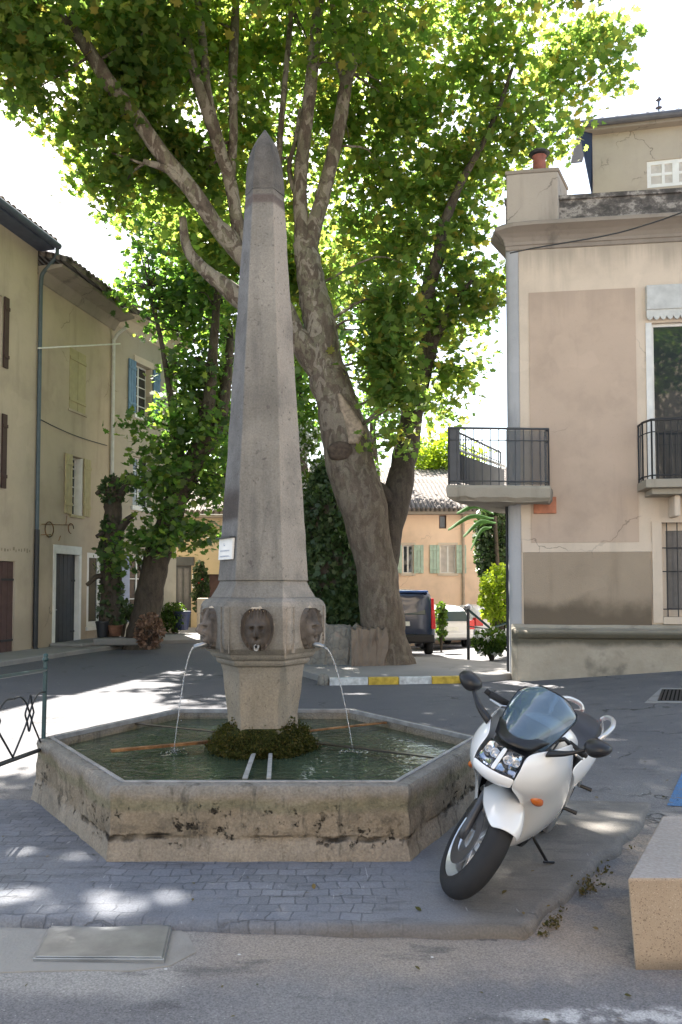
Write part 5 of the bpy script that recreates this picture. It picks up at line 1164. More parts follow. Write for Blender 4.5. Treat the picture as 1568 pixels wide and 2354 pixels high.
blobs = [pblob(*b) for b in (
    (900, 120, 17.6, 190, 220, 1.2, 93), (700, 140, 17.6, 190, 200, 1.0, 94), (970, 300, 17.2, 170, 220, 1.4, 93), (800, 400, 17.6, 130, 180, .9, 50), (1020, 480, 17.0, 120, 140, 1.2, 43), (890, 560, 16.8, 100, 130, .9, 37), (885, 700, 15.7, 85, 120, .6, 40), (885, 830, 15.4, 62, 100, .45, 31), (900, 950, 15.5, 45, 75, .35, 15), (1020, 680, 16.8, 70, 110, .8, 22),
    (830, 80, 15.0, 120, 110, .6, 14), (1370, 105, 16.8, 60, 65, .7, 13), (1410, 170, 16.8, 30, 30, .5, 4), (1300, 300, 16.7, 40, 50, .5, 6), (1160, 120, 16.6, 140, 130, 1.4, 50), (1330, 110, 16.8, 80, 75, .8, 16), (1290, 190, 16.8, 60, 45, .6, 9), (1200, 270, 16.6, 80, 75, .9, 20), (1225, 345, 16.6, 55, 45, .6, 8), (1110, 390, 16.8, 80, 100, 1.0, 21), (1070, 540, 16.6, 55, 55, .7, 11),
    (1075, 750, 16.8, 45, 80, .6, 15), (1045, 850, 16.8, 40, 55, .5, 10), (1015, 930, 16.8, 28, 38, .4, 5), (1140, 640, 17.2, 20, 36, .3, 5), (1060, 640, 16.9, 55, 45, .6, 8),
    (520, 140, 16.9, 170, 170, .9, 70), (640, 420, 17.4, 100, 150, .8, 31), (400, 110, 15.6, 150, 150, .9, 78), (230, 60, 14.6, 180, 110, .9, 94), (60, 90, 13.4, 120, 120, 1.1, 74), (290, 190, 15.2, 110, 80, .8, 55), (360, 330, 15.6, 110, 100, .7, 58), (270, 310, 14.9, 80, 65, .7, 28), (200, 290, 14.5, 50, 40, .5, 9), (450, 440, 16.2, 100, 85, .7, 39), (60, 195, 13.3, 55, 50, .6, 9), (540, 310, 16.6, 80, 110, .6, 27), (330, 60, 13.9, 150, 70, .6, 31), (250, 420, 15.5, 60, 60, .6, 16))]
blobs += [pblob(*b) for b in ((560, 560, 19, 110, 100, 1.4, 90), (470, 520, 19.5, 90, 80, 1.2, 60), (620, 660, 19.5, 100, 90, 1.3, 75), (720, 640, 19, 80, 100, 1.0, 40)  )]
blobs += [((-4.6, 11.2, 11.6), (2.2, 1.9, 1.3), 90), ((-2.0, 10.6, 12.0), (2.2, 1.9, 1.3), 100), ((.6, 11.0, 12.2), (2.2, 2.0, 1.3), 100), ((3.0, 12.0, 12.3), (2.0, 2.0, 1.2), 80), ((-3.4, 13.6, 13.6), (2.4, 2.0, 1.3), 100), ((-.6, 13.8, 14.2), (2.4, 2.2, 1.4), 100), ((2.4, 14.6, 14.4), (2.4, 2.2, 1.4), 90), ((-1.8, 8.6, 11.6), (2.2, 1.6, 1.0), 80), ((.9, 8.8, 11.8), (2.2, 1.6, 1.0), 80), ((-5.2, 9.0, 11.5), (1.8, 1.6, 1.0), 40), ((3.2, 9.4, 11.6), (1.8, 1.8, 1.0), 60), ((4.1, 12.6, 13.4), (1.6, 1.8, 1.0), 45)]
lv, sp = spray_cloud(blobs, rng, 30, (.27, .27, .16), .47, .95)
def close_gaps(lv, sp, blobs, rng, x0, x1, y0, y1, step=.25, need=9, rad=.24):
    """thicken the crown with sprigs of its own where too little of it stands between the sun and the square"""
    g = shadow_pt(lv); nx_, ny_ = int((x1 - x0) / step), int((y1 - y0) / step); h_, _, _ = np.histogram2d(g[:, 0], g[:, 1], [np.linspace(x0, x1, nx_ + 1), np.linspace(y0, y1, ny_ + 1)])
    C_ = np.array([tuple(b[0]) for b in blobs]); R_ = np.array([tuple(b[1]) for b in blobs]); s_ = np.array(S) / S.z; add = []
    for i in range(nx_):
        for j in range(ny_):
            x, y = x0 + (i + .5) * step, y0 + (j + .5) * step
            if h_[i, j] >= need or any(((x - a) / (rx + .2)) ** 2 + ((y - b) / (ry + .2)) ** 2 < 1 for a, b, rx, ry in SHADE_GAPS): continue
            zs = np.linspace(4, 15.5, 60); p = np.array([x, y, 0]) + zs[:, None] * s_
            d = ((p[:, None, :] - C_[None]) / (R_[None] * 1.12 + .1)) ** 2; ok = np.where(d.sum(2).min(1) < 1)[0]
            if len(ok): add.append(p[rng.choice(ok)] + rng.normal(size=3) * .06)
    if not add: return lv, sp
    add = np.array(add); idx = np.repeat(np.arange(len(add)), 16); l2 = add[idx] + rng.normal(size=(len(idx), 3)) * np.array((.24, .24, .14))
    g = shadow_pt(l2); keep = np.ones(len(l2), bool)
    for (x, y, rx, ry) in SHADE_GAPS: keep &= ~(((g[:, 0] - x) / rx) ** 2 + ((g[:, 1] - y) / ry) ** 2 < .8)
    return np.concatenate([lv, l2[keep]]), np.concatenate([sp, add])
sp0 = sp
lv, sp = close_gaps(lv, sp, blobs, rng, -6, 6, 9, 16)
for _ in range(2): lv, sp = close_gaps(lv, sp, blobs, rng, -4, 5, 1.5, 9, need=20)
for _ in range(2): lv, sp = close_gaps(lv, sp, blobs, rng, -3, 3, 2.4, 3.9, need=36)
leaf_mesh('crown', lv, .16, 'leaf', pt, rng)
# twigs that carry the sprigs
def twigs(sp, ends, n, parent, mat):
    mb = MB(); E_ = np.array(ends); r_ = random.Random(3)
    for i in r_.sample(range(len(sp)), min(n, len(sp))):
        s_ = sp[i]; d = np.linalg.norm(E_ - s_, axis=1); j = int(np.argmin(d))
        if d[j] > 1.9: continue
        a, b = Vector(E_[j]), Vector(s_); m_ = a.lerp(b, .5) + Vector((r_.gauss(0, .12), r_.gauss(0, .12), .12 + r_.gauss(0, .1)))
        mb.tube([tuple(q) for q in crom([tuple(a), tuple(m_), tuple(b)], 3)], [.03, .026, .022, .018, .014, .01, .007], 5)
    mb.build('twig', mat, parent, smooth=True)['kind'] = 'stuff'
twigs(sp0, [tuple(q.co) for q in tr.data.vertices][::9], 260, pt, 'bark')
# --- the leaning tree at the left
lt_ = thing('leaning_tree', (P(330, 1490, 21).x, 21, 0), 'dark leaning tree with bright green leaves in front of the shuttered house', 'tree')
mb = MB(); L = 21.0
limb(mb, [(322, 1500, L, .5), (332, 1440, L, .40), (345, 1360, L, .36), (362, 1280, L, .34), (385, 1210, L, .32), (405, 1150, L, .3), (425, 1095, L, .28), (450, 1050, L, .26), (478, 1015, L, .24), (505, 960, L + .1, .2), (520, 880, L + .2, .15), (530, 780, L + .3, .1)], 16, 6, .16, 21)
limb(mb, [(440, 1070, L, .25), (468, 1000, L - .1, .2), (480, 920, L - .2, .17), (488, 830, L - .2, .14), (495, 740, L - .2, .11), (500, 640, L - .2, .08), (490, 540, L - .2, .05)], 12, 6, .12, 22)
limb(mb, [(425, 1090, L, .14), (405, 1000, L - .2, .10), (390, 900, L - .3, .08), (370, 780, L - .3, .06), (340, 660, L - .3, .04)], 10, 5, .1, 23)
tr2 = mb.build('trunk', 'bark_dark', lt_, smooth=True)
blobs = [pblob(*b) for b in ((300, 470, 21, 110, 70, 1.4, 41), (250, 460, 21, 60, 50, 1.0, 15), (400, 560, 21.5, 130, 110, 1.5, 60), (480, 620, 21.4, 90, 110, 1.2, 45), (310, 620, 21.3, 70, 60, 1.0, 20), (440, 720, 21.4, 95, 110, 1.2, 52), (385, 700, 21, 55, 45, .8, 16), (430, 860, 20.7, 40, 85, .8, 18), (470, 880, 21.4, 60, 120, .9, 38), (445, 960, 20.6, 66, 70, .8, 26), (398, 1040, 20.4, 68, 70, .8, 27), (335, 975, 20.4, 30, 16, .3, 4), (372, 1130, 20.3, 72, 60, .8, 21), (330, 1240, 20.2, 64, 42, .6, 13), (390, 1220, 20.6, 45, 50, .5, 15), (480, 1080, 21.5, 40, 100, .7, 26), (450, 1230, 21.6, 30, 45, .5, 9), (495, 1220, 21.6, 18, 50, .4, 6), (270, 1290, 20.6, 35, 40, .5, 7))]
lv, sp = spray_cloud(blobs, rng, 24, (.3, .3, .17), .36, .8)
lv, sp = close_gaps(lv, sp, blobs, rng, -4.2, 0, 12.5, 20)
leaf_mesh('crown', lv, .17, 'leaf_left', lt_, rng)
twigs(sp, [tuple(q.co) for q in tr2.data.vertices][::9], 160, lt_, 'bark_dark')
# --- trees behind
def back_tree(x, ybase, Y, r0, blist, label, mat='leaf_left', size=.22, top=None, base=0):
    b0 = P(x, ybase, Y); t = thing('background_tree', (b0.x, Y, base), label, 'tree')
    mb = MB(); topy = top or min(b[1] for b in blist); limb(mb, [(x, ybase, Y, r0), (x + 6, (ybase * 2 + topy) / 3, Y, r0 * .75), (x - 4, (ybase + 2 * topy) / 3, Y, r0 * .45), (x + 3, topy, Y, r0 * .15)], 10, 6, .1, x)
    a = mb.build('trunk', 'bark_dark', t, smooth=True)
    lv, sp = spray_cloud([pblob(*b) for b in blist], rng, 24, (.42, .42, .22), .33, .6, gaps=False)
    leaf_mesh('crown', lv, size, mat, t, rng); return t
back_tree(690, 1440, 25, .3, [(705, 780, 25, 75, 140, 1.5, 60), (640, 600, 25, 120, 130, 1.6, 70), (715, 950, 24.6, 35, 70, .9, 24), (560, 820, 25, 60, 160, 1.2, 50), (820, 640, 25.5, 120, 150, 1.6, 80)], 'bright green tree rising between the obelisk and the plane tree trunk')
back_tree(520, 1440, 27.5, .25, [(520, 1010, 27.5, 60, 130, 1.4, 50), (470, 640, 27.5, 120, 150, 1.6, 80), (560, 420, 27.5, 130, 160, 1.8, 80)], 'tall green tree behind the leaning tree and left of the obelisk')
back_tree(860, 1300, 38, .3, [(850, 950, 38, 70, 90, 2, 50), (900, 800, 38, 80, 120, 2, 50)], 'green tree behind the fork of the plane tree trunk')
back_tree(985, 1240, 46, .3, [(985, 1050, 46, 60, 55, 2, 55), (1040, 1050, 46, 70, 60, 2, 40)], 'pale olive tree beyond the bleached roof', 'lime', .24, base=-1)
# --- ivy bank behind the wall, left of the plane tree
hd_ = thing('ivy_hedge', (P(760, 1430, 18).x, 18, .1), 'tall dark ivy hedge between the obelisk and the plane tree', 'hedge')
iv = []
for (x, y, Y, rx, ry, rd) in ((770, 1330, 17.6, 75, 110, .6), (745, 1210, 18, 60, 90, .6), (800, 1400, 17.2, 55, 60, .4), (730, 1380, 18, 60, 80, .6), (760, 1130, 18.6, 50, 60, .6)):
    c, r_, _ = pblob(x, y, Y, rx, ry, rd, 1)
    q = rng.normal(size=(2600, 3)); q /= np.linalg.norm(q, axis=1)[:, None]; q *= rng.uniform(.82, 1.06, (2600, 1)); iv.append(np.array(c)[None] + q * np.array(r_)[None])
leaf_mesh('ivy', np.concatenate(iv), .12, 'ivy', hd_, rng, LEAF, .3)
mb = MB()
for (x, y, Y, rx, ry, rd) in ((770, 1330, 17.6, 75, 110, .6), (745, 1210, 18, 60, 90, .6), (730, 1380, 18, 60, 80, .6)):
    c, r_, _ = pblob(x, y, Y, rx * .8, ry * .85, rd * .8, 1)
    mb.rings([[c + Vector((r_[0] * math.sin(p) * math.cos(a), r_[1] * math.sin(p) * math.sin(a), r_[2] * math.cos(p))) for a in [2 * math.pi * j / 14 for j in range(14)]] for p in (.05, .5, 1, 1.57, 2.1, 2.6, 3.09)])
mb.build('stems', 'bark_dark', hd_, smooth=True)
wht = []
for c in ((705, 1010, 21, 30, 30), (740, 1075, 20.5, 28, 22), (700, 1120, 20.5, 18, 20), (852, 1075, 30, 20, 12)):
    b = pblob(*c[:3], c[3], c[4], .4, 1); wht.append(np.array(b[0])[None] + rng.normal(size=(260, 3)) * np.array(b[1])[None] * .55)
fl_ = thing('flowering_climber', tuple(wht[0][0]), 'climber with pale white blossom above the ivy hedge', 'climber')
leaf_mesh('blossom', np.concatenate(wht), .085, 'petal', fl_, rng, OVAL, .4); leaf_mesh('leaves', np.concatenate(wht) + rng.normal(size=(1040, 3)) * .12, .12, 'bush', fl_, rng, LEAF, .4)
# --- pollarded trunk covered in ivy, by the house
pl = thing('pollard_trunk', (P(252, 1440, 21.3).x, 21.3, 0), 'dark ivy covered pollard trunk with sawn off branch stubs by the white downpipe', 'tree')
mb = MB(); Q = 21.3
limb(mb, [(250, 1490, Q, .31), (252, 1400, Q, .26), (256, 1300, Q, .25), (258, 1200, Q, .24), (262, 1140, Q, .21), (272, 1098, Q, .18)], 14, 6, .2, 31)
for a in ([(262, 1160, Q, .12), (285, 1120, Q - .2, .09), (300, 1090, Q - .3, .06)], [(255, 1140, Q, .1), (235, 1128, Q - .2, .07), (222, 1136, Q - .3, .06)], [(252, 1220, Q, .12), (236, 1226, Q - .2, .07), (222, 1234, Q - .3, .055)], [(262, 1235, Q, .14), (285, 1205, Q - .1, .11), (305, 1185, Q - .2, .07)], [(246, 1330, Q, .11), (225, 1325, Q - .2, .07), (200, 1345, Q - .4, .05)]): limb(mb, a, 9, 5, .15, a[0][1])
mb.build('trunk', 'bark_dark', pl, smooth=True)
iv = []
for (x, y, rx, ry, n) in ((258, 1130, 28, 35, 260), (256, 1250, 24, 80, 420), (256, 1390, 30, 70, 330), (300, 1110, 18, 20, 110)):
    c, r_, _ = pblob(x, y, Q, rx, ry, .36, 1); q = rng.normal(size=(n, 3)); q /= np.linalg.norm(q, axis=1)[:, None]; iv.append(np.array(c)[None] + q * np.array(r_)[None] * rng.uniform(.85, 1.1, (n, 1)))
leaf_mesh('ivy', np.concatenate(iv), .12, 'ivy', pl, rng, LEAF, .3)
# --- small planting
def bush(name, x, y, Y, rx, ry, rd, n, mat, label, cat, size=.09, shape=OVAL, pot=None, flowers=0, base=0):
    c, r_, _ = pblob(x, y, Y, rx, ry, rd, 1); t = thing(name, (c.x, Y, base), label, cat)
    q = rng.normal(size=(n, 3)); q /= np.linalg.norm(q, axis=1)[:, None]; q *= rng.uniform(.2, 1.0, (n, 1)) ** .5
    pts = np.array(c)[None] + q * np.array(r_)[None]; nz_ = np.array([mnoise.noise(Vector(p * 3.5)) for p in pts]); pts = pts[nz_ > -.22]
    leaf_mesh('leaves', pts, size, mat, t, rng, shape, .4)
    mb = MB(); 
    for i in range(9):
        a = i * .7; e = c + Vector((r_[0] * .7 * math.cos(a), r_[1] * .7 * math.sin(a), r_[2] * (.1 + .08 * i))); mb.tube([(c.x, Y, base), ((c.x + e.x) / 2, (Y + e.y) / 2, c.z - r_[2] * .2), tuple(e)], [.025, .015, .006], 5)
    mb.build('stems', 'bark_dark', t)
    if flowers:
        q = rng.normal(size=(flowers, 3)); q /= np.linalg.norm(q, axis=1)[:, None]; q[:, 1] = -abs(q[:, 1]); leaf_mesh('blossom', np.repeat(np.array(c)[None] + q * np.array(r_)[None] * 1.0, 5, 0) + rng.normal(size=(flowers * 5, 3)) * .03, .075, 'petal', t, rng, OVAL, .3)
    return t
bush('dried_bush', 343, 1450, 19.8, 36, 42, .35, 1300, 'dry', 'brown dried hydrangea bush at the foot of the leaning tree', 'bush', .1, base=.1)
bush('shop_shrub', 400, 1418, 26, 33, 36, .5, 1300, 'bush', 'rounded green shrub in front of the shop window', 'shrub', .1, base=.1)
bush('shaded_shrub', 283, 1405, 22.6, 32, 28, .4, 800, 'ivy', 'dark glossy shrub between the pollard and the leaning tree', 'shrub', .11, base=.1)
bush('wall_creeper', 460, 1350, 28.2, 22, 66, .3, 900, 'ivy', 'dark creeper climbing beside the shop door', 'creeper', .12, LEAF, base=.1)
bush('lime_shrub', 1150, 1370, 19.5, 52, 75, .7, 2300, 'lime', 'sunlit lime green shrub beside the corner house', 'shrub', .13, base=-.1)
bush('flowering_bush', 1130, 1475, 18.2, 48, 32, .5, 1400, 'bush', 'low bush dotted with white flowers at the car park entrance', 'bush', .1, flowers=22, base=-.1)
bush('car_park_hedge', 1014, 1428, 23.5, 15, 46, .5, 900, 'bush', 'mid green clipped bush between the dark van and the white cars', 'bush', .12, base=-.3)
bush('dark_cypress', 1131, 1250, 24, 44, 105, .8, 5200, 'ivy', 'dense dark evergreen shrub behind the corner of the beige house', 'shrub', .14, base=-.3)
yk = P(1092, 1185, 23); yc = thing('palm_fronds', (yk.x, 23, -.3), 'long drooping green palm fronds in front of the peach house', 'palm')
mb = MB(); mb.tube([(yk.x + .85, 23.4, -.3), (yk.x + .6, 23.2, yk.z)], .06, 8); mb.build('stem', 'bark_dark', yc)
mb = MB()
for (x, y, x2, y2) in ((1135, 1190, 1030, 1216), (1135, 1180, 1050, 1178), (1140, 1200, 1065, 1232), (1130, 1210, 1082, 1262), (1140, 1175, 1080, 1150)):
    a, b = P(x, y, 23), P(x2, y2, 22.6); m_ = a.lerp(b, .5) + Vector((0, 0, .22)); cs = crom([tuple(a), tuple(m_), tuple(b)], 6)
    mb.grid([[Vector(q) + Vector((0, .05 * s_, .07 * s_ * math.sin(.25 + 2.6 * i / len(cs)) - .03 * abs(s_))) for s_ in (-1, 0, 1)] for i, q in enumerate(cs)])
mb.build('frond', plain('frond green', (.05, .12, .028), .7, .1), yc, smooth=True)
def pot(name, x, y0, y1, Y, w_, mat, label, base=None):
    b = P(x, y1, Y); t = P(x, y0, Y); h_ = t.z - b.z; q = w_ / FPX * Y
    return tag(MB().lathe([(q * .7, b.z), (q * .8, b.z + h_ * .3), (q * .97, b.z + h_ * .85), (q * 1.05, b.z + h_ * .87), (q * 1.05, t.z), (q * .9, t.z), (q * .8, b.z + h_ * .6)], (b.x, Y), 18).build(name, mat, smooth=False, bevel=.01), label, 'pot')
pot('terracotta_pot', 265, 1437, 1462, 21.0, 17, plain('old terracotta', (.19, .095, .06), .9, .2, var=.4, scale=6), 'brown terracotta pot on the bench stone beside the pollard')
pot('dark_pot', 235, 1428, 1465, 20.9, 15, 'iron', 'dark urn shaped pot at the foot of the pollard')
pot('blue_planter', 418, 1405, 1448, 26.0, 20, 'blue_pot', 'dark blue planter in front of the shop door')
b = P(262, 1475, 20.8); tag(MB().box((b.x - .48, 20.55, .11), (b.x + .72, 21.15, .30)).build('stone_slab', 'pavement', bevel=.05), 'low stone slab carrying pots under the pollard trunk', 'stone slab')
b = P(470, 1400, 27); tag(MB().box((b.x - .22, 26.8, .1), (b.x + .22, 27.2, P(470, 1375, 27).z)).build('gate_pillar', 'wall_cream', bevel=.03), 'short cream stone pillar between shop front and obelisk', 'pillar')
# ------------------------------------------------------------------ cars
def car(name, loc, yaw, Ld, Wd, Hd, paint, label, cat, van=False):
    """local: x forward, y left; built from the waist up as sections along the length"""
    t = thing(name, loc, label, cat, rot=(0, 0, yaw)); h = Wd / 2
    if van: secs = [(-Ld / 2, .42, .95, Hd - .12, .80, .93), (-Ld / 2 + .08, .34, 1.0, Hd - .02, .86, 1.0), (-Ld / 2 + .4, .3, 1.0, Hd, .87, 1.0), (Ld * .16, .3, 1.0, Hd - .01, .86, 1.0), (Ld * .27, .3, 1.02, Hd - .2, .8, 1.0), (Ld * .42, .3, 1.0, 1.08, .85, .97), (Ld / 2, .4, .8, .85, .7, .85)]
    else: secs = [(-Ld / 2, .42, .85, 1.0, .72, .9), (-Ld / 2 + .12, .32, .92, Hd - .18, .68, .98), (-Ld / 2 + .55, .28, .92, Hd - .02, .72, 1.0), (-Ld * .1, .28, .92, Hd, .74, 1.0), (Ld * .1, .28, .92, Hd - .07, .72, 1.0), (Ld * .27, .28, .92, .98, .8, .98), (Ld * .42, .3, .82, .86, .8, .95), (Ld / 2, .4, .6, .68, .6, .84)]
    rows = []
    for x, zb, zw, zt, kt, kw in secs:
        half = [(kw * h * .9, zb), (kw * h, zb + .12), (kw * h, (zb + zw) / 2), (kw * h * .99, zw), (kt * h + .03, zt - .14), (kt * h - .04, zt - .04), (kt * h * .7, zt), (0, zt + .02)]
        rows.append([(x, y, z) for y, z in half] + [(x, -y, z) for y, z in half[-2::-1]])
    MB().rings(rows).build('body', paint, t, smooth=True, sub=2, local=True)
    r0 = .31 if not van else .33
    for sx in (-1, 1):
        for sy in (-1, 1):
            wx, wy = sx * Ld * .305 - (.05 if sx > 0 else 0), sy * (h - .1)
            w_ = MB(); pr = [(r0 * .62, -.1), (r0 * .9, -.105), (r0, -.075), (r0, .075), (r0 * .9, .105), (r0 * .62, .1)]
            w_.rings([[(wx + r * math.cos(a), wy + o, r0 + r * math.sin(a)) for a in [2 * math.pi * j / 26 for j in range(26)]] for r, o in pr], False, False)
            wh = w_.build('wheel', 'tyre', t, smooth=True, local=True)
            w_ = MB(); w_.rings([[(wx + r * math.cos(a), wy + o * sy, r0 + r * math.sin(a)) for a in [2 * math.pi * j / 26 for j in range(26)]] for r, o in ((r0 * .64, -.05), (r0 * .64, .092), (r0 * .55, .085), (r0 * .2, .1), (.01, .105))]); w_.build('rim', 'alu', wh, smooth=False)
            w_ = MB(); w_.rings([[(wx + r * math.cos(a), sy * (h - .012 + o), r0 + r * math.sin(a)) for a in [math.pi * j / 14 for j in range(15)]] for r, o in ((r0 * 1.04, -.1), (r0 * 1.04, .02), (r0 * 1.2, .018), (r0 * 1.2, -.1))], False, False); w_.build('wheel_arch', 'bike_black', t, local=True)
    zt = Hd; xr = -Ld / 2
    def back(y0, y1, z0, z1, mat, nm, x0=xr, dx0=-.012, dx1=.05, th=.03, bev=.012):
        m = MB(); m.hexa([(x0 + dx0, y0, z0), (x0 + dx0, y1, z0), (x0 + dx0 + th, y1, z0), (x0 + dx0 + th, y0, z0)], [(x0 + dx1, y0 * .97, z1), (x0 + dx1, y1 * .97, z1), (x0 + dx1 + th, y1 * .97, z1), (x0 + dx1 + th, y0 * .97, z1)]); return m.build(nm, mat, t, local=True, bevel=bev)
    if van:
        back(-h * .72, h * .72, 1.08, Hd - .24, 'car_glass', 'rear_window', dx0=.0, dx1=.055, th=.05)
        for s_ in (-1, 1):
            m = MB(); y0 = s_ * h * .87; y1 = s_ * h * 1.0
            m.hexa([(xr - .01, y0, .72), (xr + .0, y1, .72), (xr + .25, y1 * 1.004, .72), (xr + .1, y0, .72)], [(xr + .06, y0, 1.5), (xr + .08, y1 * .955, 1.5), (xr + .25, y1 * .955, 1.5), (xr + .2, y0, 1.5)]); m.build('tail_light', 'red_lens', t, local=True, bevel=.015)
        back(-h * .98, h * .98, .36, .58, 'bike_black', 'bumper', dx0=-.05, dx1=-.05, th=.16, bev=.04)
        back(-.26, .26, .80, .91, 'plate', 'number_plate', dx0=-.02, dx1=-.01, th=.02, bev=.003)
        back(-h * .8, h * .8, Hd - .07, Hd - .02, plain('roof edge blue', (.03, .09, .3), .3, .5), 'roof_spoiler', dx0=-.03, dx1=-.01, th=.2, bev=.015)
        for s_ in (-1, 1):
            m = MB(); y = s_ * h; m.hexa([(-Ld * .42, y * .995, 1.12), (Ld * .26, y * .995, 1.12), (Ld * .26, y * .9, 1.12), (-Ld * .42, y * .9, 1.12)], [(-Ld * .40, y * .93, Hd - .28), (Ld * .16, y * .93, Hd - .28), (Ld * .16, y * .8, Hd - .28), (-Ld * .40, y * .8, Hd - .28)]); m.build('side_window', 'car_glass', t, local=True, bevel=.01)
    else:
        m = MB(); m.hexa([(xr - .045, -h * .7, .98), (xr - .045, h * .7, .98), (xr + .12, h * .7, 1.0), (xr + .12, -h * .7, 1.0)], [(xr + .03, -h * .6, Hd - .2), (xr + .03, h * .6, Hd - .2), (xr + .4, h * .58, Hd - .16), (xr + .4, -h * .58, Hd - .16)]); m.build('rear_window', 'car_glass', t, local=True, bevel=.015)
        for s_ in (-1, 1):
            m = MB(); y0, y1 = s_ * h * .66, s_ * h * .985; m.hexa([(xr - .015, y0, .70), (xr + .06, y1, .70), (xr + .3, y1, .7), (xr + .2, y0, .7)], [(xr + .01, y0, .98), (xr + .07, y1 * .99, 1.02), (xr + .3, y1, 1.0), (xr + .2, y0, .98)]); m.build('tail_light', 'red_lens', t, local=True, bevel=.015)
            m = MB(); y = s_ * h; m.hexa([(-Ld * .33, y * 1.0, .98), (Ld * .22, y * 1.0, .98), (Ld * .22, y * .85, .98), (-Ld * .33, y * .85, .98)], [(-Ld * .27, y * .835, Hd - .14), (Ld * .07, y * .835, Hd - .14), (Ld * .07, y * .6, Hd - .14), (-Ld * .27, y * .6, Hd - .14)]); m.build('side_window', 'car_glass', t, local=True, bevel=.01)
        back(-h * .9, h * .9, .4, .6, paint, 'bumper', dx0=-.05, dx1=-.05, th=.2, bev=.05); back(-.26, .26, .66, .77, 'plate', 'number_plate', dx0=-.03, dx1=-.02, th=.02, bev=.003)
        m = MB(); m.hexa([(Ld * .285, -h * .8, .98), (Ld * .285, h * .8, .98), (Ld * .2, h * .8, .98), (Ld * .2, -h * .8, .98)], [(Ld * .12, -h * .66, Hd - .1), (Ld * .12, h * .66, Hd - .1), (Ld * .02, h * .66, Hd - .1), (Ld * .02, -h * .66, Hd - .1)]); m.build('windscreen', 'car_glass', t, local=True, bevel=.01)
    return t
vz = -.17
car('parked_van', (1.50, 20.6 + 2.3, gz(1.5, 22)), R(90), 4.6, 1.85, 1.72, 'van_paint', 'dark blue van parked behind the plane tree, seen from the rear', 'van', True)
c1 = P(1018, 1430, 27); car('white_car', (c1.x, 29, gz(c1.x, 28) + .02), R(98), 4.0, 1.7, 1.5, 'car_white', 'white car parked just right of the dark van, nearest of the two', 'car')
c2 = P(1094, 1430, 30); car('white_car', (c2.x, 32, gz(c2.x, 31) + .02), R(112), 4.1, 1.7, 1.46, 'car_white', 'white car farther back beside the lime green shrub', 'car')
# iron gate by the car park entrance
gp = P(1077, 1515, 18.6); g0 = gz(gp.x, 18.6)
gt = thing('metal_gate', (gp.x, 18.6, g0), 'thin dark metal gate post with slanting brace at the car park entrance', 'gate')
mb = MB(); mb.tube([(gp.x, 18.6, g0), (gp.x, 18.6, P(1077, 1400, 18.6).z)], .035, 6); mb.build('post', 'iron', gt)
mb = MB(); mb.tube([P(1078, 1403, 18.6), P(1128, 1445, 18.9), P(1165, 1432, 19.2)], .03, 6); mb.tube([P(1078, 1440, 18.6), P(1128, 1447, 18.9)], .015, 6); mb.build('brace', 'green_metal', gt)
mb = MB(); q = P(1077, 1395, 18.6); mb.lathe([(.03, q.z - .06), (.09, q.z - .04), (.1, q.z + .02), (.04, q.z + .06), (.01, q.z + .07)], (q.x, 18.6), 10); mb.build('post_cap', 'alu', gt)
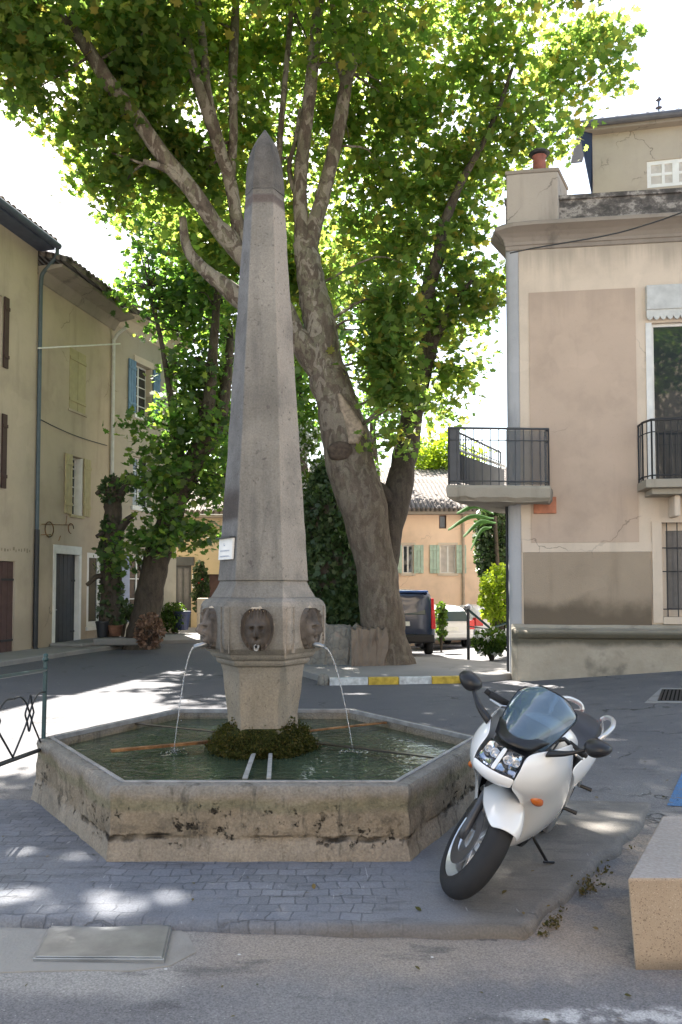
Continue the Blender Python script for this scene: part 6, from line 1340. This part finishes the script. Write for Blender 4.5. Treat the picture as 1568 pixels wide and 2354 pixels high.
# ------------------------------------------------------------------ motorcycle
YAW = R(-121.5); LEAN = R(23.5); STEER = R(32)
HDG = Vector((math.cos(YAW), math.sin(YAW), 0)); WB = .66
BO = Vector((.94, 4.835, 0))
bk = thing('motorcycle', (BO.x, BO.y, H_AP + .010), 'white sports touring motorcycle leaning on its side stand beside the fountain', 'motorcycle')
bk.rotation_euler = (Matrix.Rotation(YAW, 3, 'Z') @ Matrix.Rotation(-LEAN, 3, 'X')).to_euler()
RK = R(25); head = Vector((.375, 0, .88)); CURM = Matrix.Diagonal((.895, .82, .925, 1)); ax = Vector((-math.sin(RK), 0, math.cos(RK)))
ST = Matrix.Translation(head) @ Matrix.Rotation(STEER, 4, ax) @ Matrix.Translation(-head)
WR = .30
def wheel(parent, cx, wt, rimmat, M4=None, nm='front_wheel', discs=True):
    m = MB(); prof = []
    hw = wt / 2
    for i in range(13):
        t = math.pi * (i / 12); prof.append((WR - .085 + .085 * math.sin(t) ** .75, -hw * math.cos(t)))
    prof = [(WR - .085, -hw * .8)] + prof + [(WR - .085, hw * .8)]
    ring = lambda r, o, n=48: [(cx + r * math.cos(a), o, WR + r * math.sin(a)) for a in [2 * math.pi * j / n for j in range(n)]]
    m.rings([ring(r, o) for r, o in prof], False, False); w0 = m.build(nm, 'tyre', parent, smooth=True, local=True, M4=M4)
    m = MB(); rr0 = WR - .083
    m.rings([ring(r, o) for r, o in ((rr0, -hw * .86), (rr0 + .006, -hw * .8), (rr0 - .012, -hw * .66), (rr0 - .03, -hw * .4), (rr0 - .03, hw * .4), (rr0 - .012, hw * .66), (rr0 + .006, hw * .8), (rr0, hw * .86), (rr0 - .02, hw * .6), (rr0 - .045, hw * .3), (rr0 - .045, -hw * .3), (rr0 - .02, -hw * .6), (rr0, -hw * .86))], False, False)
    m.rings([ring(r, o, 16) for r, o in ((.045, -.05), (.055, -.03), (.055, .03), (.045, .05))])
    for i in range(6):
        a = 2 * math.pi * i / 6 + .2; d = Vector((math.cos(a), 0, math.sin(a))); pz = Vector((-math.sin(a), 0, math.cos(a))); c = Vector((cx, 0, WR))
        m.hexa([c + d * .045 + pz * .022 + Vector((0, y, 0)) for y in (-.02, .02)] + [c + d * .045 - pz * .022 + Vector((0, y, 0)) for y in (.02, -.02)], [c + d * (rr0 - .03) + pz * .012 + Vector((0, y, 0)) for y in (-.014, .014)] + [c + d * (rr0 - .03) - pz * .012 + Vector((0, y, 0)) for y in (.014, -.014)])
    m.build('rim', rimmat, w0, smooth=False, M4=M4, bevel=.003)
    if discs:
        for s_ in (-1, 1):
            m = MB(); m.rings([ring(r, s_ * o, 40) for r, o in ((.15, .062), (.15, .067), (.085, .067), (.085, .062), (.15, .062))], False, False)
            m.build('brake_disc', 'disc', w0, M4=M4)
    return w0
fw = wheel(bk, WB, .125, 'silver', ST)
rw = wheel(bk, -WB, .18, 'silver', Matrix.Identity(4), 'rear_wheel')
# fork: sliders, stanchions, clamps
u = (head - Vector((WB, 0, WR))).normalized()
base = Vector((WB - .03, 0, WR)); ax_n = ax
for s_ in (-1, 1):
    o = Vector((0, s_ * .083, 0)); m = MB()
    a = Vector((WB - .005, 0, WR - .03)); dirf = ax
    m.tube([a + o + dirf * d for d in (0, .06, .1, .26, .34, .36)], [.02, .026, .023, .023, .026, .022], 14); lg = m.build('fork_leg', 'fork_grey', bk, smooth=True, local=True, M4=ST)
    m = MB(); m.tube([a + o + dirf * d for d in (.34, .66)], .0215, 12); m.build('stanchion', 'chrome', lg, smooth=True, M4=ST)
    m = MB(); c = Vector((WB - .11, s_ * .078, WR + .10)); m.box((c.x - .045, c.y - .024, c.z - .055), (c.x + .035, c.y + .024, c.z + .05)); m.build('brake_caliper', 'bike_black', lg, M4=ST, bevel=.014)
m = MB(); c = head - ax * .16; m.hexa([c + Vector((x, y, -.02)) for x, y in ((-.05, -.13), (.06, -.13), (.06, .13), (-.05, .13))], [c + Vector((x, y, .02)) for x, y in ((-.05, -.13), (.06, -.13), (.06, .13), (-.05, .13))]); m.build('fork_clamp', 'bike_black', bk, local=True, M4=ST, bevel=.01)
# front mudguard: a curved shell hugging the tyre, with cheeks
rows = []
for i in range(15):
    a = R(46 + 100 * i / 14); ex = math.sin(math.pi * i / 14) ** .35; row = []
    for j in range(13):
        q = -1 + 2 * j / 12; wv = .112 * (.62 + .38 * ex); r = WR + .034 - .06 * abs(q) ** 2.6 - (.07 * (abs(q) ** 5) * math.sin(math.pi * min(1, i / 11)))
        row.append((WB + r * math.cos(a), q * wv, WR + r * math.sin(a)))
    rows.append(row)
MB().grid(rows).build('mudguard', 'bike_white', bk, smooth=True, solid=.004, sub=1, local=True, M4=ST)
# handlebars, grips, levers
for s_ in (-1, 1):
    m = MB(); p0 = head + ax * .02 + Vector((.0, s_ * .1, 0)); p1 = p0 + Vector((-.03, s_ * .05, .03)); p2 = p0 + Vector((-.09, s_ * .2, .0))
    m.tube([p0, p1, p2], [.018, .013, .012], 10); hb = m.build('handlebar', 'bike_black', bk, smooth=True, local=True, M4=ST)
    m = MB(); m.tube([p1.lerp(p2, .3), p2], [.018, .019], 10); m.tube([p2, p2 + Vector((-.01, s_ * .03, 0))], .016, 8); m.build('grip', 'tyre', hb, smooth=True, M4=ST)
    m = MB(); m.tube([p1.lerp(p2, .25) + Vector((.03, 0, 0)), p1.lerp(p2, .6) + Vector((.07, 0, -.01)), p2 + Vector((.055, s_ * .0, -.01))], [.008, .008, .005], 6); m.build('lever', 'alu', hb, M4=ST)
# fairing: each half is a grid, rows from the top edge down, columns from the front edge back
rowsL = [
    [(.945, .115, .985), (.80, .200, 1.015), (.66, .235, 1.03), (.53, .245, 1.035), (.42, .235, 1.00)],
    [(1.0, .135, .915), (.84, .255, .925), (.66, .285, .925), (.50, .285, .915), (.37, .265, .90)],
    [(1.03, .128, .845), (.86, .250, .835), (.66, .292, .82), (.46, .295, .81), (.30, .280, .80)],
    [(1.0, .12, .79), (.84, .210, .755), (.65, .268, .735), (.42, .288, .72), (.20, .285, .70)],
    [(.80, .155, .70), (.70, .195, .675), (.57, .245, .645), (.36, .282, .62), (.13, .285, .60)],
    [(.63, .150, .575), (.57, .195, .555), (.47, .238, .54), (.28, .272, .52), (.06, .272, .50)],
    [(.52, .160, .455), (.475, .195, .44), (.39, .225, .425), (.21, .245, .405), (.00, .24, .39)],
    [(.475, .135, .34), (.43, .165, .325), (.34, .185, .315), (.17, .195, .30), (-.05, .185, .29)],
    [(.45, .075, .245), (.40, .10, .235), (.32, .12, .225), (.14, .125, .215), (-.10, .11, .215)],
    [(.44, .0, .225), (.39, .0, .21), (.30, .0, .20), (.12, .0, .19), (-.12, .0, .195)]]
for s_ in (1, -1):
    rr_ = [[(x, y * s_, z) for x, y, z in r] for r in rowsL]
    MB().grid(rr_).build('side_fairing', 'bike_white', bk, smooth=True, sub=2, solid=.006, local=True)
# nose below the lamps, strip between them, black cowl under the screen
def arc(y, xc, bow, w_): return xc - bow * (abs(y) / w_) ** 2
rows = []
for z, x0, bow, w_ in ((.855, 1.055, .04, .135), (.83, 1.06, .045, .134), (.805, 1.05, .045, .128), (.79, 1.02, .04, .12), (.785, .97, .03, .115)):
    rows.append([(arc(y, x0, bow, w_), y, z - .012 * (1 - (abs(y) / w_) ** 2) * (1 if z < .8 else 0)) for y in np.linspace(-w_, w_, 9)])
MB().grid(rows).build('nose_fairing', 'bike_white', bk, smooth=True, sub=2, solid=.006, local=True)
def face_pt(y, t):   # the slanting lamp plane: t 0 at the bottom, 1 at the top
    return Vector((1.045 - .10 * t - .075 * (abs(y) / .185) ** 2, y, .855 + .10 * t))
rows = [[face_pt(y, t) + Vector((.006, 0, .004)) for y in (-.013, -.005, .005, .013)] for t in (-.02, .3, .65, 1.02)]
MB().grid(rows).build('lamp_divider', 'bike_white', bk, smooth=True, sub=1, solid=.008, local=True)
for s_ in (-1, 1):
    m = MB(); rows = []
    for i in range(9):
        t = i / 8; rows.append([face_pt(s_ * (.014 + (.112 - .02 * t) * q), t) + Vector((-.012 - .04 * math.sin(math.pi * q) * math.sin(math.pi * t), 0, 0)) for q in np.linspace(0, 1, 11)])
    hl = m.grid(rows).build('headlight', 'chrome', bk, smooth=True, local=True)
    for q, t, r0 in ((.3, .5, .027), (.74, .5, .023)):
        c = face_pt(s_ * (.014 + .103 * q), t) + Vector((-.03, 0, 0)); nx = Vector((.8, 0, .6)); m = MB()
        tv_ = Vector((0, 1, 0)); bv = nx.cross(tv_)
        m.rings([[c + nx * d + (tv_ * math.cos(a) + bv * math.sin(a)) * r for a in [2 * math.pi * j / 18 for j in range(18)]] for r, d in ((r0, .016), (r0 * .9, .02), (r0 * .75, .005), (r0 * .4, -.008), (.004, .008))], False, True); m.build('lamp', 'silver', hl, smooth=True)
    m = MB(); c = face_pt(s_ * .095, .5) + Vector((-.02, 0, 0)); m.grid([[face_pt(s_ * (.015 + (.110 - .02 * t) * q), t) + Vector((.004, 0, .003)) for q in np.linspace(0, 1, 7)] for t in np.linspace(.02, .98, 6)]); m.build('lens', 'clear', hl, smooth=True, solid=.004)
    m = MB(); m.tube([face_pt(s_ * .014, -.02), face_pt(s_ * .07, -.02), face_pt(s_ * .127, 0), face_pt(s_ * .122, .5), face_pt(s_ * .108, 1), face_pt(s_ * .06, 1.02), face_pt(s_ * .014, 1.02)], .006, 6); m.build('lamp_surround', 'bike_black', hl)
rows = []
for t in np.linspace(0, 1, 5):
    w_ = .125 + .045 * t; rows.append([(.945 - .12 * t - .10 * (abs(y) / w_) ** 2, y, .985 + .055 * t - .012 * (y / w_) ** 2) for y in np.linspace(-w_, w_, 11)])
MB().grid(rows).build('screen_base', 'bike_black', bk, smooth=True, solid=.006, local=True)
# windscreen
rows = []
for t in np.linspace(0, 1, 11):
    w_ = .160 + .045 * math.sin(t * 1.9) - (.07 * max(0, (t - .8) / .2) ** 2.2); xc = .90 - .37 * t ** 1.05; z = .995 + .25 * t ** .86
    rows.append([(xc - .17 * (abs(q)) ** 2.1 * (1 - .2 * t), q * w_, z - .03 * abs(q) ** 2.2 - .035 * t * abs(q) ** 4) for q in np.linspace(-1, 1, 15)])
ws = MB().grid(rows).build('windscreen', 'screen', bk, smooth=True, sub=1, solid=.004, local=True)
rim_pts = [r[0] for r in rows] + rows[-1][1:-1] + [r[-1] for r in rows[::-1]]
MB().tube(rim_pts, .0055, 6).build('screen_trim', 'bike_black', ws, smooth=True)
# instruments and the dark inside of the cowl
m = MB(); m.hexa([(.60, y, .98) for y in (-.13, .13)] + [(.76, y, .96) for y in (.1, -.1)], [(.57, y, 1.07) for y in (-.12, .12)] + [(.70, y, 1.05) for y in (.09, -.09)]); m.build('instruments', 'bike_black', bk, local=True, bevel=.02)
m = MB(); m.rings([[(x, y * w_, z0 + dz * h_) for y, dz in ((-1, 0), (-.9, .8), (0, 1), (.9, .8), (1, 0))] for x, w_, z0, h_ in ((.92, .10, .80, .12), (.72, .17, .76, .2), (.5, .22, .7, .25), (.3, .2, .62, .3))]); m.build('inner_cowl', 'bike_black', bk, local=True)
# radiator, engine, frame
m = MB(); m.hexa([(.40, y, .38) for y in (-.2, .2)] + [(.34, y, .38) for y in (.2, -.2)], [(.50, y, .70) for y in (-.22, .22)] + [(.44, y, .70) for y in (.22, -.22)]); m.build('radiator', 'bike_black', bk, local=True, bevel=.01)
m = MB(); m.box((-.18, -.19, .24), (.34, .19, .60)); m.box((-.26, -.15, .30), (-.1, .15, .66)); en = m.build('engine', 'bike_black', bk, local=True, bevel=.05)
m = MB(); m.rings([[(-.12 + r * math.cos(a), y, .36 + r * math.sin(a)) for a in [2 * math.pi * j / 20 for j in range(20)]] for r, y in ((.1, .18), (.1, .215), (.08, .225), (.01, .228))]); m.build('engine_cover', 'alu', en, smooth=False, bevel=.004)
for s_ in (-1, 1):
    m = MB(); pts = [(.38, s_ * .12, .86), (.2, s_ * .22, .76), (-.05, s_ * .23, .62), (-.2, s_ * .2, .46), (-.22, s_ * .18, .36)]
    c = crom(pts, 4); m.rings([[Vector(q) + Vector((0, dy, dz)) for dy, dz in ((-.018, -.045), (.018, -.045), (.018, .045), (-.018, .045))] for q in c]); m.build('frame_spar', 'alu', bk, smooth=False, bevel=.008, local=True)
# tank
rows = []
for i in range(11):
    t = i / 10; x = .36 - .56 * t; w_ = (.20 * math.sin(math.pi * (.16 + .62 * (1 - t))) ** .6) * (1 if t < .6 else 1 - .5 * (t - .6)); top = .98 + .06 * math.sin(math.pi * min(1, t * 1.1 + .12)) - .13 * t ** 2; bot = .74
    rows.append([(x, w_ * math.sin(a) if True else 0, bot + (top - bot) * (.5 + .5 * math.cos(a)) ** .6) for a in [-math.pi * .98 + 2 * math.pi * .98 * j / 18 for j in range(19)]])
MB().rings(rows, closed=False).build('tank', 'bike_white', bk, smooth=True, sub=1, local=True)
m = MB(); m.lathe([(.04, 1.005), (.045, 1.03), (.04, 1.035)], (.1, 0), 18); m.build('filler_cap', 'bike_black', bk, local=True)
# seat: rider's hollow then the raised pillion
rows = []
for x, w_, zt_, zb_ in ((-.12, .07, .83, .77), (-.2, .12, .815, .75), (-.34, .16, .81, .74), (-.46, .165, .825, .76), (-.53, .19, .875, .79), (-.62, .19, .895, .81), (-.74, .165, .905, .83), (-.83, .12, .9, .85), (-.88, .07, .885, .85)):
    rows.append([(x, -w_, zb_), (x, -w_ * 1.02, (zb_ + zt_) / 2), (x, -w_ * .82, zt_ - .012), (x, -w_ * .4, zt_), (x, w_ * .4, zt_), (x, w_ * .82, zt_ - .012), (x, w_ * 1.02, (zb_ + zt_) / 2), (x, w_, zb_)])
MB().rings(rows).build('seat', 'bike_seat', bk, smooth=True, sub=2, local=True)
# tail
for s_ in (1, -1):
    tl = [[(-.02, .20, .73), (-.22, .20, .755), (-.45, .20, .785), (-.68, .185, .84), (-.90, .14, .875), (-1.10, .06, .88)],
          [(-.04, .24, .67), (-.24, .25, .68), (-.46, .255, .71), (-.70, .235, .765), (-.95, .17, .815), (-1.13, .08, .84)],
          [(-.10, .235, .57), (-.27, .245, .57), (-.48, .24, .61), (-.72, .21, .68), (-.97, .15, .755), (-1.12, .07, .79)],
          [(-.18, .18, .48), (-.32, .185, .49), (-.52, .175, .54), (-.74, .14, .62), (-.96, .095, .71), (-1.08, .045, .76)]]
    tl = [[(x if x > -.3 else -.3 + (x + .3) * .93, y * 1.0, z) for x, y, z in r] for r in tl]
    MB().grid([[(x, y * s_, z) for x, y, z in r] for r in tl]).build('tail_fairing', 'bike_white', bk, smooth=True, sub=2, solid=.006, local=True)
    m = MB(); pts = crom([(-.56, s_ * .20, .84), (-.60, s_ * .225, .89), (-.70, s_ * .23, .925), (-.86, s_ * .19, .93), (-.98, s_ * .12, .905), (-1.0, s_ * .08, .865)], 6)
    m.tube([tuple(q) for q in pts], .019, 10); m.build('grab_rail', 'silver', bk, smooth=True, local=True)
    # footpeg hangers
    m = MB(); m.hexa([(-.30, s_ * .205, .40), (-.26, s_ * .205, .40), (-.26, s_ * .225, .40), (-.30, s_ * .225, .40)], [(-.36, s_ * .19, .62), (-.14, s_ * .19, .60), (-.14, s_ * .21, .60), (-.36, s_ * .21, .62)]); fp = m.build('peg_bracket', 'alu', bk, local=True, bevel=.006)
    m = MB(); m.tube([(-.28, s_ * .22, .40), (-.30, s_ * .31, .405)], [.012, .014], 8); m.build('footpeg', 'bike_black', fp)
    m = MB(); m.hexa([(-.56, s_ * .2, .50), (-.50, s_ * .2, .50), (-.50, s_ * .22, .50), (-.56, s_ * .22, .50)], [(-.50, s_ * .17, .68), (-.36, s_ * .17, .66), (-.36, s_ * .19, .66), (-.50, s_ * .19, .68)]); fp = m.build('peg_bracket', 'alu', bk, local=True, bevel=.006)
    m = MB(); m.tube([(-.53, s_ * .21, .505), (-.55, s_ * .30, .51)], [.012, .014], 8); m.build('footpeg', 'bike_black', fp)
m = MB(); m.hexa([(-.985, y, .79) for y in (-.07, .07)] + [(-.93, y, .79) for y in (.08, -.08)], [(-1.0, y, .85) for y in (-.07, .07)] + [(-.95, y, .85) for y in (.08, -.08)]); m.build('tail_light', 'red_lens', bk, local=True, bevel=.01)
m = MB(); m.hexa([(-.86, y, .55) for y in (-.08, .08)] + [(-.84, y, .55) for y in (.08, -.08)], [(-.98, y, .76) for y in (-.06, .06)] + [(-.94, y, .76) for y in (.06, -.06)]); m.build('rear_mudguard', 'bike_black', bk, local=True, bevel=.006)
# swing arm, exhaust, stand
m = MB(); c = crom([(-.18, .08, .40), (-.4, .12, .36), (-.60, .125, .32), (-.76, .12, .30)], 4); m.rings([[Vector(q) + Vector((0, dy, dz)) for dy, dz in ((-.02, -.035), (.02, -.035), (.02, .035), (-.02, .035))] for q in c]); m.build('swing_arm', 'alu', bk, local=True, bevel=.008)
m = MB(); m.tube([(-.02, -.12, .22), (-.25, -.18, .24), (-.40, -.23, .33), (-.55, -.25, .42), (-.9, -.25, .55), (-.95, -.25, .57)], [.022, .024, .03, .055, .055, .03], 14); m.build('exhaust', 'alu', bk, smooth=True, local=True)
LM = Matrix.Rotation(-LEAN, 3, 'X').inverted()
foot = LM @ Vector((-.02, .335, -.008)); m = MB(); m.tube([(.02, .13, .27), tuple(Vector((.01, .18, .22))), tuple(foot)], [.014, .012, .010], 8); sdn = m.build('side_stand', 'bike_black', bk, smooth=True, local=True)
m = MB(); m.tube([tuple(foot + Vector((.03, -.02, .004))), tuple(foot + Vector((-.05, .03, .004)))], .008, 8); m.build('stand_foot', 'bike_black', sdn)
# seams, a vent slot, bolts and cables
def on_fair(r, c_, f, g, s_=1, out=.012):
    a, b, c, d = (Vector(rowsL[r][c_]), Vector(rowsL[r][c_ + 1]), Vector(rowsL[r + 1][c_]), Vector(rowsL[r + 1][c_ + 1]))
    p = a.lerp(b, f).lerp(c.lerp(d, f), g); n_ = (b - a).cross(c - a).normalized()
    if n_.y < 0: n_ = -n_
    p = p + n_ * out; return Vector((p.x, p.y * s_, p.z))
for s_ in (1, -1):
    MB().tube([on_fair(2, 0, .3, .9, s_, .0), on_fair(3, 1, .0, .1, s_, .0), on_fair(3, 1, .8, .0, s_, .0), on_fair(2, 2, .8, .75, s_, .0), on_fair(2, 3, .9, .55, s_, .0)], .0035, 5).build('seam', 'bike_black', bk)
    MB().tube([on_fair(5, 1, .1, .5, s_, .0), on_fair(5, 1, .9, .7, s_, .0), on_fair(5, 2, .9, .8, s_, .0), on_fair(5, 3, .8, .7, s_, .0)], .003, 5).build('seam', 'bike_black', bk)
    m = MB(); m.rings([[on_fair(3, 3, .45 + .33 * x * q, .6 + .55 * y * q - .1 * x, s_, o_) for x, y in [(math.cos(2 * math.pi * j / 12), math.sin(2 * math.pi * j / 12)) for j in range(12)]] for q, o_ in ((1, .0), (.9, .008), (.7, .001))], False, True); m.build('vent_slot', 'bike_black', bk, smooth=True)
    for r_, c_, f_, g_ in ((4, 2, .75, .35), (5, 2, .6, .2), (3, 2, .9, .1), (6, 2, .5, .6)):
        m = MB(); ce = on_fair(r_, c_, f_, g_, s_, .002); e1 = (on_fair(r_, c_, f_ + .2, g_, s_, .002) - ce).normalized(); e2 = (on_fair(r_, c_, f_, g_ + .2, s_, .002) - ce).normalized()
        m.add([ce + e1 * (.011 * math.cos(2 * math.pi * j / 10)) + e2 * (.011 * math.sin(2 * math.pi * j / 10)) for j in range(10)], [tuple(range(10))]); m.build('bolt', 'bike_black', bk)
    c = crom([tuple(head + Vector((.0, s_ * .12, .02))), tuple(head + Vector((.12, s_ * .12, -.10))), tuple(Vector((.55, s_ * .09, .52))), tuple(Vector((.60, s_ * .085, .40)))], 6); m = MB(); m.tube([tuple(q) for q in c], .0055, 6); m.build('brake_hose', 'bike_black', bk, smooth=True, local=True, M4=Matrix.Identity(4))
# indicators, mirrors
def on_fair(r, c_, f, g, s_=1, out=.012):
    a, b, c, d = (Vector(rowsL[r][c_]), Vector(rowsL[r][c_ + 1]), Vector(rowsL[r + 1][c_]), Vector(rowsL[r + 1][c_ + 1]))
    p = a.lerp(b, f).lerp(c.lerp(d, f), g); n_ = (b - a).cross(c - a).normalized()
    if n_.y < 0: n_ = -n_
    p = p + n_ * out; return Vector((p.x, p.y * s_, p.z))
for s_ in (1, -1):
    m = MB(); N_ = 14
    ctr = on_fair(3, 1, .4, .55, s_, .006)
    outl = [(math.cos(a) * (1.25 if math.cos(a) > 0 else 1), math.sin(a)) for a in [2 * math.pi * j / N_ for j in range(N_)]]
    rg = []
    for q, o_ in ((1.0, .0), (.95, .014), (.7, .024), (.3, .028)): rg.append([on_fair(3, 1, .4 + .4 * x * q, .55 + .36 * y * q, s_, o_) for x, y in outl])
    m.rings(rg, False, True).build('indicator', 'amber', bk, smooth=True, sub=1, local=True)
    # mirror on its stalk
    p0 = Vector((.80, s_ * .20, 1.0)); p1 = Vector((.80, s_ * .30, 1.05)); p2 = Vector((.76, s_ * .39, 1.11))
    m = MB(); c = crom([tuple(p0), tuple(p1), tuple(p2)], 4); m.rings([[Vector(q) + Vector((dx * w_, 0, dz * w_)) for dx, dz in ((-1, -.35), (-.7, .35), (.7, .45), (1, 0), (.7, -.45))] for q, w_ in zip(c, np.linspace(.042, .020, len(c)))]); st = m.build('mirror_stalk', 'bike_black', bk, smooth=True, local=True)
    m = MB(); mc = Vector((.75, s_ * .43, 1.13)); rg = []
    for dx, q in ((.065, .2), (.055, .62), (.025, .92), (-.01, 1.0), (-.035, .98), (-.036, .9)):
        rg.append([mc + Vector((dx, (1.15 * math.cos(a) * .066 - .0 + .008 * math.sin(2 * a)) * q, math.sin(a) * .047 * q + math.cos(a) * s_ * .012 * q)) for a in [2 * math.pi * j / 22 for j in range(22)]])
    mr = m.rings(rg).build('mirror_housing', 'bike_black', st, smooth=True)
    m = MB(); m.add([mc + Vector((-.0372, 1.15 * math.cos(a) * .058, math.sin(a) * .040)) for a in [2 * math.pi * j / 22 for j in range(22)]], [tuple(range(22))]); m.build('mirror_glass', 'chrome', mr)

# ------------------------------------------------------------------ across the street, behind the photographer: what the window panes mirror
CURM = None
OW = Wall((12, -9), (-2, -9)); hO = thing('facing_house', (5, -9, 0), 'cream house across the street, mirrored in the French window', 'house')
ops = [(2 + i * 2.6, 3 + i * 2.6, z0, z0 + 1.5) for i in range(4) for z0 in (1.0, 4.0, 7.0, 10.0)]
mb = MB(); OW.n = Vector((0, 1, 0)); OW.face(mb, 0, OW.W, 0, 13, ops); mb.build('wall', 'wall_cream', hO)
mb = MB(); OW.box(mb, 0, OW.W, -5, -.24, 0, 13); mb.build('house_body', 'wall_cream', hO)
for o in ops: window(OW, hO, o, nx=2, nz=3)
mb = MB(); mb.hexa([OW.p(-.3, .5, 13.02), OW.p(OW.W + .3, .5, 13.02), OW.p(OW.W + .3, -5, 14.6), OW.p(-.3, -5, 14.6)], [OW.p(-.3, .5, 13.14), OW.p(OW.W + .3, .5, 13.14), OW.p(OW.W + .3, -5, 14.72), OW.p(-.3, -5, 14.72)]); mb.build('roof', 'tiles_red', hO)
ct = thing('conifer', (6.3, -5.5, 0), 'slender dark conifer across the street, mirrored in the French window', 'tree')
MB().tube([(6.3, -5.5, 0), (6.3, -5.5, 11.4)], [.14, .03], 8).build('trunk', 'bark_dark', ct)
z_c = rng.uniform(.8, 12.0, 9000); rad_ = (1 - z_c / 12.3) * 1.5 * rng.uniform(.3, 1, 9000) ** .5; a_c = rng.uniform(0, 6.283, 9000)
leaf_mesh('crown', np.stack([6.3 + rad_ * np.cos(a_c), -5.5 + rad_ * np.sin(a_c), z_c], 1), .13, 'bush', ct, rng, OVAL, .3)
bt_ = thing('broadleaf_tree', (8.2, -6.5, 0), 'broadleaf tree across the street, mirrored in the French window', 'tree')
MB().tube([(8.2, -6.5, 0), (8.1, -6.5, 5), (7.6, -6.3, 9.5)], [.24, .19, .07], 8).build('trunk', 'bark_dark', bt_)
lv, sp = spray_cloud([((7.9, -6.3, 11.2), (2.2, 1.6, 1.9), 150)], rng, 22, (.3, .3, .17), .36, .8, gaps=False); leaf_mesh('crown', lv, .18, 'leaf_left', bt_, rng)
